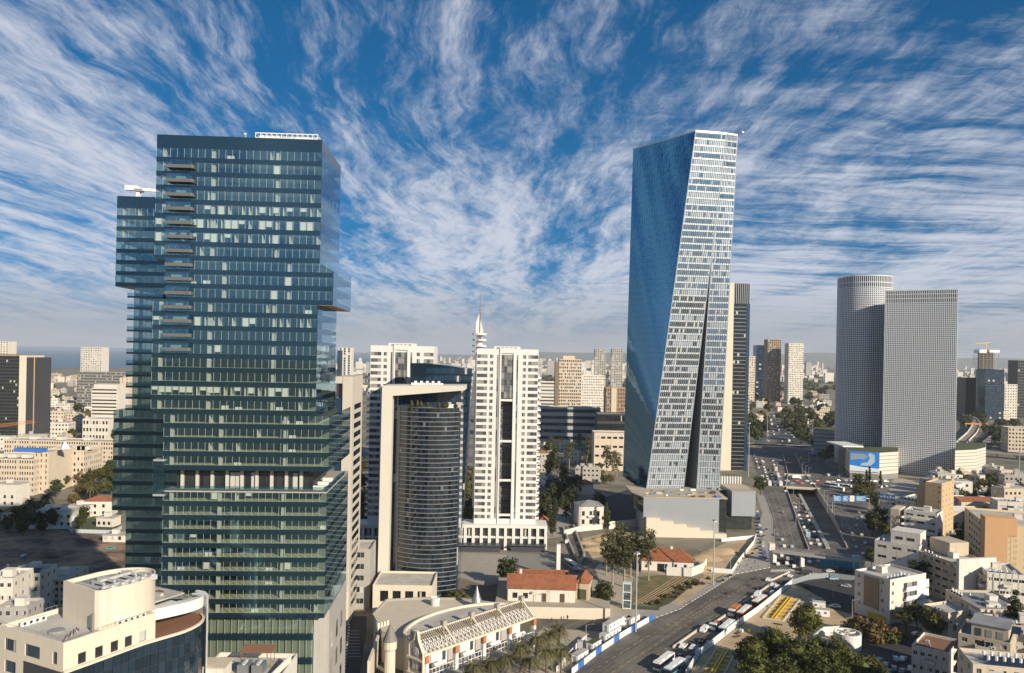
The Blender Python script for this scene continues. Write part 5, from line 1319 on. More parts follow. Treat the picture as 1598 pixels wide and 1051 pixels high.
b = MB(); b.box(0, 6.4, 0, L7, 6.6, 12); b.build('clerestory', MATS['stone_white'], t)
for i in range(5):
    b = MB(); b.beam((i * L7 / 4, 0, ez + .3), (i * L7 / 4, 6, 14.9), .5, .5); b.build('rafter', MATS['stone_cream'], t)
for i in range(4):
    for k, (xx, mm) in enumerate(((2.2, 'render_grey'), (7.4, 'stone_white'))): b = MB(); b.box(i * 12.5 + xx, 5.9, .2, i * 12.5 + xx + (4.6 if k == 0 else 2.6), 6.35, 8.8); b.build('shop_bay', MATS[mm], t)
    b = MB(); b.tube((i * 12.5 + 5, 2.2, 4.6), (i * 12.5 + 10, 2.2, 4.6), .8, .8, 10); b.build('tank', MATS['plastic_white'], t)
    b = MB(); b.box(i * 12.5 + .8, -.1, 3.4, i * 12.5 + 11.7, .1, 3.6); b.box(i * 12.5 + .8, -.1, 5.0, i * 12.5 + 11.7, .1, 5.2)
    for j in range(8): b.box(i * 12.5 + 1 + j * 1.5, -.08, 2.2, i * 12.5 + 1.15 + j * 1.5, .08, 5.1)
    b.build('railing', MATS['stone_white'], t)
b = MB(); b.box(0, -3.5, 2.0, L7, 6, 2.2); b.build('gallery_floor', MATS['paving'], t)
for i in range(40): b = MB(); x = rnd.uniform(.5, L7 - 1); y = rnd.uniform(-3, 5); s_ = rnd.uniform(.4, 1.0); b.box(x, y, 2.2, x + s_, y + s_, 2.2 + rnd.uniform(.4, 1.1)); b.build('cafe_furniture', MATS[rnd.choice(['plastic_white', 'steel_grey', 'frame_dark', 'hoarding_blue'])], t)
# gable end with round emblem
b = MB()
gp = [(0, 0), (6.5, 0), (6.5, 12.2), (4.2, 14.0), (3.7, 16.6), (2.8, 16.6), (2.3, 14.0), (0, 10.4)]
i0 = len(b.v); b.v += [(-1.3, y, z) for y, z in gp] + [(-.5, y, z) for y, z in gp]; k_ = len(gp)
b.f += [tuple(range(k_)), tuple(2 * k_ - 1 - j for j in range(k_))] + [(j, j + k_, (j + 1) % k_ + k_, (j + 1) % k_) for j in range(k_)]; b.m += [0] * (k_ + 2); b.build('gable', MATS['render_grey'], t)
b = MB(); gp2 = gp[2:] + []
for p, q in zip(gp[1:], gp[2:] + gp[:1]): b.beam((-1.0, p[0], p[1]), (-1.0, q[0], q[1]), 1.0, .35)
b.build('gable_trim', MATS['stone_cream'], t)
b = MB(); 
for i in range(16): a, c = 2 * pi * i / 16, 2 * pi * (i + 1) / 16; b.beam((-1.35, 3.2 + 1.1 * cos(a), 10.6 + 1.1 * sin(a)), (-1.35, 3.2 + 1.1 * cos(c), 10.6 + 1.1 * sin(c)), .2, .22)
b.beam((-1.4, 2.4, 10.6), (-1.4, 4.0, 10.6), .2, .3); b.beam((-1.4, 3.2, 9.8), (-1.4, 3.2, 11.5), .2, .3); b.build('emblem', MATS['stone_white'], t)
b = MB(); b.box(-1.8, -.4, 7.9, -1.3, 7.2, 8.5); b.box(-1.8, 0, 3.2, -1.3, 7.2, 3.7); b.build('balcony', MATS['stone_cream'], t)
for i in range(4): b = MB(); b.box(-1.4, .8 + i * 1.5, 5, -1.3, 1.8 + i * 1.5, 7.4); b.build('window', MATS['glass_dark'], t)
# side wall with ladder bay, turret
g1, g2_, g3 = loc7(G(617, 1030, 8)), loc7(G(592, 985, 9)), loc7(G(575, 1055, 4))
b = MB(); wall_strip(b, [g3, g2_], 0, 8.5, .8); b.build('side_wall', MATS['stone_cream'], t)
tu = loc7(A(609, 990, 250)[:2])
b = MB(); b.lathe(*tu, [(1.75, 0), (1.75, 9.5), (2.15, 10.0), (2.15, 12.4)], 14); b.build('turret', MATS['stone_cream'], t)
b = MB(); b.lathe(*tu, [(2.3, 12.4), (1.2, 15.2), (0.05, 18.0)], 14); b.build('turret_roof', mat('slate', (.20, .19, .17), .7, .2, 2.0), t)
b = MB()
for i in range(12): b.beam((tu[0] - .5, tu[1] - 1.9, .5 + i * .8), (tu[0] + .5, tu[1] - 1.9, .5 + i * .8), .1, .12)
b.build('ladder', MATS['stone_white'], t)
tu2 = loc7(A(744, 945, 290)[:2])
b = MB(); b.lathe(*tu2, [(1.7, 10.5), (1.7, 12.6), (2.0, 12.8)], 14); b.build('turret', MATS['stone_white'], t)
b = MB(); b.lathe(*tu2, [(2.0, 12.8), (1.1, 15.0), (0.1, 18.4)], 14); b.tube((*tu2, 18), (*tu2, 21.5), .08, .04, 5); b.build('turret_roof', MATS['steel_grey'], t)
tu3 = loc7(A(679, 935, 292)[:2]); b = MB(); b.lathe(*tu3, [(1.6, 10.5), (1.7, 13.2), (1.5, 13.3), (1.4, 12.8), (0, 12.8)], 16); b.build('roof_tank', MATS['stone_white'], t)
bt_ = loc7(G(590, 985, 9)); b = MB()
for i in range(4): b.box(bt_[0] - 1 + i * 1.3, bt_[1] - 1, 8, bt_[0] - .1 + i * 1.3, bt_[1], 12.0)
b.box(bt_[0] - 1, bt_[1] - 1.1, 8, bt_[0] + 4, bt_[1] + .1, 10.6); b.build('battlement', MATS['stone_cream'], t)

# ------------------------------------------------------------------ red-tiled houses on their terrace
def hip_roof(t, x0, y0, x1, y1, z, rise, m='roof_tile', over=.5, hip=True, rows=True, name='roof'):
    x0 -= over; y0 -= over; x1 += over; y1 += over; w = x1 - x0; d = y1 - y0; b = MB()
    long_x = w >= d; k = (d if long_x else w) / 2 * (1 if hip else 0.0)
    if long_x: r0, r1 = (x0 + k, (y0 + y1) / 2), (x1 - k, (y0 + y1) / 2)
    else: r0, r1 = ((x0 + x1) / 2, y0 + k), ((x0 + x1) / 2, y1 - k)
    a, c, e, g = (x0, y0, z), (x1, y0, z), (x1, y1, z), (x0, y1, z); p, q = (*r0, z + rise), (*r1, z + rise)
    if long_x: fs = [[a, c, q, p], [c, e, q], [e, g, p, q], [g, a, p]]
    else: fs = [[a, c, p], [c, e, q, p], [e, g, q], [g, a, p, q]]
    for f in fs: b.face(f)
    b.face([g, e, c, a])
    o = b.build(name, MATS[m], t)
    rb = MB(); rb.beam(p, q, .35, .25)
    for u, v in ((a, p), (g, p), (c, q), (e, q)) if long_x else ((a, p), (c, p), (e, q), (g, q)):
        if hip: rb.beam(u, v, .28, .2)
    rb.build('ridge_tiles', MATS[m], o)
    if rows:      # courses of tiles on the slopes
        tb = MB()
        for f in fs:
            if len(f) == 4: A0, B0, B1, A1 = f
            else: A0, B0, B1, A1 = f[0], f[1], f[2], f[2]
            nrm = (Vector(B0) - Vector(A0)).cross(Vector(A1) - Vector(A0)).normalized()
            n = max(3, int((Vector(A1) - Vector(A0)).length / .55))
            for i in range(n):
                s0, s1 = i / n, (i + .96) / n
                P = [Vector(lerp(A0, A1, s0)), Vector(lerp(B0, B1, s0)), Vector(lerp(B0, B1, s1)), Vector(lerp(A0, A1, s1))]
                tb.face([P[0] + nrm * .12, P[1] + nrm * .12, P[2] + nrm * .02, P[3] + nrm * .02])
        tb.build('tile_course', MATS[m], o, kind='stuff')
    return o
def simple_walls(t, x0, y0, x1, y1, z0, z1, m, gable=None):
    b = MB(); b.box(x0, y0, z0, x1, y1, z1); b.build('wall', MATS[m], t)
TZ = 4.5; tO = G(772, 950, 0)
b = MB(); q = [G(772, 964), G(860, 966), G(952, 968), G(950, 930), G(912, 915), G(780, 905)]
b.prism(q, 0, TZ, mt=1)
tag(b.build('terrace', [MATS['stone_cream'], MATS['paving_warm']]), 'raised terrace with a long cream retaining wall under the red roofs', 'terrace')
hA = A(792, 945, 318); t = thing('red_roof_house', 'long white house with red-tiled roof on the raised terrace', 'house', (hA[0], hA[1], TZ), R(-2))
wA = 105 / FOC * 318; simple_walls(t, 0, 0, wA, 11, 0, 5.0, 'render_white'); hip_roof(t, 0, 0, wA, 11, 5.0, 4.4, hip=False)
hip_roof(t, 4, 5, wA - 3, 17, 6.2, 3.6, hip=False)
for i, x in enumerate((2.0, 6.2, 13.5, 20.8)):
    b = MB(); b.box(x, -.12, .1 if i > 1 else 1.3, x + 1.9, .05, 3.4); b.build('door' if i > 1 else 'window', MATS['wood_dark' if i > 1 else 'glass_dark'], t)
b = MB(); b.lathe(9.5, -.2, [(.6, 3.2), (.75, 3.7), (0, 4.2)], 8); b.build('lamp', MATS['frame_grey'], t)
b = MB(); b.box(4.5, 5.5, 8, 5.5, 6.5, 11.2); b.build('chimney', MATS['render_white'], t)
hB = A(897, 942, 322); t = thing('red_roof_house', 'small gabled annex with red tiles at the end of the long house', 'house', (hB[0], hB[1], TZ), R(-14))
simple_walls(t, 0, 0, 5.6, 9, 0, 6.8, 'render_beige')
b = MB(); xzprism(b, [(0, 6.8), (5.6, 6.8), (2.8, 9.4)], 0.02, 8.98); b.build('gable', MATS['render_beige'], t); hip_roof(t, 0, 0, 5.6, 9, 6.8, 2.9, hip=False, over=.4)
b = MB(); b.box(1, -.1, .1, 4.6, .02, 4.2); b.build('ivy', MATS['planting'], t)
hC = G(1001, 893); t = thing('red_roof_house', 'white house with hipped red roof behind the eucalyptus', 'house', (hC[0], hC[1], 1.0), R(-6))
wC = 80 / FOC * hC[1]; simple_walls(t, 0, 0, wC, 13, 0, 4.6, 'render_white'); hip_roof(t, 0, 0, wC, 13, 4.6, 4.8)
for i, x in enumerate((7.5, 11.0, 15.5, 20)): b = MB(); b.box(x, -.15, .1 if i < 1 else 1.2, x + (3.2 if i == 0 else 1.2), .05, 3.4); b.build('window', MATS['glass_dark'], t)
b = MB(); b.box(14, 6, 8.2, 15.2, 7, 10.4); b.build('chimney', MATS['render_white'], t)
b = MB(); wall_strip(b, [G(1040, 898), G(1078, 900), G(1096, 893), G(1102, 884)], 0, 4.0, .6); tag(b.build('garden_wall', MATS['render_white']), 'white curved garden wall under the hipped red roof', 'wall')
b = MB(); b.prism([G(1000, 893), G(1040, 898), G(1078, 900), G(1096, 893), G(1090, 878), G(1000, 874)], 0, 1.0); struct(b.build('terrace_ground', MATS['paving_warm']))
hD = G(903, 822); t = thing('white_villa', 'white villa with grey roof and scaffold among the dark trees', 'house', (hD[0], hD[1], 0), R(8))
wD = 40 / FOC * hD[1]; simple_walls(t, 0, 0, wD, 14, 0, 12.0, 'render_white'); hip_roof(t, 0, 0, wD, 14, 12.0, 2.6, 'roof_grey', rows=False)
for i in range(3):
    for k in range(2): b = MB(); b.box(2 + i * 4.6, -.12, 1.5 + k * 5, 3.6 + i * 4.6, .05, 4.2 + k * 5); b.build('window', MATS['glass_dark'], t)
b = MB(); b.box(5.5, -1.4, 5.6, 10.5, 0, 6.0); b.box(5.5, -1.4, 6.0, 10.5, -1.3, 7.0); b.build('balcony', MATS['render_white'], t)
for i in range(3):
    b = MB()
    for z in range(7): b.beam((-1.0 + i * 1.2, -1, z * 2.2), (-1.0 + i * 1.2, -.2, z * 2.2), .1, .1)
    b.tube((-1.0 + i * 1.2, -1, 0), (-1.0 + i * 1.2, -1, 15.5), .08); b.build('scaffold', MATS['steel_grey'], t)
for (x, y, w_, lab) in ((841, 835, 14, 'cream cottage with a red roof at the foot of the white tower'), (902, 772, 24, 'half-hidden cottage with red roof behind the white villa')):
    g = G(x, y); ww = w_ / FOC * g[1]; t = thing('red_roof_house', lab, 'house', (g[0], g[1], 0), 0); simple_walls(t, 0, 0, ww, 9, 0, 7.5, 'render_white'); hip_roof(t, 0, 0, ww, 9, 7.5, 2.6, rows=False)
    b = MB(); b.box(1.2, -.1, 3, 2.4, .05, 5); b.build('window', MATS['glass_dark'], t)
b = MB(); wall_strip(b, [G(880, 836), G(902, 830), G(940, 826)], 0, 3.0, .6); tag(b.build('garden_wall', MATS['render_white']), 'white wall along the bend below the white villa', 'wall')
b = MB(); wall_strip(b, [G(950, 826), G(1002, 822), G(1012, 812)], 0, 4.5, .6); tag(b.build('garden_wall', MATS['render_white']), 'white wall left of the stepped concrete wall', 'wall')
# ramp walls of the garage entrance
b = MB(); wall_strip(b, [G(878, 824), G(897, 870), G(905, 880)], 0, 1.4, .8); wall_strip(b, [G(905, 880), G(912, 868), G(895, 822)], 0, 1.4, .8); tag(b.build('garage_ramp', MATS['concrete']), 'concrete walls of the garage ramp beside the white colonnade', 'ramp')
b = MB(); p = G(871, 905); b.box(p[0] - .9, p[1], 0, p[0] + .9, p[1] + 1.8, 16); tag(b.build('white_pylon', MATS['stone_white']), 'tall slim white pylon beside the garage ramp', 'pylon')
# glass lift
g = G(972, 950); t = thing('lift_tower', 'white framed glass lift tower beside the dry terraces', 'lift tower', (g[0], g[1], 0), R(-8)); wl = 3.2; hl = 10.2
b = MB()
for x in (0, wl):
    for y in (0, 2.6): b.box(x - .15, y - .15, 0, x + .15, y + .15, hl)
for z in (.2, 3.4, 6.8, hl): b.box(-.15, -.18, z - .16, wl + .15, 2.78, z + .16)
b.build('frame', MATS['stone_white'], t); b = MB(); b.box(.18, 0, .4, wl - .18, 2.6, hl - .2); b.build('glazing', MATS['rail_glass'], t); b = MB(); b.box(.5, .4, 2, wl - .5, 2.2, 4.6); b.build('lift_car', MATS['steel_grey'], t)

# ------------------------------------------------------------------ site cabins
def cabin(x, y, rz, L, z, lab, green=False):
    g = G(x, y); t = thing('site_cabin', lab, 'cabin', (g[0], g[1], z), rz)
    b = MB(); b.box(0, 0, .15, L, 2.6, 2.75); b.build('body', MATS['plastic_white'], t); b = MB(); b.box(-.05, -.05, 2.75, L + .05, 2.65, 2.9); b.build('roof', MATS['planting' if green else 'roof_felt'], t)
    for i in range(int(L // 2.6)): put(winmesh(1.0, .9, 'glass_dark', 'frame_white', 1), 'window', t, (.8 + i * 2.6, -.1, 1.25))
    b = MB(); b.box(-.06, .8, .2, .0, 1.7, 2.3); b.build('door', MATS['frame_grey'], t)
ca = math.atan2(G(1017, 969)[1] - G(935, 1020)[1], G(1017, 969)[0] - G(935, 1020)[0])
cabin(945, 1004, ca, 12.2, 0, 'long white site cabin behind the hoarding, lower one'); cabin(950, 1000, ca, 12.2, 2.9, 'upper white site cabin stacked on the long one')
cabin(985, 978, ca, 7.5, 0, 'short white site cabin nearest the mast lamp'); cabin(925, 1018, ca, 6.2, 0, 'site cabin with green roof behind the blue panels', True); cabin(902, 1037, ca, 7.0, 0, 'low site cabin nearest the palms behind the hoarding')
cabin(952, 978, ca * .3, 9.0, 0, 'white site cabin below the cream terrace wall'); cabin(1268, 950, R(-20), 5, 0, 'small white site hut on the sand beside the excavation'); cabin(1272, 962, R(-15), 5.5, 0, 'white site office with dark side window on the sand')
g = G(1322, 1010); t = thing('round_shaft', 'round white ventilation shaft with crossed beams on top', 'shaft', (g[0], g[1], 0))
rs = 20.5 / FOC * g[1]; b = MB(); b.lathe(0, 0, [(rs, 0), (rs, 5.4), (rs - .5, 5.4), (rs - .5, 3.6), (0, 3.6)], 32); b.build('wall', MATS['stone_white'], t, smooth=False)
for a in (R(20), R(70), R(120)): b = MB(); b.beam((-cos(a) * rs * .95, -sin(a) * rs * .95, 4.9), (cos(a) * rs * .95, sin(a) * rs * .95, 4.9), .4, .5); b.build('beam', MATS['stone_cream'], t)
b = MB(); wall_strip(b, [G(1300, 1013), G(1270, 1005), G(1285, 992), G(1315, 990)], 0, 3.2, .5); tag(b.build('curved_wall', MATS['stone_white']), 'low white wall attached to the round shaft', 'wall')

# ------------------------------------------------------------------ houses on the right
rg = random.Random(8)
t, w, d, h = corner_house('apartment_block', 'white four-storey corner block with tan panel and glazed balconies by the junction', 'apartment block', (1388, 975), (1444, 962), (1339, 955), 905, 'render_white', {'front': lambda L: [(1.2, 1.2)], 'left': lambda L: [(1.5, 1.2), (L * .55, 2.4), (L - 4, 1.3)]}, 4, z0=3.0, wh=1.5)
roofstuff(t, w, d, h - .9, rg, 8, 6)
b = MB(); b.box(-.35, d * .30, 4.5, .02, d * .72, h - 1.0); o = b.build('tan_panel', MATS['render_brown'], t)
for k in range(3): put(winmesh(3.2, 1.6, 'glass_dark', 'frame_grey', 2), 'window', t, (-.42, d * .62, 5.8 + k * 3.8), -pi / 2)
for k in range(3):
    z = 5.2 + k * 3.7; b = MB(); b.box(w * .36, -1.5, z - .3, w - .2, 0, z); b.box(w * .36, -1.5, z, w - .2, -1.4, z + 1.1); b.build('balcony', MATS['plastic_white'], t)
    put(winmesh(w * .26, 2.0, 'glass_grey', 'frame_white', 3), 'balcony_glazing', t, (w * .38, -1.42, z + 1.1)); b = MB(); b.box(w * .66, -1.45, z + 1.1, w - .25, -1.4, z + (3.0 if k else 2.4)); b.build('shutter', MATS['plastic_white'], t)
b = MB(); b.box(-.2, d * .1, .2, .05, d * .6, 2.6); b.build('shop_awning', mat('awning_yellow', (.55, .42, .05), .7, .1), t)
t = thing('office_block', 'stepped cream office block with brown window bands behind the corner block', 'office block'); O8 = A(1364, 900, 372)[:2]; P8 = A(1434, 900, 360)[:2]; Q8 = A(1494, 900, 338)[:2]
def seg(O, P, d, h, wall, items, fl, wh, z0, t):
    pass
def strip_house(label, O, P, d, h, wall, n, ww, fl, wh=1.4, z0=1.0, name='office_block', cat='office block', **kw):
    th = math.atan2(P[1] - O[1], P[0] - O[0]); w = math.hypot(P[0] - O[0], P[1] - O[1])
    return house(name, label, cat, O, th, w, d, h, wall, {'front': even(w, n, ww), 'left': even(d, max(1, int(d // 5)), 1.6), 'right': even(d, max(1, int(d // 5)), 1.6)}, fl, z0=z0, wh=wh, **kw), w
bpy.data.objects.remove(t); TOPS.pop()
t, w = strip_house('white terraced part of the office block behind the corner block', O8, P8, 16, 19.5, 'render_white', 3, 4.0, 4, 1.3); roofstuff(t, w, 16, 18.6, rg, 4, 2)
b = MB(); b.box(6, 4, 18.6, w - .5, 15, 24.5); b.build('upper_storey', MATS['render_white'], t)
for i in range(2): put(winmesh(3.2, 1.3, 'glass_dark', 'frame_grey', 1), 'window', t, (8 + i * 5, 3.9, 20.6))
t, w = strip_house('brown-banded office wing with a white end wall, five rows of windows', P8, Q8, 18, 17.6, 'render_beige', 5, 3.1, 5, 1.35, fr='frame_grey'); roofstuff(t, w, 18, 16.7, rg, 5, 3)
for k in range(5): b = MB(); b.box(.1, -.22, .9 + k * 3.3, w - .1, 0, 2.2 + k * 3.3); b.build('spandrel_band', MATS['render_brown'] if False else mat('band_tan', (.46, .35, .25), .85, .08, .5, streak=.2), t)
b = MB(); b.box(w, -.6, 0, w + 1.6, 18, 20); b.build('end_wall', MATS['render_white'], t)
b = MB(); b.box(-3, 8, 17, 9, 18, 23); b.build('plant_room', MATS['render_beige'], t)
t, w = strip_house('white seven-storey flats with a curved stair tower', A(1410, 850, 428)[:2], A(1462, 850, 418)[:2], 15, Zat(1410, 796, 428), 'render_white', 3, 3.6, 6, 1.1, name='apartment_block', cat='apartment block'); roofstuff(t, w, 15, Zat(1410, 796, 428) - .9, rg, 3, 2)
hh = Zat(1410, 796, 428)
b = MB(); b.box(-6.6, -.5, 0, -2.2, 13, hh); b.build('stair_wall', MATS['render_cream'], t)
for k in range(6): b = MB(); b.box(-2.2, 0, 1 + k * 3.6, 0, 2.4, 1.4 + k * 3.6); b.lathe(-1.1, 0, [(1.1, 1 + k * 3.6), (1.1, 2.2 + k * 3.6)], 12, 0, pi, 2 * pi); b.build('stair_balcony', MATS['render_white'], t)
for k in range(6):
    b = MB(); b.box(3.4, -.9, .6 + k * 3.6, w - 3, -.02, 1.9 + k * 3.6); b.build('balcony', MATS['render_white'], t)
b = MB()
for i in range(9): a = i * .9; b.tube((-6.0 + 2.8 * (i % 3) / 3 + .4, -.56, hh - 5 - a), (-5.4 + 2 * ((i * 7) % 5) / 5, -.56, hh - 3.4 - a * .8), .1, .06, 4)
b.build('wall_mural', mat('mural_dark', (.10, .08, .06), .8), t)
p0 = A(1442, 850, 446)[:2]; p1 = A(1468, 850, 440)[:2]; t, w = strip_house('tall blank tan slab block with a row of tiny windows', p0, p1, 22, Zat(1445, 752, 446), 'render_tan', 1, .5, 12, .7, name='slab_block', cat='building'); 
for k in range(13): b = MB(); b.box(w - 1.4, -.06, 2 + k * 2.6, w - .8, .02, 3 + k * 2.6); b.build('window', MATS['glass_dark'], t)
b = MB(); b.box(-5.5, 4, 0, -.02, 22, Zat(1445, 752, 446) - 3); b.build('side_wing', MATS['render_tan'], t)
t, w = strip_house('white block with rows of solar boilers left of the tan slab', A(1398, 850, 470)[:2], A(1428, 850, 462)[:2], 26, Zat(1400, 778, 470), 'render_white', 4, 1.6, 5, name='apartment_block', cat='apartment block'); roofstuff(t, w, 22, Zat(1400, 778, 470) - .9, rg, 3, 18, False)
t, w = strip_house('white house with a blue rooftop sign by the wide carriageway', A(1370, 850, 492)[:2], A(1397, 850, 485)[:2], 16, Zat(1372, 778, 492), 'render_white', 3, 2.0, 4, name='house', cat='house')
b = MB(); zz_ = Zat(1372, 778, 492); b.box(.5, -.2, zz_, w - .5, .2, zz_ + 3); b.build('roof_sign', MATS['hoarding_blue'], t)
for i in range(5): b = MB(); b.box(1 + i * 1.8, -.26, zz_ + .9, 2.1 + i * 1.8, -.21, zz_ + 1.9 + .4 * (i % 2)); b.build('sign_letter', MATS['plastic_white'], t)
# orange hotel
hz = Zat(1538, 807, 372); oH = A(1538, 850, 372)[:2]; pH = A(1640, 850, 356)[:2]; lH = A(1500, 850, 420)[:2]
thH = R(-18.4); wH = 32.0; dH = 44.0
t = house('hotel', 'tan and orange hotel with a tall orange corner at the frame edge', 'hotel', oH, thH, wH, dH, hz - 3.2, 'render_yellow', {'front': [(15.8, 1.2), (18.2, 1.8), (21.6, 1.5), (25, 1.5), (28.4, 1.5)], 'left': [(10 + i * 5.2, 3.0) for i in range(6)]}, 8, wh=1.5, fr='frame_grey')
b = MB(); b.box(-.4, -.5, 0, 8.4, 9, hz); b.build('corner_tower', MATS['render_orange'], t)
b = MB(); b.box(8.4, -.3, hz - 8, 12.8, 9, hz); b.build('corner_bridge', MATS['render_orange'], t)
b = MB(); b.box(8.42, .1, 0, 12.78, 8.9, hz - 8); b.build('corner_infill', MATS['render_yellow'], t)
for k in range(8): put(winmesh(1.6, 2.4, 'glass_dark', 'frame_dark', 0), 'window', t, (8.7, -.04, hz - 11 - k * 2.75)); put(winmesh(1.0, 1.1, 'glass_dark', 'frame_dark', 0), 'window', t, (11.5, -.04, hz - 10.4 - k * 2.75))
for k in range(7): b = MB(); b.box(17.4, -1.1, 2.4 + k * 3.5, 20.4, 0, 2.7 + k * 3.5); b.box(17.4, -1.1, 2.7 + k * 3.5, 20.4, -1.0, 3.6 + k * 3.5); b.build('balcony', MATS['render_tan'], t)
roofstuff(t, wH, dH, hz - 4.1, rg, 6, 0)
def blk(label, x0, x1, D0, D1, yt, d, wall, n, ww, fl, wh=1.3, name='house', cat='house', rs=(6, 4, True), **kw):
    O, P = A(x0, 850, D0)[:2], A(x1, 850, D1)[:2]; h = Zat(x0, yt, D0)
    t, w = strip_house(label, O, P, d, h, wall, n, ww, fl, wh, name=name, cat=cat, **kw); roofstuff(t, w, d, h - .9, rg, *rs); dress(t, w, d, h, fl, 1.0, rg, balc=max(1, int(w // 7))); return t, w, h
blk('cream block with a long window row in front of the hotel', 1500, 1542, 352, 330, 880, 12, 'render_beige', 7, 1.3, 3, name='office_block', cat='office block')
blk('white-fronted block with three wide windows below the hotel', 1542, 1600, 330, 326, 893, 20, 'render_white', 6, 2.6, 3)
t, w, h = blk('grey-brown house with a dark roof right of the palm', 1477, 1532, 312, 288, 920, 18, 'render_beige', 3, 1.6, 3, roof='roof_grey')
blk('white low house in front of the conifer', 1532, 1600, 286, 284, 958, 14, 'render_white', 6, 1.2, 2)
blk('beige flat-roofed house with a long dark window below the palm', 1442, 1482, 300, 290, 943, 14, 'render_cream', 1, 7.0, 1, wh=2.6, rs=(3, 0, False))
blk('grey house between the tan slab and the hotel', 1474, 1500, 446, 440, 832, 14, 'render_grey', 3, 1.2, 3)
blk('dark-sided low block left of the hotel', 1466, 1500, 405, 398, 850, 14, 'render_beige', 4, 1.4, 3)
blk('long white three-storey block at the frame edge above the hotel', 1556, 1640, 485, 478, 782, 14, 'render_white', 3, 8.0, 3, name='office_block', cat='office block')
blk('grey workshop roof between the round tree and the white block', 1520, 1610, 455, 450, 805, 16, 'render_grey', 4, 3.0, 2, roof='roof_grey')
blk('pale low house behind the row of cypresses', 1534, 1566, 610, 606, 762, 14, 'render_cream', 5, 1.4, 2)
for (x0, x1, D, yt, m, lab) in ((1466, 1512, 510, 776, 'plastic_white', 'long low shed with a white roof behind the tan slab'), (1500, 1560, 505, 778, 'roof_tile', 'long low shed with a red-brown roof right of the white-roofed shed'), (1464, 1530, 470, 793, 'render_white', 'low white shed in front of the red-brown roof')):
    p = A(x0, 800, D); t = thing('shed', lab, 'shed', (p[0], p[1], 0)); w = (x1 - x0) / FOC * D; h = Zat(x0, yt, D); simple_walls(t, 0, 0, w, 14, 0, h - 2, 'render_cream'); hip_roof(t, 0, 0, w, 14, h - 2, 2.0, m, hip=False, rows=False)
# foreground right
t, w, h = blk('beige apartment block with roof terrace cut by the lower frame edge', 1498, 1580, 238, 230, 988, 17, 'render_beige', 4, 1.5, 7, name='apartment_block', cat='apartment block', rs=(4, 0, False), roof='roof_grey')
b = MB(); b.box(3, 3.5, h - .9, 12.5, 14, h + 2.8); b.build('penthouse', MATS['render_beige'], t); b = MB(); b.box(2.6, 3.1, h + 2.8, 12.9, 14.4, h + 3.0); b.build('penthouse_roof', MATS['roof_grey'], t)
for i in range(3): b = MB(); b.box(4 + i * 2.8, 3.4, h - .6, 5.6 + i * 2.8, 3.52, h + 1.6); b.build('window', MATS['glass_grey'], t)
for x in (3.3, 10.6): b = MB(); b.box(x, -.16, 3, x + 2.2, 0, h - 3.2); b.build('pier', MATS['render_grey'], t)
b = MB(); b.prism([(12.6, 10), (15, 10), (15, 13), (12.6, 13)], h + .2, h + .3, z0s=[h, h, h + 1.4, h + 1.4], z1s=[h + .1, h + .1, h + 1.5, h + 1.5]); b.build('solar_panel', MATS['solar_panel'], t)
for i in range(5): b = MB(); b.box(-1.5, 3, 2 + i * 3.6, 0, 12, 2.4 + i * 3.6); b.box(-1.5, 3, 2.4 + i * 3.6, -1.4, 12, 3.3 + i * 3.6); b.build('balcony', MATS['render_grey'], t)
t, w, h = blk('cream roof with two rows of white solar boilers in the lower corner', 1522, 1640, 207, 203, 1036, 12, 'render_cream', 6, 1.2, 7, name='apartment_block', cat='apartment block', rs=(0, 0, False))
for i in range(14): put(shared('boiler', _boiler), 'solar_boiler', t, (4.5 + (i % 7) * 1.9, 2.5 + (i // 7) * 3.6, h - .9), 0, 1.15)
blk('beige house with arched balcony right of the roof terrace', 1560, 1640, 266, 260, 972, 14, 'render_cream', 5, 1.6, 4, rs=(6, 3, True))
t, w, h = blk('low shaded house with a brown roof beside the parked cars', 1426, 1484, 262, 255, 1006, 16, 'render_white', 5, 1.3, 2, roof='roof_rust', rs=(2, 0, False))

# ------------------------------------------------------------------ left: offices and shaded villas
mat('grid_dark', (.045, .048, .052), .4, .1)
D = 800; p = A(-30, 600, D); t = thing('dark_tower', 'dark gridded office tower with a pale beige strip at the frame edge', 'tower', (p[0], D, 0)); s_ = D / FOC; zt = Zat(20, 556, D)
b = MB(); b.box(0, 0, 0, 60 * s_, 30, zt); b.build('body', MATS['core_dark'], t)
b = MB()
for k in range(27):
    for j in range(20): b.face([(j * 1.93 + .2, -.15, k * 3.4 + .6), (j * 1.93 + 1.7, -.15, k * 3.4 + .6), (j * 1.93 + 1.7, -.15, k * 3.4 + 2.6), (j * 1.93 + .2, -.15, k * 3.4 + 2.6)])
b.build('pane', MATS['glass_black'], t, kind='stuff')
b = MB(); b.box(60 * s_, -.5, 0, 71 * s_, 30, zt + .8); b.build('stone_strip', MATS['stone_cream'], t)
b = MB(); b.box(71 * s_, -.2, 0, 82.5 * s_, 30, zt - 1); b.build('dark_flank', MATS['grid_dark'], t); b = MB(); b.box(82.5 * s_, -.25, 0, 83.4 * s_, .5, zt); b.build('edge_strip', MATS['render_orange'], t)
b = MB(); b.box(10, 4, zt, 32, 14, zt + 2); b.build('roof_plant', MATS['render_brown'], t)
cj = thing('crane_jib', 'orange lattice crane jib crossing in front of the dark tower', 'crane', A(-40, 671, 700)); q = A(54, 660, 700); P0_ = A(-40, 671, 700); V = (q[0] - P0_[0], 0, q[2] - P0_[2]); b = MB()
for off in ((0, 0, 0), (0, 0, 2.2), (0, 1.6, 0)): b.beam(off, (V[0] + off[0], off[1], V[2] + off[2]), .25, .25)
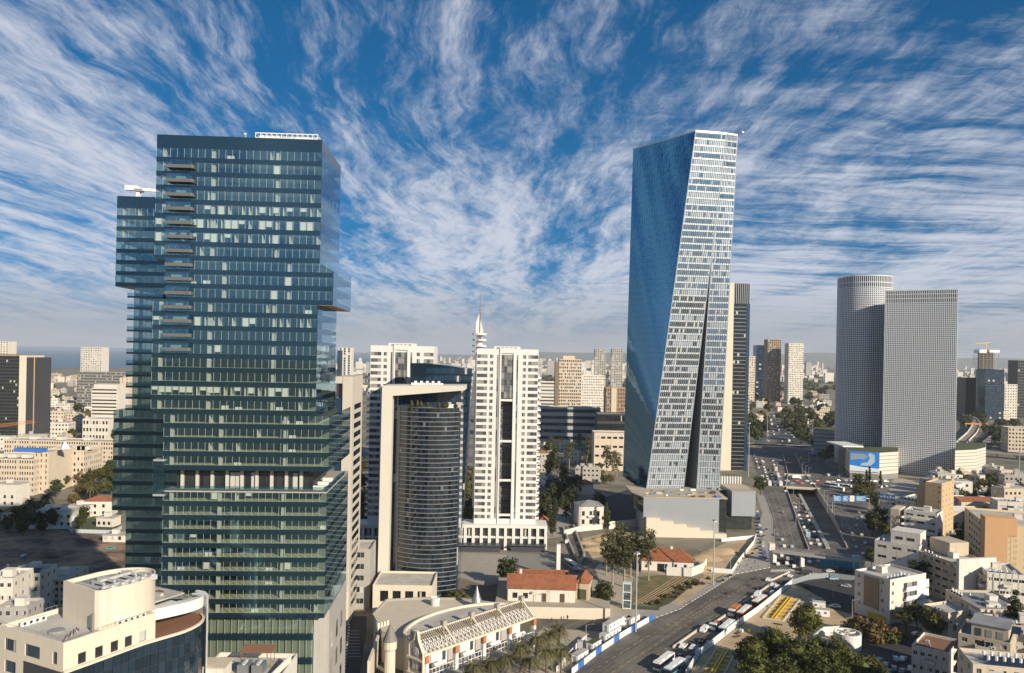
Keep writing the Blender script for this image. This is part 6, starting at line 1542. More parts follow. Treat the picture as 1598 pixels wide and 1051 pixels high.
for i in range(22): f = i / 22; b.beam((V[0] * f, 0, V[2] * f), (V[0] * (f + .023), 0, V[2] * f + 2.2), .18, .18); b.beam((V[0] * (f + .023), 0, V[2] * f + 2.2), (V[0] * (f + .045), 0, V[2] * (f + .045)), .18, .18)
b.build('jib', mat('crane_orange', (.62, .22, .03), .5, .1), cj)
def far_block(label, x0, x1, D, yt, dep, wall, nx, fl, ww=.6, wh=.5, gl='glass_dark', name='office_block', cat='office block', side=0, **kw):
    p = A(x0, 600, D); w = (x1 - x0) / FOC * D; h = Zat((x0 + x1) / 2, yt, D); fh = (h - 3) / fl
    sd = {'front': even(w, nx, w / nx * ww)}
    if side: sd['right' if side > 0 else 'left'] = even(dep, max(2, int(dep / (w / nx))), w / nx * ww)
    return house(name, label, cat, p[:2], kw.pop('th', 0), w, dep, h, wall, sd, fl, z0=1.5, wh=fh * wh, joint=True, gl=gl, recess=.35, **kw)
far_block('tall white hotel block standing before the sea', 125, 158, 1400, 542, 25, 'render_white', 9, 26)
far_block('long grey gridded office slab in front of the white hotel', 120, 200, 1250, 581, 25, 'concrete_dark', 40, 14, .7, .55)
t = far_block('white office block with dark horizontal bands left of the shaded glass tower', 143, 183, 900, 606, 25, 'render_white', 1, 14, .96, .42); b = MB(); hq = Zat(160, 606, 900); b.box(1, 3, hq, 27, 18, hq + 4); b.build('roof_plant', MATS['render_white'], t)
far_block('tall pale blank-walled block right of the banded white office', 187, 202, 950, 590, 25, 'render_cream', 2, 20, .3, .3)
far_block('low white hall below the banded white office', 130, 170, 860, 654, 30, 'render_white', 8, 3)
for (x0, x1, D, yt, dep, nx, fl, lab) in ((8, 178, 640, 688, 20, 44, 7, 'long cream government office slab with square window grid'), (-30, 55, 545, 716, 34, 22, 6, 'cream gridded office wing nearest the dark tower'),
                                        (104, 133, 585, 703, 26, 5, 6, 'narrow cream office wing with recessed grid window panel')):
    t = far_block(lab, x0, x1, D, yt, dep, 'render_cream', nx, fl, .55, .55, side=1)
    for i in range(3): b = MB(); hq = Zat((x0 + x1) / 2, yt, D); w = (x1 - x0) / FOC * D; a = w * (.2 + .25 * i); b.box(a, 4, hq, a + 6, 9, hq + 2.4); b.build('roof_plant', MATS['render_white'], t)
for (x0, x1, D, yt, dep, lab) in ((55, 78, 552, 706, 22, 'blank cream stair tower with slit windows among the office wings'), (78, 104, 575, 700, 25, 'cream office tower with narrow balconies among the office wings')):
    t = far_block(lab, x0, x1, D, yt, dep, 'render_cream', 3, 7, .25, .6)
p = A(40, 703, 545); b = MB(); b.lathe(p[0] + 20, p[1] + 12, [(0, p[2]), (4, p[2] + .1), (.3, p[2] + 5), (0, p[2] + 5)], 4); tag(b.build('roof_pavilion', MATS['plastic_white']), 'small white pyramid roof on the cream offices', 'roof'); b = MB(); b.box(p[0] - 12, p[1] + 6, p[2] - 2, p[0] + 8, p[1] + 12, p[2] + .4); tag(b.build('roof_tarpaulin', MATS['hoarding_blue']), 'blue covered plant deck on the cream office wing', 'roof deck')
rg = random.Random(17)
for (x, y, w, d, h, rf, lab) in ((56, 822, 11, 9, 9, 0, 'shaded white villa with arched window beyond the dirt lot'), (80, 824, 12, 10, 9, 0, 'shaded white villa with stepped portico beside the arched one'), (2, 812, 14, 9, 5, 1, 'low shaded house with a sloping roof at the frame edge'),
                              (-8, 790, 16, 10, 14, 0, 'white gabled house half in shade at the frame edge'), (130, 806, 16, 11, 9, 1, 'white house with pitched roof left of the shaded tower'), (150, 822, 10, 8, 5, 0, 'small shaded house by the pale fence'), (105, 808, 12, 10, 7, 0, 'low shaded villa behind the stepped portico'), (160, 846, 12, 8, 3.4, 0, 'low pale shed on the dirt lot by the shaded tower'), (30, 806, 14, 9, 6, 1, 'shaded bungalow left of the arched villa')):
    g = G(x, y); t = thing('villa', lab, 'house', (g[0], g[1], 0), R(rg.uniform(-8, 14))); simple_walls(t, 0, 0, w, d, 0, h, 'render_white')
    if rf: hip_roof(t, 0, 0, w, d, h, 2.2, rg.choice(['roof_felt', 'roof_tile']), rows=False)
    else: b = MB(); b.box(-.3, -.3, h, w + .3, d + .3, h + .4); b.build('roof', MATS['roof_felt'], t); b = MB(); b.box(w * .3, d * .3, h + .4, w * .3 + 3, d * .3 + 3, h + 2.6); b.build('stair_hut', MATS['render_white'], t)
    for i in range(3): b = MB(); b.box(1 + i * w / 3.3, -.1, 1.2, 2.4 + i * w / 3.3, .05, 3.0); b.build('window', MATS['glass_dark'], t)
    if h > 8:
        for i in range(3): b = MB(); b.box(1 + i * w / 3.3, -.1, 5.2, 2.4 + i * w / 3.3, .05, 7.2); b.build('window', MATS['glass_dark'], t)

# ------------------------------------------------------------------ bridges and signs over the highway
zf = 6.0; a = G(1206, 860, zf); c = G(1350, 877, zf); t = thing('footbridge', 'long pedestrian bridge with picket railings across the highway', 'bridge')
b = MB(); b.beam((*a, zf), (*c, zf), 4.0, .8); b.build('deck', MATS['concrete'], t)
th = math.atan2(c[1] - a[1], c[0] - a[0]); L = math.hypot(c[0] - a[0], c[1] - a[1]); pk = shared('picket', lambda: (lambda q: (q.box(-.05, -.05, 0, .05, .05, 1.5), q.mesh('picket', MATS['pole_grey']))[1])(MB()))
for s in (-1, 1):
    n = int(L / .9)
    for i in range(n + 1): f = i / n; put(pk, 'picket', t, (a[0] + (c[0] - a[0]) * f - sin(th) * 1.9 * s, a[1] + (c[1] - a[1]) * f + cos(th) * 1.9 * s, zf + .4), th)
    b = MB(); b.beam((a[0] - sin(th) * 1.9 * s, a[1] + cos(th) * 1.9 * s, zf + 1.9), (c[0] - sin(th) * 1.9 * s, c[1] + cos(th) * 1.9 * s, zf + 1.9), .12, .12); b.build('handrail', MATS['pole_grey'], t)
for f in (.02, .33, .97): p = lerp(a, c, f); b = MB(); b.box(p[0] - .9, p[1] - .9, 0, p[0] + .9, p[1] + .9, zf - .4); b.build('pier', MATS['stone_white'], t)
p = G(1205, 878); b = MB(); b.box(p[0] - 1.4, p[1], 0, p[0] + 1.4, p[1] + 3, zf + 3.4); b.build('lift_shaft', MATS['render_white'], t)
b = MB(); s0, s1 = G(1280, 884), G(1330, 889); b.beam((*s0, 3.0), (*s1, 3.0), .3, 5.2); b.build('stair_screen', mat('screen_blue', (.06, .30, .44), .4, .25, .8), t)
b = MB(); s2 = G(1338, 888); b.box(s2[0] - 2, s2[1] - 1, 0, s2[0] + 1.5, s2[1] + 2, 6.4); b.build('stair_head', mat('screen_pale', (.25, .50, .58), .4, .1), t)
Z0 = 9.0; D0 = (CAMZ - Z0) * FOC / (697 - 562); t = thing('arch_bridge', 'white arched footbridge far up the highway', 'bridge'); q = lambda x, y: A(x, y, D0)
b = MB(); b.beam(q(1160, 693), q(1290, 698), 5, 1.2); b.build('deck', MATS['spandrel_blue'], t)
ap = [(1178, 692), (1188, 686), (1200, 682.5), (1214, 681), (1230, 682), (1244, 686), (1258, 691), (1274, 698)]; b = MB()
for u, v in zip(ap, ap[1:]): b.beam(q(*u), q(*v), 1.6, 1.6)
b.build('arch', MATS['stone_white'], t)
for u in ap[1:-1]:
    f = (u[0] - 1160) / 130; b = MB(); b.tube(q(*u), lerp(q(1160, 693), q(1290, 698), f), .15, .15, 5); b.build('hanger', MATS['pole_grey'], t)
for x in (1166, 1284): p = q(x, 700); b = MB(); b.box(p[0] - 1, D0 - 1, 0, p[0] + 1, D0 + 1, Z0); b.build('pier', MATS['concrete'], t)
def gantry(label, x0, x1, yb, signs, hz_):
    g0, g1 = G(x0, yb), G(x1, yb); t = thing('sign_gantry', label, 'road sign')
    b = MB(); b.tube((*g0, 0), (*g0, hz_), .25, .2, 6); b.build('post', MATS['pole_grey'], t); b = MB(); b.tube((*g1, 0), (*g1, hz_), .25, .2, 6); b.build('post', MATS['pole_grey'], t)
    b = MB(); b.beam((*g0, hz_), (*g1, hz_), .5, .6); b.build('crossbar', MATS['pole_grey'], t)
    for f0, f1, m in signs:
        p, r = lerp(g0, g1, f0), lerp(g0, g1, f1); b = MB(); b.prism([(p[0], p[1] - .6), (r[0], r[1] - .6), (r[0], r[1] - .45), (p[0], p[1] - .45)], hz_ - 1.9, hz_ + 1.9); o = b.build('sign_panel', MATS[m], t)
        for i in range(3): b = MB(); w = (r[0] - p[0]); b.face([(p[0] + w * .12, p[1] - .64, hz_ + .9 - i * 1.0), (p[0] + w * (.85 - .2 * (i % 2)), p[1] - .64, hz_ + .9 - i * 1.0), (p[0] + w * (.85 - .2 * (i % 2)), p[1] - .64, hz_ + 1.25 - i * 1.0), (p[0] + w * .12, p[1] - .64, hz_ + 1.25 - i * 1.0)]); b.build('sign_text', MATS['plastic_white' if m != 'plastic_white' else 'frame_grey'], o)
mat('sign_blue', (.02, .19, .46), .4, .05)
gantry('row of four blue and white direction signs on a gantry right of the cutting', 1299, 1356, 800, [(.0, .23, 'sign_blue'), (.26, .42, 'sign_blue'), (.46, .58, 'plastic_white'), (.61, .9, 'sign_blue')], 9.5)
gantry('single blue direction sign by the cutting further up the highway', 1262, 1275, 722, [(.1, .9, 'sign_blue')], 10.0)

# ------------------------------------------------------------------ named far towers
FB = far_block
kw = dict(name='tower_block', cat='tower')
t = FB('beige gridded hotel tower beyond the dark garden trees', 872, 907, 1050, 561, 22, 'render_cream', 12, 22, .62, .6, **kw); hq = Zat(890, 561, 1050); b = MB(); b.box(5, 4, hq, 21, 14, hq + 4.5); b.build('roof_plant', MATS['render_cream'], t)
b = MB(); b.box(-5, .6, 0, -.03, 20, hq - 4); b.build('side_wing', mat('wing_brown', (.20, .155, .11), .8, .1), t)
FB('white slab block half in shadow behind the beige hotel tower', 905, 943, 1350, 586, 20, 'render_white', 14, 15, .5, .4, **kw)
FB('pale glass office with light bands left of the beige hotel tower', 842, 868, 1250, 596, 20, 'render_white', 1, 11, .95, .5, gl='glass_grey', **kw)
FB('low grey banded office range below the beige hotel tower', 838, 938, 940, 636, 24, 'render_grey', 1, 5, .97, .5, gl='glass_blue', name='office_block', cat='office block')
t = FB('brown ribbed office tower left of the twisted skyscraper', 946, 982, 900, 606, 22, 'render_brown', 14, 15, .45, .7, **kw); b = MB(); b.box(6, -.8, 0, 12, 0, Zat(955, 606, 900)); b.build('lift_shaft', MATS['render_cream'], t)
FB('dark glass office box left of the twisted skyscraper', 933, 985, 800, 646, 22, 'core_dark', 24, 5, .9, .7, gl='glass_black', name='office_block', cat='office block')
t = FB('cream office block with balcony bands left of the twisted skyscraper', 929, 985, 715, 676, 22, 'render_cream', 6, 4, .7, .25, name='office_block', cat='office block')
for i, x in enumerate((928, 954)):
    t = FB(('left' if i == 0 else 'right') + ' of two slim grey towers with zigzag balconies near the horizon', x, x + 17, 2500, 545, 30, 'concrete', 5, 24, .6, .5, **kw)
    for k in range(22): b = MB(); b.box(-4 if k % 2 else -2.4, -2, 8 + k * 4.2, 5, 1, 9.4 + k * 4.2); b.build('balcony', MATS['render_white'], t)
FB('dark glass tower second left of the white tower beyond the highway', 1180, 1195, 2000, 539, 30, 'spandrel_blue', 4, 24, .9, .8, gl='glass_blue', **kw)
FB('pale tower at the edge of the black glass tower', 1160, 1178, 1700, 556, 30, 'render_cream', 6, 20, .5, .5, **kw)
FB('brown residential tower with white crown beyond the highway', 1197, 1218, 1900, 530, 28, 'render_brown', 7, 28, .6, .5, **kw)
FB('white residential tower with grey crown beyond the highway', 1230, 1253, 1850, 536, 28, 'render_white', 9, 28, .5, .5, **kw)
FB('white low tower below the pale towers beyond the highway', 1160, 1170, 1400, 590, 20, 'render_white', 4, 12, .5, .5, **kw)
FB('dark ribbed office block right of the flat gridded tower', 1507, 1536, 1500, 590, 30, 'grid_dark', 14, 1, .6, .9, gl='glass_black', **kw)
FB('dark blue glass tower in front of the unfinished tower', 1538, 1567, 1450, 577, 30, 'spandrel_blue', 8, 20, .9, .8, gl='glass_blue', **kw)
FB('white tower right of the dark blue glass tower', 1568, 1588, 1500, 600, 20, 'render_white', 5, 12, .4, .5, **kw)
FB('dark tower cut by the frame edge', 1588, 1625, 1500, 563, 30, 'grid_dark', 10, 20, .8, .6, gl='glass_black', **kw)
FB('white crown of a tower showing above the dark office tower', -6, 12, 1500, 533, 25, 'render_white', 4, 26, .5, .5, **kw)
t = FB('slim blue and white tower right of the stacked glass tower', 527, 547, 1500, 543, 25, 'render_white', 3, 24, .5, .8, gl='glass_blue', **kw); b = MB(); b.box(-1.5, -.5, 0, 8, 20, Zat(535, 547, 1500)); b.build('glass_flank', MATS['glass_blue'], t)
# unfinished tower with crane
p = A(1528, 600, 1700); t = thing('unfinished_tower', 'unfinished concrete tower with scaffolds and a crane', 'tower', (p[0], 1700, 0)); h = Zat(1540, 546, 1700); w = 30 / FOC * 1700
for k in range(30): b = MB(); b.box(0, 0, k * h / 30, w, 26, k * h / 30 + .7); b.build('floor_slab', MATS['concrete'], t)
b = MB(); b.box(8, 6, 0, w - 8, 20, h + 1); b.build('core', mat('core_rust', (.30, .20, .12), .8, .2), t)
for i in range(6): b = MB(); b.box(i * (w - 1) / 5, .2, 0, i * (w - 1) / 5 + .9, 1.2, h - 8); b.build('column', MATS['concrete_dark'], t)
b = MB(); b.box(-1, -1, h - 7, w * .35, 20, h); b.box(w * .5, -1, h - 6, w + 1, 20, h - .5); b.build('formwork', MATS['plastic_white'], t)
cr = thing('tower_crane', 'yellow tower crane on top of the unfinished tower', 'crane', (p[0] + w * .4, 1706, h)); b = MB(); b.beam((0, 0, 0), (0, 0, 14), 1.6, 1.6); b.build('mast', MATS['steel_yellow'], cr); b = MB(); b.beam((-22, 0, 13), (12, 0, 15), 1.2, 1.2); b.build('jib', MATS['steel_yellow'], cr); b = MB(); b.box(8, -1, 12.5, 12, 1, 14.4); b.build('counterweight', MATS['concrete_dark'], cr)
FB('white hotel-like block with window rows by the right-hand interchange', 1575, 1640, 930, 668, 24, 'render_cream', 14, 6, .5, .5, th=R(-14), side=-1, name='office_block', cat='office block')
# interchange: rail viaduct and roads
for (pp, m, lab) in (([(1492, 705), (1502, 690), (1517, 676), (1524, 664), (1520, 655), (1508, 648)], 'louvre_cream', 'curved concrete rail viaduct right of the flat gridded tower'),):
    pts = [G(x, y, 6) for x, y in pp]; t = thing('viaduct', lab, 'viaduct')
    b = MB()
    for u, v in zip(pts, pts[1:]): b.beam((*u, 5.4), (*v, 5.4), 11, 1.2)
    b.build('deck', MATS['concrete'], t)
    for off in (-5.4, 5.4):
        b = MB()
        for u, v in zip(pts, pts[1:]):
            th = math.atan2(v[1] - u[1], v[0] - u[0]); b.beam((u[0] - sin(th) * off, u[1] + cos(th) * off, 6.6), (v[0] - sin(th) * off, v[1] + cos(th) * off, 6.6), .6, 2.2)
        b.build('parapet', MATS[m], t)
    for off in (-2.4, 0, 2.4):
        b = MB()
        for u, v in zip(pts, pts[1:]):
            th = math.atan2(v[1] - u[1], v[0] - u[0]); b.beam((u[0] - sin(th) * off, u[1] + cos(th) * off, 6.15), (v[0] - sin(th) * off, v[1] + cos(th) * off, 6.15), .8, .2)
        b.build('track', MATS['soil'], t)
for pp, wd in (([(1525, 700), (1560, 668), (1570, 650), (1545, 640)], 26), ([(1535, 735), (1598, 742)], 16), ([(1535, 712), (1640, 722)], 18), ([(1560, 690), (1572, 705), (1640, 730)], 14), ([(1495, 640), (1640, 645)], 16)):
    pts = [G(x, y) for x, y in pp]; b = MB()
    for u, v in zip(pts, pts[1:]):
        th = math.atan2(v[1] - u[1], v[0] - u[0]); nx, ny = -sin(th) * wd / 2, cos(th) * wd / 2; b.face([(u[0] - nx, u[1] - ny, .03), (v[0] - nx, v[1] - ny, .03), (v[0] + nx, v[1] + ny, .03), (u[0] + nx, u[1] + ny, .03)])
    struct(b.build('road', MATS['asphalt_dark']))
for (x0, y0, x1, y1, lab) in ((1536, 706, 1640, 714, 'low concrete flyover crossing right of the shopping block'), (1536, 730, 1640, 742, 'lower concrete ramp in front of the flyover'), (1495, 638, 1600, 643, 'distant flyover above the rail curve'), (1538, 690, 1566, 668, 'pale ramp wall beside the dark interchange')):
    a, c = G(x0, y0, 5), G(x1, y1, 5); t = thing('flyover', lab, 'bridge'); b = MB(); b.beam((*a, 5), (*c, 5), 6, 1.4); b.build('deck', MATS['concrete'], t)
    for f in (.2, .5, .8): p = lerp(a, c, f); b = MB(); b.tube((*p, 0), (*p, 4.4), .8, .8, 8); b.build('pier', MATS['concrete'], t)
for i in range(3):
    g = A(1508 + i * 12, 637, 1230); t = thing('gantry_crane', 'orange gantry crane in the distant rail yard', 'crane', (g[0], g[1], 0)); b = MB()
    for x in (0, 8): b.beam((x, 0, 0), (x, 0, 9), .9, .9)
    b.beam((-2, 0, 9), (10, 0, 9), 1.6, 1.6); b.build('frame', MATS['crane_orange'], t)

# ------------------------------------------------------------------ the town between: single houses near, one mass beyond
mat('town_wall', (.6, .55, .47), .9, .10, .25, objcol=True, streak=.15); mat('town_white', (.62, .58, .52), .9, .2, .01); mat('town_cream', (.52, .45, .36), .9, .2, .01); mat('town_grey', (.34, .33, .31), .9, .2, .01)
def _town(w, d, h, fl, rf, hut):
    b = MB(); b.box(0, 0, 0, w, d, h); i = len(b.f); b.box(.3, .3, h, w - .3, d - .3, h + .25, 1)
    for k in range(fl):
        z = .9 + k * h / fl
        for j in range(max(2, int(w / 3.4))):
            x = .9 + j * 3.4
            if x + 1.6 < w: b.face([(x, -.06, z), (x + 1.6, -.06, z), (x + 1.6, -.06, z + 1.5), (x, -.06, z + 1.5)], 2)
        for j in range(max(2, int(d / 3.6))):
            y = .9 + j * 3.6
            if y + 1.5 < d:
                b.face([(w + .06, y, z), (w + .06, y + 1.5, z), (w + .06, y + 1.5, z + 1.5), (w + .06, y, z + 1.5)], 2); b.face([(-.06, y, z), (-.06, y + 1.5, z), (-.06, y + 1.5, z + 1.5), (-.06, y, z + 1.5)], 2)
    if hut: b.box(w * .35, d * .4, h + .25, w * .35 + 3.4, d * .4 + 3, h + 2.8); b.box(w * .1, d * .2, h + .25, w * .1 + 1.5, d * .2 + 1.2, h + 1.5, 1)
    if rf:
        b.face([(-.4, -.4, h + .26), (w + .4, -.4, h + .26), (w * .5, d * .5, h + 2.6)], 3); b.face([(w + .4, -.4, h + .26), (w + .4, d + .4, h + .26), (w * .5, d * .5, h + 2.6)], 3); b.face([(w + .4, d + .4, h + .26), (-.4, d + .4, h + .26), (w * .5, d * .5, h + 2.6)], 3); b.face([(-.4, d + .4, h + .26), (-.4, -.4, h + .26), (w * .5, d * .5, h + 2.6)], 3)
    return b.mesh('house', [MATS['town_wall'], MATS['roof_felt'], MATS['glass_dark'], MATS['roof_tile']])
HM = [('small', _town(11, 10, 8, 2, 0, 1)), ('square', _town(15, 13, 12, 3, 0, 1)), ('long', _town(26, 12, 12, 3, 0, 1)), ('tall', _town(17, 15, 19, 5, 0, 1)), ('red-roofed', _town(13, 12, 8, 2, 1, 0)), ('broad', _town(21, 17, 15, 4, 0, 1))]
HC = [('white', (.68, .63, .55)), ('cream', (.60, .50, .38)), ('beige', (.48, .39, .29)), ('grey', (.38, .35, .31))]
def inside_poly(p, poly):
    r = False; j = len(poly) - 1
    for i in range(len(poly)):
        a, b = poly[i], poly[j]
        if (a[1] > p[1]) != (b[1] > p[1]) and p[0] < (b[0] - a[0]) * (p[1] - a[1]) / (b[1] - a[1]) + a[0]: r = not r
        j = i
    return r
roadw = poly_world(ROAD); taken = []
for o in TOPS:
    if o.location.y > 500 and o.location.y < 3000: taken.append((o.location.x + 12, o.location.y + 10, 24))
cr_ = random.Random(99); town = []
def scatter(n, xr, yr, where, pool, gap=1.0, tries=12):
    k = 0
    for _ in range(n * tries):
        if k >= n: break
        x = cr_.uniform(*xr); y = yr[0] + (yr[1] - yr[0]) * cr_.random() ** 1.3; g = G(x, y)
        if inside_poly(g, roadw): continue
        r = 10 * gap
        if any((g[0] - a) ** 2 + (g[1] - b) ** 2 < (r + c * .8) ** 2 for a, b, c in taken): continue
        taken.append((g[0], g[1], r)); k += 1
        s, me = cr_.choice([HM[i] for i in pool]); cn, cc = cr_.choice(HC); v = cr_.uniform(.86, 1.1)
        o = put(me, 'house', None, (g[0] - 8, g[1], 0), R(cr_.choice((-12, 4, 20, 35)) + cr_.uniform(-5, 5)), (1, 1, cr_.uniform(.85, 1.25)), tuple(c * v for c in cc))
        tag(o, f'{s} {cn} house {where}', 'house', 'houses of the town')
scatter(70, (56, 205), (590, 688), 'in the dense quarter left of the shaded tower', (0, 1, 2, 3, 5))
scatter(12, (100, 200), (690, 735), 'among trees beside the cream offices', (0, 1, 4))
scatter(14, (522, 582), (582, 620), 'seen between the stacked tower and the white tower', (1, 2, 3, 5))
scatter(34, (842, 985), (572, 640), 'around the beige hotel tower', (1, 2, 3, 5))
scatter(16, (850, 960), (668, 760), 'half hidden in the garden district', (0, 1, 4))
scatter(30, (1160, 1300), (618, 668), 'in the green district beyond the highway', (0, 1, 2, 4))
scatter(32, (1500, 1600), (606, 660), 'near the distant rail yard', (0, 1, 2, 3, 5))
scatter(22, (1470, 1600), (748, 800), 'between the hotel and the cypress row', (0, 1, 2))
scatter(10, (-20, 60), (690, 790), 'beside the cream offices at the frame edge', (0, 1, 2))
mb = MB()
for _ in range(2600):
    y = 556.5 + 40 * cr_.random() ** 2.0; x = cr_.uniform(-80, 1680)
    hy = 553 + (x - CX) * ROLL; y = hy + 3.2 + 34 * cr_.random() ** 1.8
    g = G(x, y)
    if g[0] < -1100 - 400 * max(0, (5955 - g[1]) / 2400) and g[1] > 3300: continue
    if g[1] < 1000: continue
    w, d = cr_.uniform(14, 42), cr_.uniform(12, 28); h = cr_.choice((9, 12, 12, 16, 18, 24, 34, 50 if g[1] > 2500 else 14)) * cr_.uniform(.8, 1.2)
    if x > 1290 and x < 1480: continue
    if g[1] > 2600 and cr_.random() < .35: h *= 1.5
    mb.box(g[0], g[1], 0, g[0] + w, g[1] + d, h, cr_.choice((0, 0, 0, 1, 1, 2)), bottom=False)
o = struct(mb.build('distant_town', [MATS['town_white'], MATS['town_cream'], MATS['town_grey']]), 'stuff', 'pale mass of distant town buildings spread along the horizon', 'town')

# ------------------------------------------------------------------ trees
leafmat('leaf_ficus', (.03, .046, .010), (.15, .15, .036)); leafmat('leaf_euca', (.045, .055, .018), (.15, .14, .055)); leafmat('leaf_broad', (.040, .052, .012), (.13, .12, .03)); leafmat('leaf_brown', (.08, .06, .02), (.22, .145, .055)); leafmat('leaf_dark', (.024, .038, .012), (.09, .095, .03)); leafmat('leaf_palm', (.055, .060, .022), (.19, .165, .075)); leafmat('leaf_olive', (.05, .055, .018), (.13, .115, .035))
mat('bark', (.12, .085, .06), .9, .25, 2.0); mat('bark_pale', (.30, .25, .19), .9, .25, 1.5)
tr = random.Random(31)
def leafball(mb, c, rad, n, size, flat=1.0):
    for _ in range(n):
        d = Vector((tr.gauss(0, 1), tr.gauss(0, 1), tr.gauss(0, 1)))
        if d.length < 1e-3: continue
        d.normalize(); p = Vector(c) + Vector((d.x * rad[0], d.y * rad[1], d.z * rad[2])) * (tr.random() ** .35)
        nrm = (d + Vector((tr.gauss(0, .5), tr.gauss(0, .5), tr.gauss(0, .5) + .3))).normalized(); a = nrm.orthogonal().normalized(); b = nrm.cross(a); s = size * tr.uniform(.6, 1.3); th = tr.uniform(0, pi); u = (a * cos(th) + b * sin(th)) * s; v = (b * cos(th) - a * sin(th)) * s * tr.uniform(.45, .8)
        mb.face([p - u, p - v * .9 + u * .1, p + u, p + v])
def crown(rx, ry, rz, zc, nclump, nleaf, size, clump, holes=.0, shape=None, solid=.55):
    mb = MB()
    for _ in range(nclump):
        d = Vector((tr.gauss(0, 1), tr.gauss(0, 1), tr.gauss(0, 1))).normalized(); r = tr.uniform(.55, 1.0) * tr.uniform(.85, 1.12)
        p = Vector((d.x * rx * r, d.y * ry * r, zc + d.z * rz * r))
        if shape: p = Vector(shape(p, zc, rz))
        cr = clump * tr.uniform(.6, 1.25); leafball(mb, p, (cr, cr, cr * .75), nleaf, size)
    if solid:
        n0 = len(mb.v); rings, segs = 5, 9
        for i in range(1, rings):
            f = pi * i / rings
            for j in range(segs):
                a = 2 * pi * j / segs; k = solid * tr.uniform(.75, 1.15); mb.v.append((rx * k * sin(f) * cos(a), ry * k * sin(f) * sin(a), zc + rz * k * cos(f)))
        for i in range(rings - 2):
            for j in range(segs): j2 = (j + 1) % segs; mb.f.append((n0 + i * segs + j, n0 + (i + 1) * segs + j, n0 + (i + 1) * segs + j2, n0 + i * segs + j2)); mb.m.append(0)
    return mb
def trunk(h, r, limbs, spread, zc, lean=0.0):
    b = MB(); p = (0, 0, 0); q = (lean, 0, h * .55); b.tube(p, q, r, r * .7, 8)
    for i in range(limbs):
        a = 2 * pi * i / limbs + tr.uniform(-.4, .4); e = (lean + cos(a) * spread * tr.uniform(.6, 1), sin(a) * spread * tr.uniform(.6, 1), zc + tr.uniform(-.1, .25) * h); b.tube(q, e, r * .5, r * .14, 6); m_ = lerp(q, e, .55); a2 = a + tr.uniform(-1, 1); b.tube(m_, (m_[0] + cos(a2) * spread * .5, m_[1] + sin(a2) * spread * .5, m_[2] + h * .15), r * .25, r * .08, 5)
    return b
PROTO = {}
def proto(kind, crown_mb, leaf, trunk_mb, bark='bark'):
    PROTO[kind] = (crown_mb.mesh(kind + '_crown', MATS[leaf]), trunk_mb.mesh(kind + '_trunk', MATS[bark]))
proto('ficus_tree', crown(6.0, 6.0, 4.6, 8.6, 125, 34, .42, 1.55, solid=.7), 'leaf_ficus', trunk(10, .5, 6, 3.5, 8.2))
proto('ficus_tree_b', crown(5.0, 5.6, 5.0, 8.8, 110, 34, .42, 1.5, solid=.7), 'leaf_ficus', trunk(10, .5, 6, 3.2, 8.2))
proto('eucalyptus', crown(4.6, 4.2, 7.5, 15.0, 62, 30, .42, 1.5, solid=.35), 'leaf_euca', trunk(20, .5, 6, 2.6, 14), 'bark_pale')
proto('eucalyptus_b', crown(3.6, 3.6, 8.0, 14.0, 50, 28, .42, 1.4, solid=.3), 'leaf_euca', trunk(19, .42, 5, 2.2, 13), 'bark_pale')
proto('broad_tree', crown(4.4, 4.2, 3.5, 6.4, 55, 22, .55, 1.35, solid=.65), 'leaf_broad', trunk(7.5, .32, 5, 2.4, 6))
proto('broad_tree_b', crown(3.6, 3.8, 3.9, 6.6, 46, 22, .55, 1.3, solid=.65), 'leaf_olive', trunk(7.5, .3, 5, 2.2, 6))
proto('brown_tree', crown(4.2, 4.0, 3.6, 6.2, 46, 20, .5, 1.35, solid=.4), 'leaf_brown', trunk(7.5, .3, 6, 2.6, 6))
proto('dark_tree', crown(4.0, 4.0, 4.6, 7.4, 50, 22, .55, 1.35, solid=.7), 'leaf_dark', trunk(8, .35, 5, 2.2, 6.5))
cyp = lambda p, zc, rz: (p.x * (1.15 - (p.z - zc + rz) / (2 * rz) * .95), p.y * (1.15 - (p.z - zc + rz) / (2 * rz) * .95), p.z)
proto('cypress', crown(1.5, 1.5, 6.0, 6.6, 46, 18, .4, .6, shape=cyp, solid=.55), 'leaf_dark', trunk(6, .25, 3, .4, 5))
proto('conifer', crown(4.6, 4.6, 9.0, 10.0, 80, 24, .5, 1.2, shape=cyp, solid=.35), 'leaf_dark', trunk(16, .4, 6, 2, 9))
flat_ = lambda p, zc, rz: (p.x, p.y, zc + (p.z - zc) * (1 - .02 * (p.x * p.x + p.y * p.y)))
proto('umbrella_tree', crown(6.0, 5.4, 1.3, 6.6, 60, 20, .4, 1.0, shape=flat_, solid=0), 'leaf_olive', trunk(6, .3, 8, 4.6, 6.3, .8))
proto('bush', crown(1.7, 1.7, 1.1, 1.2, 22, 22, .34, .75, solid=.7), 'leaf_broad', trunk(1.0, .12, 4, .8, .8))
proto('dry_bush', crown(2.2, 2.2, 1.6, 1.7, 26, 22, .36, .85, solid=.6), 'leaf_brown', trunk(1.4, .12, 4, 1.0, 1.0))
proto('far_tree', crown(4.2, 4.2, 3.4, 5.4, 26, 14, .95, 1.5, solid=.72), 'leaf_broad', trunk(6, .35, 4, 2.0, 5))
proto('far_tree_b', crown(5.4, 5.2, 3.8, 5.8, 30, 14, 1.0, 1.7, solid=.72), 'leaf_dark', trunk(6, .35, 4, 2.4, 5))
proto('far_tree_c', crown(3.8, 3.8, 3.6, 5.6, 24, 14, .95, 1.4, solid=.7), 'leaf_olive', trunk(6, .35, 4, 2.0, 5))
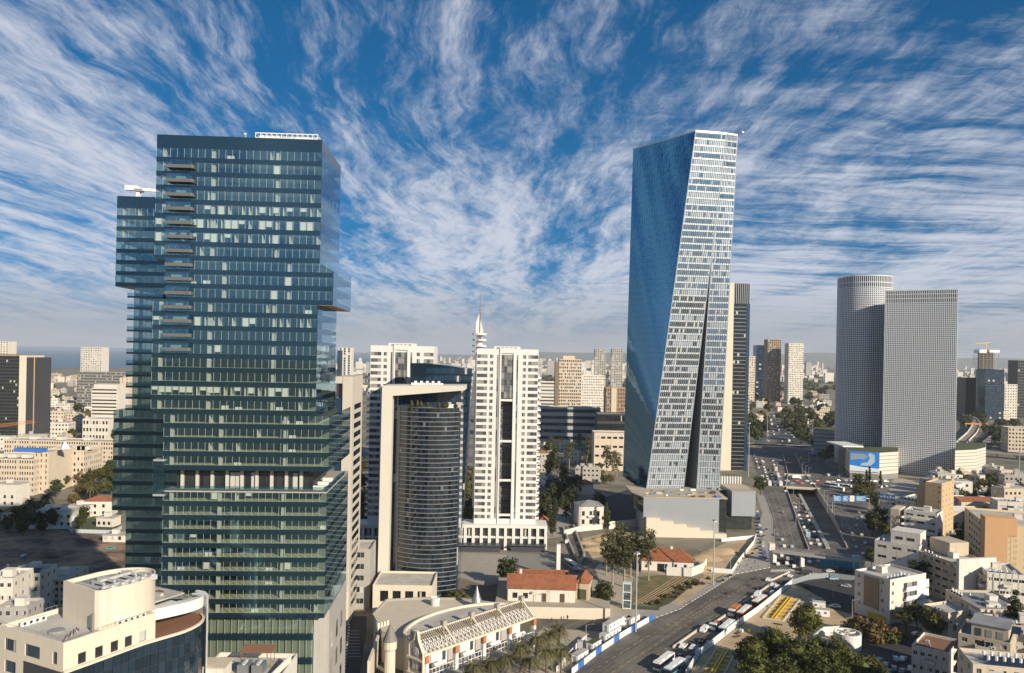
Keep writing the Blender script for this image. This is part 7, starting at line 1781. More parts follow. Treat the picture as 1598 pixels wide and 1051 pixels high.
def palm_meshes():
    b = MB(); n = 42; z = 8.0
    for i in range(n):
        a = 2 * pi * i / n * 2.6; up = tr.uniform(-.25, 1.0); L = tr.uniform(3.2, 4.4); prev = Vector((0, 0, z)); dz = up
        for k in range(6):
            nxt = prev + Vector((cos(a) * L / 6, sin(a) * L / 6, dz * L / 6)); dz -= .32
            side = Vector((-sin(a), cos(a), 0))
            for s in (-1, 1):
                for q in range(3):
                    m0 = prev.lerp(nxt, q / 3); m1 = prev.lerp(nxt, (q + .9) / 3); tip = (m0 + m1) / 2 + side * s * (1.0 - .1 * k) + Vector((cos(a) * .25, sin(a) * .25, -.28))
                    b.face([m0, m1, tip])
            prev = nxt
    t_ = MB(); h = 0
    for k in range(8): t_.tube((0, 0, k), (0, 0, k + 1.02), .30 + .05 * (k % 2), .26, 8)
    t_.lathe(0, 0, [(.28, 6.6), (.55, 7.4), (.3, 8.2)], 8)
    return b, t_
b, t_ = palm_meshes(); proto('palm_tree', b, 'leaf_palm', t_)
KINDNAME = {'ficus_tree': 'ficus_tree', 'ficus_tree_b': 'ficus_tree', 'eucalyptus_b': 'eucalyptus', 'broad_tree_b': 'broad_tree', 'far_tree': 'broad_tree', 'far_tree_b': 'broad_tree', 'far_tree_c': 'broad_tree', 'dry_bush': 'bush'}
LEAFY = {'leaf_broad': 'green', 'leaf_olive': 'olive', 'leaf_dark': 'dark green', 'leaf_brown': 'brown'}
def tree(kind, place, label, s=1.0, z=0.0, cat='tree', group=None, sz=None):
    cm, tm = PROTO[kind]; t = thing(KINDNAME.get(kind, kind), label, cat, (place[0], place[1], z), tr.uniform(0, 6.28), group)
    t.scale = (s, s, s * (sz or tr.uniform(.9, 1.15)))
    put(tm, 'trunk', t); put(cm, 'crown', t); return t
def px_tree(kind, x, y, label, s=1.0, z=0.0, **k): return tree(kind, G(x, y, z), label, s, z, **k)
# by the camera's lower edge
for i, (x, y, s) in enumerate([(1172, 1062, 1.0), (1203, 1050, 1.02), (1238, 1072, 1.0), (1274, 1068, 1.0), (1310, 1076, 1.0), (1346, 1082, 1.0), (1222, 1100, 1.1), (1290, 1102, 1.1), (1185, 1095, 1.05)]):
    px_tree('ficus_tree' if i % 2 else 'ficus_tree_b', x, y, 'dense dark ficus beside the road works at the lower frame edge', s, group='ficus trees')
px_tree('ficus_tree_b', 1257, 1008, 'single tall ficus standing on the sand beside the round shaft', 1.05)
for i, (x, y) in enumerate([(1348, 998), (1362, 1004), (1338, 992), (1372, 995)]): px_tree('dry_bush', x, y, 'brown bushy shrub between the round shaft and the parked cars', 1.9, cat='shrub')
for i, (x, y) in enumerate([(1415, 990), (1446, 992), (1432, 982)]): px_tree('umbrella_tree', x, y, 'flat-topped umbrella tree above the street by the corner block', 1.0)
px_tree('bush', 1390, 1004, 'round green shrub beneath the umbrella trees', 1.6, cat='shrub'); px_tree('bush', 1403, 1000, 'green shrub beside the umbrella tree trunk', 1.4, cat='shrub')
tree('conifer', A(1583, 960, 276)[:2], 'tall dark conifer between the houses at the frame edge', 1.15)
px_tree('palm_tree', 1424, 948, 'small palm behind the corner block', .8); px_tree('broad_tree', 1528, 826, 'round green tree above the hotel roof', 1.5)
px_tree('broad_tree_b', 1512, 828, 'olive round tree left of the hotel roof', 1.4)
for i, x in enumerate((1478, 1490, 1504, 1512, 1520, 1528, 1536, 1544, 1553, 1570, 1580, 1592)): px_tree('cypress', x, 778 + (i % 3) * 1.5, 'dark cypress in the row below the flat gridded tower', 1.15 if i % 2 else 1.0, group='cypress row')
for x, y in ((1352, 757), (1357, 756), (1374, 763)): px_tree('cypress', x, y, 'cypress beside the billboard podium', 1.1)
for i, (x, y, k) in enumerate([(1338, 778, 'brown_tree'), (1348, 782, 'broad_tree_b'), (1356, 776, 'broad_tree'), (1340, 768, 'dark_tree'), (1384, 800, 'palm_tree'), (1365, 797, 'dark_tree'), (1378, 806, 'broad_tree'), (1362, 838, 'dark_tree'), (1372, 832, 'dark_tree')]): px_tree(k, x, y, 'tree beside the wide carriageway near the direction signs', 1.15)
px_tree('dark_tree', 1187, 773, 'lone dark tree between the grey annex and the highway', 1.2)
# eucalyptus clump and the terrace gardens
for i, (x, y, s, k) in enumerate([(956, 912, 1.0, 'eucalyptus'), (974, 916, 1.12, 'eucalyptus'), (984, 902, 1.05, 'eucalyptus_b'), (1012, 906, 1.0, 'eucalyptus_b'), (964, 896, 1.05, 'eucalyptus'), (946, 898, .85, 'eucalyptus_b'), (995, 898, .95, 'eucalyptus')]): px_tree(k, x, y, 'tall grey-green eucalyptus in the clump by the red roofs', s, group='eucalyptus clump')
px_tree('dark_tree', 942, 950, 'sparse dark tree at the end of the cream terrace wall', 1.0); px_tree('cypress', 917, 946, 'slim cypress beside the gabled annex', .75); px_tree('cypress', 906, 946, 'small cypress at the terrace edge', .6)
for i in range(9): px_tree('bush', 822 + i * 4.6, 905 + (i % 2) * 4, 'clipped green bush in the hedge behind the long red roof', 1.15, cat='shrub', group='hedge bushes')
px_tree('dark_tree', 790, 915, 'dark tree at the left end of the long red roof', 1.15); px_tree('bush', 716, 940, 'green shrub beside the curved tower', 2.0, cat='shrub'); px_tree('bush', 704, 938, 'low shrub at the foot of the curved tower', 1.5, cat='shrub')
for i in range(26):
    f = tr.random(); a = lerp((995, 948), (1085, 902), f); px_tree('bush' if i % 2 else 'dry_bush', a[0] + tr.uniform(0, 26), a[1] + tr.uniform(-1, 2) + 2, ('green' if i % 2 else 'dry') + ' shrub on the dry terraces beside the avenue', tr.uniform(.3, .62), cat='shrub', group='terrace shrubs')
# palms by the mall
for i, (x, y, s) in enumerate([(812, 1052, 1.0), (836, 1040, 1.05), (856, 1030, 1.1), (872, 1022, 1.0), (852, 1062, 1.1), (790, 1064, .95), (875, 1060, 1.0), (765, 1072, .9), (740, 1082, .9), (826, 1072, 1.0)]): px_tree('palm_tree', x, y, 'feathery palm beside the mock-castle mall', s, group='palms by the mall')
# gardens beyond the white tower
for i in range(46):
    x = tr.uniform(843, 905) if i < 34 else tr.uniform(905, 965); y = tr.uniform(668, 790) if i < 34 else tr.uniform(720, 770); k = tr.choice(['dark_tree', 'broad_tree', 'broad_tree_b', 'eucalyptus_b', 'brown_tree']); g = G(x, y)
    if inside_poly(g, roadw): continue
    px_tree(k, x, y, {'dark_tree': 'dark green', 'broad_tree': 'green', 'broad_tree_b': 'olive', 'eucalyptus_b': 'tall grey-green', 'brown_tree': 'brown'}[k] + ' tree in the garden behind the white tower', tr.uniform(.7, 1.15), group='garden trees')
for i, (x, y) in enumerate([(848, 822), (856, 826), (866, 815), (852, 800), (877, 800), (884, 812), (890, 792), (872, 786), (940, 806), (934, 798), (946, 826), (862, 838)]): px_tree('conifer' if i % 3 else 'dark_tree', x, y, 'dark conifer between the white tower and the white villa', .72 if i % 3 else 1.1, group='dark conifers')
for i, (x, y) in enumerate([(730, 800), (728, 780), (733, 820), (726, 835), (732, 762)]): px_tree('broad_tree_b', x, y, 'olive tree in the gap between slab and white tower', 1.5)
for i, (x, y) in enumerate([(566, 800), (562, 770), (568, 830), (564, 745)]): px_tree('broad_tree', x, y, 'tree in the gap right of the stone tower', 1.6)
# left
for i in range(22): x, y = tr.uniform(88, 180), tr.uniform(738, 800); k = tr.choice(['broad_tree', 'broad_tree_b', 'dark_tree', 'brown_tree']); px_tree(k, x, y, {'dark_tree': 'dark green', 'broad_tree': 'green', 'broad_tree_b': 'olive', 'brown_tree': 'brown'}[k] + ' tree in the grove before the cream offices', tr.uniform(.9, 1.4), group='grove by the cream offices')
for x, y in ((53, 812), (48, 810), (140, 785), (72, 806)): px_tree('palm_tree', x, y, 'palm beside the shaded villas', 1.3)
for i in range(14): x, y = tr.uniform(-10, 190), tr.uniform(812, 838); px_tree('dark_tree', x, y, 'dark shaded tree along the villa fence', tr.uniform(.6, .95), group='trees by the villas')
def far_trees(n, xr, yr, lab, s=(1.0, 1.7)):
    k = 0
    for _ in range(n * 4):
        if k >= n: break
        x = tr.uniform(*xr); y = tr.uniform(*yr); g = G(x, y)
        if inside_poly(g, roadw): continue
        kd = tr.choice(['far_tree', 'far_tree_b', 'far_tree_b', 'far_tree_c']); c = {'far_tree': 'green', 'far_tree_b': 'dark', 'far_tree_c': 'olive'}[kd]
        px_tree(kd, x, y, f'{c} tree {lab}', tr.uniform(*s), group='distant trees'); k += 1
far_trees(34, (58, 200), (606, 690), 'among the houses left of the shaded tower'); far_trees(64, (1160, 1300), (606, 690), 'in the park beyond the highway', (1.3, 2.3)); far_trees(26, (842, 950), (640, 680), 'below the beige hotel tower', (1.2, 1.9)); far_trees(40, (1500, 1600), (612, 700), 'by the distant rail yard', (1.0, 1.9)); far_trees(24, (1470, 1600), (742, 790), 'around the low sheds right of the tan slab', (.8, 1.3)); far_trees(16, (522, 582), (586, 640), 'seen right of the stacked tower', (1.0, 1.8)); far_trees(8, (1270, 1310), (690, 730), 'beside the round tower', (1.0, 1.5))
mb = MB()
for _ in range(1500):
    x = tr.uniform(850, 1680); hy = 553 + (x - CX) * ROLL; y = hy + 7 + 42 * tr.random(); g = G(x, y)
    if g[1] < 1150: continue
    r = tr.uniform(6, 16); n0 = len(mb.v)
    for i in range(1, 4):
        f = pi * i / 4
        for j in range(6): a = 2 * pi * j / 6; q = tr.uniform(.7, 1.2); mb.v.append((g[0] + r * q * sin(f) * cos(a), g[1] + r * q * sin(f) * sin(a), 4.5 + r * .55 * q * cos(f)))
    for i in range(2):
        for j in range(6): j2 = (j + 1) % 6; mb.f.append((n0 + i * 6 + j, n0 + (i + 1) * 6 + j, n0 + (i + 1) * 6 + j2, n0 + i * 6 + j2)); mb.m.append(0)
    mb.f.append(tuple(n0 + j for j in range(6))); mb.m.append(0)
struct(mb.build('distant_woods', MATS['leaf_broad']), 'stuff', 'dark green mass of distant trees between the far houses', 'woods')

# ------------------------------------------------------------------ vehicles
mat('car_paint', (.6, .6, .6), .3, 0, objcol=True, spec=.6); mat('car_glass', (.02, .025, .03), .08, 0, spec=.8); mat('lamp_red', (.35, .02, .015), .4, 0); mat('lamp_clear', (.7, .7, .66), .2, 0)
def loft(prof, w, m=0, taper=None):
    """side profile [(x, z)] extruded across the car, with narrowed upper points"""
    b = MB(); n = len(prof); i = len(b.v)
    for s in (-1, 1):
        for (x, z) in prof: k = (taper(z) if taper else 1.0); b.v.append((x, s * w / 2 * k, z))
    b.f.append(tuple(range(n))); b.f.append(tuple(2 * n - 1 - j for j in range(n))); b.m += [m, m]
    for j in range(n): b.f.append((j, (j + 1) % n, n + (j + 1) % n, n + j)); b.m.append(m)
    return b
def wheel_mesh(r, w):
    b = MB(); b.tube((0, -w / 2, 0), (0, w / 2, 0), r, r, 12, 0); b.tube((0, -w / 2 - .01, 0), (0, w / 2 + .01, 0), r * .55, r * .55, 8, 1); return b.mesh('wheel', [MATS['rubber'], MATS['steel_grey']])
tp_ = lambda z0, z1, k: (lambda z: 1 - max(0, min(1, (z - z0) / (z1 - z0))) * k)
VEH = {}
def vehicle(kind, body, glass_, L, W, wb, r, extras=()):
    t = bpy.data.objects.new(kind, None)
    VEH[kind] = dict(body=body.mesh(kind + '_body', [MATS['car_paint'], MATS['frame_dark'], MATS['plastic_white']]), glass=glass_.mesh(kind + '_glass', MATS['car_glass']), wheel=wheel_mesh(r, .22), L=L, W=W, wb=wb, r=r, extras=extras)
body = loft([(-2.15, .28), (2.15, .28), (2.2, .55), (2.1, .78), (1.1, .92), (.55, 1.36), (-.9, 1.42), (-1.7, 1.0), (-2.15, .92), (-2.2, .6)], 1.78, 0, tp_(.85, 1.42, .2))
gl_ = loft([(1.02, .93), (.52, 1.31), (-.88, 1.36), (-1.62, .99)], 1.80, 0, tp_(.85, 1.42, .2)); vehicle('car', body, gl_, 4.4, 1.8, 1.32, .32)
body = loft([(-1.95, .28), (1.95, .28), (2.0, .6), (1.9, .85), (1.2, .98), (.6, 1.48), (-1.5, 1.52), (-1.95, .95)], 1.75, 0, tp_(.9, 1.5, .15))
gl_ = loft([(1.12, 1.0), (.56, 1.42), (-1.42, 1.46), (-1.8, 1.0)], 1.77, 0, tp_(.9, 1.5, .15)); vehicle('hatchback', body, gl_, 4.0, 1.75, 1.25, .32)
body = loft([(-2.5, .35), (2.5, .35), (2.55, .9), (2.1, 1.15), (1.5, 1.95), (-2.5, 2.0)], 1.95, 0, tp_(1.2, 2.0, .1)); gl_ = loft([(2.0, 1.2), (1.48, 1.85), (.4, 1.85), (.4, 1.2)], 1.97, 0, tp_(1.2, 2.0, .1)); vehicle('van', body, gl_, 5.1, 1.95, 1.6, .36)
body = loft([(-6, .4), (6, .4), (6.05, 2.6), (5.8, 3.1), (-5.9, 3.1), (-6.05, 2.8)], 2.5, 0); body.box(-3.5, -1.0, 3.1, -.5, 1.0, 3.35, 2); body.box(1.2, -.9, 3.1, 3.6, .9, 3.3, 2); body.box(-6.02, -1.26, 3.02, 5.9, 1.26, 3.13, 2)
gl_ = loft([(6.08, 1.2), (6.08, 2.7), (-5.6, 2.7), (-5.6, 1.5), (5.0, 1.5)], 2.53, 0); vehicle('bus', body, gl_, 12, 2.5, 3.4, .5)
body = MB(); body.box(1.9, -1.2, .5, 4.0, 1.2, 2.9, 2); body.box(-4, -1.25, .9, 1.7, 1.25, 1.1, 1); body.box(-4, -1.25, 1.1, 1.7, 1.25, 3.6, 0); gl_ = MB(); gl_.box(3.2, -1.22, 1.7, 4.03, 1.22, 2.6); vehicle('truck', body, gl_, 8, 2.5, 2.5, .48)
body = MB(); body.box(1.9, -1.2, .5, 4.0, 1.2, 2.7, 2); body.box(-4, -1.25, .9, 1.7, 1.25, 1.15, 1); body.box(-3.9, -1.15, 1.15, -.3, -.1, 1.9, 0); body.box(-2.6, .1, 1.15, 1.2, 1.1, 1.7, 0); body.box(-4, -1.25, 1.15, -3.9, 1.25, 1.9, 1); vehicle('flatbed_truck', body, gl_, 8, 2.5, 2.5, .48)
CW = {'white': (.80, .79, .76), 'silver': (.50, .51, .52), 'grey': (.22, .22, .23), 'black': (.02, .02, .022), 'blue': (.04, .12, .32), 'red': (.40, .03, .02), 'pale blue': (.35, .47, .56), 'teal': (.10, .26, .30), 'orange': (.50, .16, .04), 'cream': (.70, .62, .48)}
def drive(kind, colour, place, head, label, z=0.02, parts=True, group=None):
    v = VEH[kind]; t = thing(kind if kind != 'hatchback' else 'car', label, {'hatchback': 'car', 'flatbed_truck': 'truck'}.get(kind, kind), (place[0], place[1], z), head, group)
    put(v['body'], 'body', t, color=CW[colour])
    put(v['glass'], 'window_band', t)
    if parts:
        for sx in (-1, 1):
            for sy in (-1, 1): put(v['wheel'], 'wheel', t, (sx * v['wb'], sy * (v['W'] / 2 - .1), v['r']))
        hl = shared('hl' + kind, lambda: _lights(v, 1)); tl = shared('tl' + kind, lambda: _lights(v, -1))
        for sy in (-1, 1): put(hl, 'headlight', t, (0, sy * v['W'] * .36, 0)); put(tl, 'tail_light', t, (0, sy * v['W'] * .38, 0))
    return t
def _lights(v, s):
    b = MB(); x = v['L'] / 2; b.box(s * x - .08, -.16, .62, s * x + .03, .16, .8); return b.mesh('light', MATS['lamp_clear' if s > 0 else 'lamp_red'])
vr = random.Random(77)
ave = math.atan2(G(1236, 912)[1] - G(1091, 1025)[1], G(1236, 912)[0] - G(1091, 1025)[0])
# the jammed lanes beside the avenue
for kind, c, x, y, lab in [('car', 'white', 1066, 1011, 'white saloon, first car behind the two parked-up coaches'), ('car', 'white', 1082, 1013, 'white saloon beside another white saloon in the jammed lanes'), ('car', 'black', 1097, 1002, 'black car alone behind the white minivan'), ('car', 'blue', 1105, 1007, 'bright blue car close to the hoarding behind the coach'),
                           ('hatchback', 'pale blue', 1090, 1020, 'pale blue car against the hoarding'), ('car', 'black', 1060, 1027, 'black car in front of the white coach'), ('hatchback', 'silver', 1074, 1033, 'silver car between the coach and the hoarding'), ('bus', 'white', 1036, 1040, 'white coach at the lower frame edge beside the divider'),
                           ('bus', 'teal', 1053, 1050, 'teal and white coach cut by the lower frame edge'), ('van', 'white', 1099, 986, 'white minivan beside the flatbed truck'), ('flatbed_truck', 'orange', 1117, 981, 'flatbed truck with orange load beside the minivan'), ('bus', 'teal', 1134, 986, 'teal coach with white roof along the hoarding'),
                           ('truck', 'orange', 1146, 960, 'lorry with a rusty orange box trailer'), ('bus', 'orange', 1161, 962, 'orange and white coach behind the lorry'), ('bus', 'orange', 1185, 945, 'orange-fronted coach with white roof next to the hoarding'), ('van', 'white', 1182, 931, 'white van ahead of the orange-fronted coach'),
                           ('car', 'black', 1187, 921, 'black car at the tip of the lane divider'), ('car', 'white', 1206, 915, 'white car turning by the divider'), ('car', 'white', 1213, 918, 'second white car by the divider close to the hoarding'), ('car', 'white', 1199, 907, 'white car alone on the open avenue before the junction'), ('hatchback', 'pale blue', 1205, 928, 'pale blue car along the hoarding near the junction'),
                           ('car', 'black', 1224, 911, 'black car queuing at the junction corner')]:
    drive(kind, c, G(x, y), ave + pi + vr.uniform(-.03, .03), lab)
up = math.atan2(G(1224, 841)[1] - G(1236, 880)[1], G(1224, 841)[0] - G(1236, 880)[0])
for i, (x, y, c) in enumerate([(1221, 844, 'silver'), (1224, 854, 'white'), (1236, 855, 'pale blue'), (1220, 869, 'white'), (1232, 866, 'white'), (1214, 882, 'white'), (1229, 874, 'silver'), (1228, 881, 'white'), (1239, 886, 'white'), (1222, 877, 'black'), (1235, 878, 'black'), (1243, 872, 'grey'), (1212, 873, 'grey'), (1276, 872, 'white'), (1277, 879, 'pale blue'), (1263, 879, 'white'), (1248, 890, 'black')]):
    drive('car' if i % 2 else 'hatchback', c, G(x, y), up, c + ' car waiting at the junction under the footbridge', group='cars at the junction')
drive('van', 'white', G(1262, 871), up, 'white delivery van waiting under the footbridge')
for i, (x, y, c, h) in enumerate([(1233, 901, 'white', ave), (1255, 897, 'black', 0), (1262, 894, 'black', 0), (1295, 893, 'silver', .1), (1311, 889, 'grey', .1), (1301, 905, 'pale blue', .05), (1325, 893, 'black', .1)]): drive('car', c, G(x, y), h, c + ' car crossing the shaded junction', group='cars at the junction')
def tz(y): return -6 + 1.4 * (y - 762) / 38 if y < 800 else -4.6 + 4.6 * (y - 800) / 58
def on_cut(x, y):
    z = tz(y); return G(x, y, z), z
lane = lambda f, y: (1238 + (y - 785) * .42 + f * 12.5)
for f in (0, 1):
    for i in range(11):
        y = 787 + i * 6.3 + f * 1.5; x = lane(f, y); g, z = on_cut(x, y); g2, z2 = on_cut(lane(f, y + 4), y + 4); hd = math.atan2(g[1] - g2[1], g[0] - g2[0]); c = vr.choice(['white', 'white', 'silver', 'white', 'grey', 'black'])
        if f == 0 and i == 8: t = drive('bus', 'pale blue', g, hd, 'pale bus in the traffic jam inside the sunken road', z + .05); t.rotation_euler = (0, -math.atan2(z - z2, math.hypot(g[0] - g2[0], g[1] - g2[1])), hd); continue
        t = drive('car' if i % 3 else 'hatchback', c, g, hd, c + ' car in the traffic jam inside the sunken road', z + .05, group='cars in the sunken road'); t.rotation_euler = (0, -math.atan2(z - z2, math.hypot(g[0] - g2[0], g[1] - g2[1])), hd)
g, z = on_cut(1289, 790); drive('car', 'grey', g, up, 'grey car alone in the empty lane of the sunken road', z)
rd = math.atan2(G(1341, 800)[1] - G(1352, 850)[1], G(1341, 800)[0] - G(1352, 850)[0])
for x, y, c in [(1341, 801, 'white'), (1338, 811, 'white'), (1345, 808, 'silver'), (1337, 822, 'pale blue'), (1330, 834, 'grey'), (1345, 836, 'silver'), (1333, 846, 'grey'), (1350, 849, 'silver'), (1336, 856, 'pale blue'), (1347, 866, 'white'), (1318, 790, 'grey'), (1302, 776, 'silver')]: drive('car', c, G(x, y), rd, c + ' car on the carriageway right of the sunken road', group='cars on the highway')
for x, y, c in [(1222, 801, 'grey'), (1226, 768, 'white'), (1212, 836, 'grey')]: drive('car', c, G(x, y), up, c + ' car on the carriageway left of the sunken road')
# far queue
k = 0
for ln in range(4):
    for i in range(11):
        y = 712 + i * 4.6 + vr.uniform(-1, 1); x = 1178 + ln * 8.5 + (y - 712) * .32
        if vr.random() < .2: continue
        c = vr.choice(['white', 'white', 'silver', 'grey', 'cream', 'black']); g = G(x, y); kd = 'bus' if vr.random() < .12 else 'car'
        drive(kd, c, g, up, f'{c} {kd} in the queue beyond the road bridge', parts=False, group='far traffic queue'); k += 1
for ln in range(5):
    for i in range(8):
        y = 652 + i * 5.5 + vr.uniform(-1.5, 1.5); x = 1196 + ln * 6 + (y - 652) * (.1 + ln * .12)
        if vr.random() < .3: continue
        c = vr.choice(['white', 'white', 'silver', 'grey', 'cream']); drive(vr.choice(['car', 'car', 'van', 'bus']), c, G(x, y), up, c + ' vehicle in traffic beyond the arched footbridge', parts=False, group='traffic beyond the arch')
for i in range(7): x = 1228 + i * 8; c = vr.choice(['white', 'silver', 'grey', 'red']); drive('car', c, G(x, 752 + (i % 2) * 4), 0.1, c + ' car on the short road bridge', .07 if x < 1276 else .02, parts=False, group='cars on the bridge')
drive('truck', 'white', G(1243, 748), 0.05, 'white lorry crossing the short road bridge', .07)
for i in range(46):
    x = 1292 + (i % 12) * 8.2; y = 743 + (i // 12) * 9 + vr.uniform(-1.2, 1.2)
    if x > 1390 or inside_poly(G(x, y), roadw) and y > 765: continue
    c = vr.choice(['white', 'white', 'silver', 'cream', 'grey', 'blue']); drive(vr.choice(['car', 'car', 'car', 'van']), c, G(x, y), vr.choice((.2, 1.6)) + vr.uniform(-.1, .1), c + ' vehicle parked in the lot below the billboard', parts=False, group='cars parked below the billboard')
for x, y in ((1298, 760), (1306, 766), (1318, 762)): drive('bus', 'white', G(x, y), 2.2, 'white bus parked in the lot below the billboard', parts=False)
for i, (x, y, c) in enumerate([(1372, 1033, 'pale blue'), (1382, 1040, 'silver'), (1398, 1031, 'pale blue'), (1409, 1031, 'white'), (1421, 1046, 'white'), (1373, 1048, 'teal'), (1386, 1051, 'silver'), (1362, 1042, 'blue'), (1395, 1046, 'grey'), (1408, 1050, 'grey')]): drive('car', c, G(x, y), .9 + (i % 3) * .15, c + ' car parked in the shaded lot behind the ficus trees', group='cars in the shaded lot')
drive('van', 'white', G(1462, 994), .1, 'white van parked beneath the umbrella trees'); drive('car', 'white', G(1432, 992), .15, 'white car parked beneath the umbrella trees'); drive('car', 'silver', G(1446, 999), .15, 'silver car beside the umbrella tree trunk')
drive('car', 'teal', G(172, 858), .3, 'teal car parked on the dark dirt lot'); drive('car', 'pale blue', G(40, 870), .8, 'pale car at the edge of the dark dirt lot'); drive('bus', 'pale blue', G(891, 886), 1.9, 'pale bus on the side street below the garage ramp'); drive('van', 'white', G(885, 848), 1.4, 'white van beside the garage ramp')
def motorbike(x, y, label, col_):
    g = G(x, y); t = thing('motorcycle', label, 'motorcycle', (g[0], g[1], .02), ave)
    b = MB(); b.prism([(-.8, -.16), (.5, -.2), (.9, -.1), (.9, .1), (.5, .2), (-.8, .16)], .45, .85); b.tube((.7, 0, .6), (.5, 0, 1.15), .07); b.beam((.5, -.35, 1.12), (.5, .35, 1.12), .05, .05); b.build('body', MATS['frame_dark'], t)
    wm = shared('mcw', lambda: wheel_mesh(.31, .12))
    for sx in (-.75, .8): put(wm, 'wheel', t, (sx, 0, .31))
    return g
def person_mesh(key, sit=False):
    def mk():
        if sit: V = [((0, 0, .88), .15), ((0, 0, 1.15), .17), ((.05, 0, 1.38), .15), ((.08, 0, 1.5), .06), ((.1, 0, 1.62), .12), ((.1, 0, 1.75), .10), ((.12, .2, 1.36), .07), ((.35, .25, 1.18), .05), ((.5, .28, 1.12), .04), ((.12, -.2, 1.36), .07), ((.35, -.25, 1.18), .05), ((.5, -.28, 1.12), .04), ((.05, .12, .84), .11), ((.42, .2, .78), .09), ((.3, .22, .35), .06), ((.45, .22, .3), .05), ((.05, -.12, .84), .11), ((.42, -.2, .78), .09), ((.3, -.22, .35), .06), ((.45, -.22, .3), .05)]
        else: V = [((0, 0, .95), .15), ((0, 0, 1.2), .16), ((0, 0, 1.42), .15), ((0, 0, 1.52), .06), ((.02, 0, 1.62), .11), ((.02, 0, 1.74), .09), ((0, .22, 1.40), .07), ((-.06, .27, 1.12), .05), ((.05, .27, .86), .04), ((0, -.22, 1.40), .07), ((.06, -.27, 1.12), .05), ((.12, -.27, .88), .04), ((0, .1, .9), .11), ((.12, .1, .5), .08), ((.1, .1, .08), .05), ((.24, .1, .04), .04), ((0, -.1, .9), .11), ((-.1, -.1, .5), .08), ((-.2, -.1, .08), .05), ((-.08, -.1, .04), .04)]
        Eg = [(0, 1), (1, 2), (2, 3), (3, 4), (4, 5), (2, 6), (6, 7), (7, 8), (2, 9), (9, 10), (10, 11), (0, 12), (12, 13), (13, 14), (14, 15), (0, 16), (16, 17), (17, 18), (18, 19)]
        me = bpy.data.meshes.new('person'); me.from_pydata([v for v, _ in V], Eg, []); ob = bpy.data.objects.new('tmp', me); col.objects.link(ob)
        md = ob.modifiers.new('skin', 'SKIN'); me.skin_vertices[0].data[0].use_root = True
        for i, (_, r) in enumerate(V): me.skin_vertices[0].data[i].radius = (r, r)
        ob.modifiers.new('sub', 'SUBSURF').levels = 1
        dg = bpy.context.evaluated_depsgraph_get(); dg.update(); out = bpy.data.meshes.new_from_object(ob.evaluated_get(dg)); bpy.data.objects.remove(ob); out.name = 'person'
        out.materials.clear()
        for m in ('cloth', 'cloth_dark', 'skin'): out.materials.append(MATS[m])
        for p in out.polygons: z = p.center.z; p.material_index = 2 if z > 1.52 and p.center.x > -.03 else (1 if z > 1.52 or z < .95 else 0)
        return out
    return shared(key, mk)
mat('cloth', (.3, .3, .3), .9, 0, objcol=True); mat('cloth_dark', (.035, .035, .05), .9, 0); mat('skin', (.42, .25, .17), .7, 0)
def person(x, y, hd, c, label, z=0.02, sit=False):
    g = G(x, y); o = put(person_mesh('pm' + str(sit), sit), 'person', None, (g[0], g[1], z), hd, color=c); tag(o, label, 'person')
for x, y, lab in ((1136, 928, 'black motorcycle on the open avenue'), (1178, 905, 'motorcycle near the striped kerb before the junction'), (1171, 915, 'motorcycle beside the lane divider')):
    motorbike(x, y, lab, 0); person(x, y, ave, (.06, .06, .07), 'rider in dark clothes sitting on the ' + lab, sit=True)
for i, (x, y, c, cn) in enumerate([(1154, 888, (.04, .04, .05), 'black'), (1160, 892, (.5, .48, .45), 'pale'), (1166, 884, (.05, .05, .07), 'black'), (1172, 890, (.25, .06, .05), 'red'), (1150, 892, (.1, .12, .2), 'navy'), (1178, 879, (.04, .04, .05), 'black'), (1184, 886, (.3, .3, .3), 'grey'), (1190, 868, (.06, .06, .07), 'black'), (1196, 878, (.5, .45, .4), 'cream'), (1168, 876, (.05, .1, .2), 'blue')]): person(x, y, i * 1.3, c, f'pedestrian in a {cn} top walking on the paved plaza')
for i, (x, y) in enumerate([(880, 968), (886, 967), (897, 965), (861, 971)]): person(x, y, i * .8, (.05, .05, .06), 'pedestrian in dark clothes walking below the cream terrace wall')
person(1076, 944, ave, (.05, .05, .06), 'pedestrian in dark clothes on the pavement by the dry terraces')

# ------------------------------------------------------------------ lamps and poles
def lamp_mesh(h, arm, two=False):
    b = MB(); b.tube((0, 0, 0), (0, 0, h), .14 if h < 15 else .26, .08 if h < 15 else .14, 8); return b.mesh('pole', MATS['pole_grey'])
def arm_mesh(arm): b = MB(); b.tube((0, 0, 0), (arm * .6, 0, .7), .06, .05, 6); b.tube((arm * .6, 0, .7), (arm, 0, .75), .05, .05, 6); return b.mesh('arm', MATS['pole_grey'])
def head_mesh(): b = MB(); b.prism([(-.1, -.13), (.6, -.17), (.7, 0), (.6, .17), (-.1, .13)], -.06, .08); return b.mesh('lamp_head', MATS['frame_grey'])
def street_lamp(x, y, ytop, label, arms=1, rz=0.0, z=0.0):
    g = G(x, y, z); h = max(4, Zat(x, ytop, g[1]) - z); h = round(h * 2) / 2; t = thing('street_lamp', label, 'street lamp', (g[0], g[1], z), rz, 'street lamps'); put(shared(('lp', h), lambda: lamp_mesh(h, 2)), 'pole', t)
    for k in range(arms): a = pi * k; am = put(shared('arm', lambda: arm_mesh(2.2)), 'arm', t, (0, 0, h - .6), a); put(shared('lh', head_mesh), 'lamp_head', am, (2.2, 0, .75))
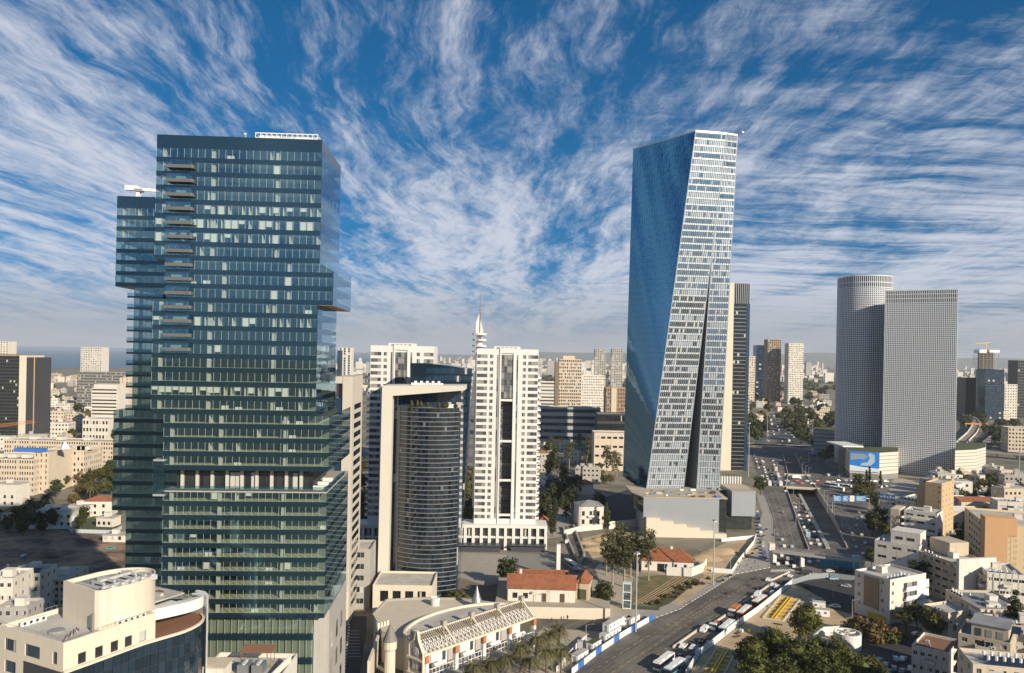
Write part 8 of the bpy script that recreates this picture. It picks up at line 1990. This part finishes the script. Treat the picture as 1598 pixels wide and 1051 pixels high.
def mast(x, y, ytop, label):
    g = G(x, y); h = Zat(x, ytop, g[1]); t = thing('mast_lamp', label, 'mast lamp', (g[0], g[1], 0)); b = MB(); b.tube((0, 0, 0), (0, 0, h), .38, .18, 10); b.build('pole', MATS['pole_grey'], t)
    b = MB(); b.lathe(0, 0, [(.2, h - .6), (.9, h - .3), (.9, h + .1), (.1, h + .3)], 10); b.build('lamp_ring', MATS['frame_grey'], t)
    for i in range(4): a = i * pi / 2; b = MB(); b.box(.8 * cos(a) - .3, .8 * sin(a) - .3, h - .75, .8 * cos(a) + .3, .8 * sin(a) + .3, h - .35); b.build('floodlight', MATS['plastic_white'], t)
mast(992, 986, 862, 'tall lighting mast behind the white hoarding'); mast(1113, 913, 812, 'tall lighting mast beside the dry terraces'); mast(1590, 778, 705, 'tall lighting mast right of the cypress row'); mast(1168, 744, 660, 'tall lighting mast left of the far traffic queue'); mast(1268, 690, 655, 'tall lighting mast beside the arched footbridge'); mast(1197, 690, 645, 'tall lighting mast above the distant traffic')
for i, (x, y, yt) in enumerate([(1242, 822, 785), (1247, 798, 777), (1238, 775, 758)]): street_lamp(x, y, yt, 'two-armed lamp on the cutting wall left of the jam', 2, 0)
for i, (x, y, yt) in enumerate([(1291, 803, 772), (1302, 812, 778), (1314, 828, 792), (1286, 785, 765)]): street_lamp(x, y, yt, 'lamp on the parapet of the cutting beside the carriageway', 1, 0)
for i, (x, y, yt) in enumerate([(1252, 740, 722), (1257, 744, 727), (1262, 745, 730), (1248, 730, 714)]): street_lamp(x, y, yt, 'lamp beside the cutting beyond the road bridge', 1, 0)
for i, (x, y, yt) in enumerate([(1208, 740, 716), (1213, 748, 722), (1220, 757, 735)]): street_lamp(x, y, yt, 'lamp between the queue and the cutting', 1, pi)
for x, y, yt, lab, rz in [(1366, 822, 796, 'lamp with a long arm right of the carriageway', pi), (1282, 884, 846, 'lamp beside the blue stair screen', pi), (1327, 940, 912, 'curved lamp in the dark yard', pi), (1208, 850, 826, 'lamp at the edge of the plaza', 0), (1300, 935, 905, 'slim lamp pole in the dark yard', 0), (1330, 965, 935, 'wooden-looking lamp pole by the corner block', 0), (1140, 894, 870, 'lamp pole inside the sandy pit', 0), (958, 1005, 965, 'lamp pole among the site cabins', 0), (914, 1010, 975, 'lamp pole by the mesh fence', 0), (845, 962, 925, 'lamp pole before the cream terrace wall', 0)]: street_lamp(x, y, yt, lab, 1, rz)
b = MB(); g = G(905, 1022); b.box(g[0] - .9, g[1], 0, g[0] + .9, g[1] + 2, 4.5); tag(b.build('service_cabinet', MATS['render_grey']), 'tall grey-green service cabinet beside the palms', 'cabinet')
# clutter on the road works
for i in range(46):
    x, y = vr.uniform(1100, 1320), vr.uniform(940, 1040); g = G(x, y)
    if not inside_poly(g, poly_world([(1090, 1030), (1144, 990), (1184, 961), (1238, 918), (1310, 962), (1330, 1030), (1180, 1058)])) or inside_poly(g, pit1) or inside_poly(g, pit2): continue
    kind = i % 3; b = MB()
    if kind == 0:
        for j in range(4): b.box(0, j * .3, 0, 3.2, j * .3 + .22, .25 + .1 * (j % 2)); 
        o = b.build('timber', MATS['wood_dark' if i % 2 else 'stone_cream']); lab, cat = 'bundle of beams lying on the sand of the road works', 'beams'
    elif kind == 1: b.box(0, 0, 0, 1.2, 1.0, .9); b.box(-.05, -.05, .9, 1.25, 1.05, 1.0); o = b.build('crate', MATS['plastic_white' if i % 2 else 'steel_yellow']); lab, cat = 'crate standing on the sand of the road works', 'crate'
    else: b.tube((0, 0, .3), (3, 0, .3), .3, .3, 10); b.tube((0, .65, .3), (3, .65, .3), .3, .3, 10); o = b.build('pipe', MATS['concrete' if i % 2 else 'hoarding_blue']); lab, cat = 'pair of pipes lying on the sand of the road works', 'pipes'
    o.location = (g[0], g[1], .02); o.rotation_euler = (0, 0, vr.uniform(0, 3)); tag(o, lab, cat, 'road works material')

# ------------------------------------------------------------------ haze
b = MB(); b.box(-22000, -300, -9, 24000, 21800, 330); o = b.build('haze', None)
o.data.materials.clear(); m = bpy.data.materials.new('haze_air'); m.use_nodes = True; k = NT(m.node_tree); k.n.clear(); out = k.new('ShaderNodeOutputMaterial'); pv = k.new('ShaderNodeVolumePrincipled'); pv.inputs['Color'].default_value = (.86, .91, 1.0, 1); pv.inputs['Density'].default_value = 0.000042; pv.inputs['Anisotropy'].default_value = 0.0; k.l.new(pv.outputs[0], out.inputs['Volume']); o.data.materials.append(m)
struct(o, 'stuff', 'thin pale haze in the air over the town', 'haze')

# ------------------------------------------------------------------ mounds, paths and small things that fill the ground
def mound(x, y, r, h, m, label):
    g = G(x, y); b = MB(); n = 14; q = random.Random(int(x * 7 + y)); rings = [(1.0, 0), (.8, .3), (.5, .75), (.2, 1.0)]
    for k, (f, z) in enumerate(rings):
        for j in range(n): a = 2 * pi * j / n; e = q.uniform(.8, 1.2); b.v.append((r * f * e * cos(a) * 1.6, r * f * e * sin(a), h * z * q.uniform(.8, 1.15)))
    for k in range(3):
        for j in range(n): j2 = (j + 1) % n; b.f.append((k * n + j, k * n + j2, (k + 1) * n + j2, (k + 1) * n + j)); b.m.append(0)
    b.f.append(tuple(3 * n + j for j in range(n))); b.m.append(0)
    o = b.build('earth_mound', MATS[m], smooth=True); o.location = (g[0], g[1], 0); tag(o, label, 'mound')
for i, (x, y, r, h) in enumerate([(20, 850, 7, 2.2), (62, 866, 8, 2.6), (110, 848, 9, 2.4), (140, 872, 7, 2.0), (86, 886, 6, 1.8), (30, 882, 6, 2.0)]): mound(x, y, r, h, 'soil', 'heap of dark earth on the shaded dirt lot')
for i, (x, y, r, h) in enumerate([(1098, 872, 6, 2.2), (1125, 862, 7, 2.6), (1100, 888, 5, 1.4)]): mound(x, y, r, h, 'sand', 'heap of sand in the pit by the plaza')
for i, (x, y, r, h) in enumerate([(915, 848, 4, 1.4), (928, 858, 5, 1.6), (940, 842, 4, 1.2)]): mound(x, y, r, h, 'sand', 'heap of rubble between the ramp and the eucalyptus')
for (pp, m, z) in [([(905, 842), (945, 832), (990, 830), (1000, 850), (950, 868), (925, 872)], 'sand', .009), ([(940, 778), (985, 762), (1000, 800), (1000, 820), (952, 824)], 'asphalt_dark', .013), ([(855, 800), (880, 790), (892, 826), (876, 838), (846, 842)], 'paving', .011),
                   ([(560, 870), (600, 866), (600, 880), (578, 900), (560, 930)], 'paving', .013), ([(780, 862), (870, 866), (880, 890), (800, 898)], 'concrete_dark', .008), ([(985, 935), (1000, 900), (1075, 896), (1058, 898), (990, 942)], 'dry_grass', .02), ([(1042, 875), (1082, 872), (1090, 890), (1060, 896)], 'planting', .018),
                   ([(860, 968), (980, 975), (940, 1015), (900, 1040), (850, 1062), (770, 1062), (842, 985)], 'paving_warm', .012), ([(840, 960), (945, 966), (985, 985), (960, 988), (850, 980)], 'asphalt', .018), ([(0, 800), (190, 790), (190, 838), (0, 836)], 'planting', .006), ([(-20, 895), (110, 893), (112, 975), (-20, 980)], 'asphalt', .01),
                   ([(1345, 905), (1362, 864), (1386, 826), (1500, 800), (1600, 800), (1640, 1000), (1480, 990), (1400, 972)], 'concrete_dark', .009), ([(1395, 748), (1600, 740), (1600, 800), (1440, 800), (1380, 784)], 'paving', .007)]:
    sheet('paved_ground', pp, MATS[m], z)
dashes('road_marking', [(1350, 800), (1378, 826)], 3, 1.5, .1, PW, .026)
# steps and terrace lines in the dry gardens
for i in range(6):
    f = i / 6; a = lerp((993, 941), (1060, 899), f * .0); p = G(988 + i * 6, 943 - i * 0.3); q = G(1058 + i * 6.2, 899 + i * .8); b = MB(); wall_strip(b, [p, q], 0, .22, .22); tag(b.build('garden_edging', MATS['render_brown']), 'low stone edging between the dry garden terraces', 'edging', 'terrace edgings')
# railings, bins, planters on the plaza
pm = shared('planter', lambda: (lambda q: (q.box(-.7, -.7, 0, .7, .7, .7), q.box(-.55, -.55, .7, .55, .55, .75, 1), q.mesh('planter', [MATS['stone_cream'], MATS['planting']]))[2])(MB()))
for i, (x, y) in enumerate([(1165, 872), (1174, 866), (1181, 858), (1187, 848), (1192, 838), (1196, 828), (1150, 880), (1140, 900), (1128, 908)]): g = G(x, y); tag(put(pm, 'planter', None, (g[0], g[1], 0)), 'square stone planter on the paved plaza', 'planter', 'plaza planters'); px_tree('bush', x, y, 'small clipped bush in a plaza planter', .5, z=.6, cat='shrub', group='planter bushes')
for i in range(14):
    x, y = 1186 + i * .9, 800 + i * 5.4; c = vr.choice(['white', 'silver', 'grey', 'black', 'blue']); drive('car', c, G(x - 4, y), up, c + ' car in the lay-by beside the grey annex', parts=i > 6, group='lay-by cars')
# dirt lot extras: roof clutter on shaded villas is left to them; hoarding door in the yard
for i in range(8):
    x, y = vr.uniform(1255, 1330), vr.uniform(915, 950); c = vr.choice(['grey', 'black', 'silver']); drive('car', c, G(x, y), vr.uniform(0, 3), c + ' car parked in the dark yard behind the shade-toned hoarding', group='yard cars')

for i, (x, y) in enumerate([(1470, 900), (1486, 884), (1498, 905), (1462, 880), (1476, 860), (1500, 868), (1508, 840), (1484, 838), (1452, 868), (1440, 905), (1430, 925), (1592, 940), (1545, 935), (1520, 930), (1470, 975), (1488, 955), (1540, 965), (1555, 1000), (1390, 870), (1378, 880), (1398, 850), (1384, 842), (1402, 822), (1470, 812), (1492, 806), (1540, 800), (1575, 812), (1360, 885), (1456, 1000), (1596, 1010)]):
    k = tr.choice(['broad_tree', 'broad_tree_b', 'dark_tree', 'brown_tree']); px_tree(k, x, y, {'dark_tree': 'dark green', 'broad_tree': 'green', 'broad_tree_b': 'olive', 'brown_tree': 'brown'}[k] + ' street tree between the houses by the hotel', tr.uniform(.8, 1.25), group='street trees by the hotel')
far_trees(26, (1172, 1260), (655, 706), 'beside the narrowing highway', (1.2, 1.9))

# ------------------------------------------------------------------ labels: alike things are told apart by their order in the photograph
def finish_labels():
    by = {}
    for o in TOPS: by.setdefault(o.get('label'), []).append(o)
    for lab, os_ in by.items():
        if not lab or len(os_) < 2: continue
        os_.sort(key=lambda o: scr(o.location)[0] if o.location.y > 1 else 0)
        n = len(os_)
        for i, o in enumerate(os_):
            w = 'leftmost' if i == 0 else ('rightmost' if i == n - 1 else ordinal(i + 1) + ' from left')
            o['label'] = f'{lab}, {w}'
finish_labels()
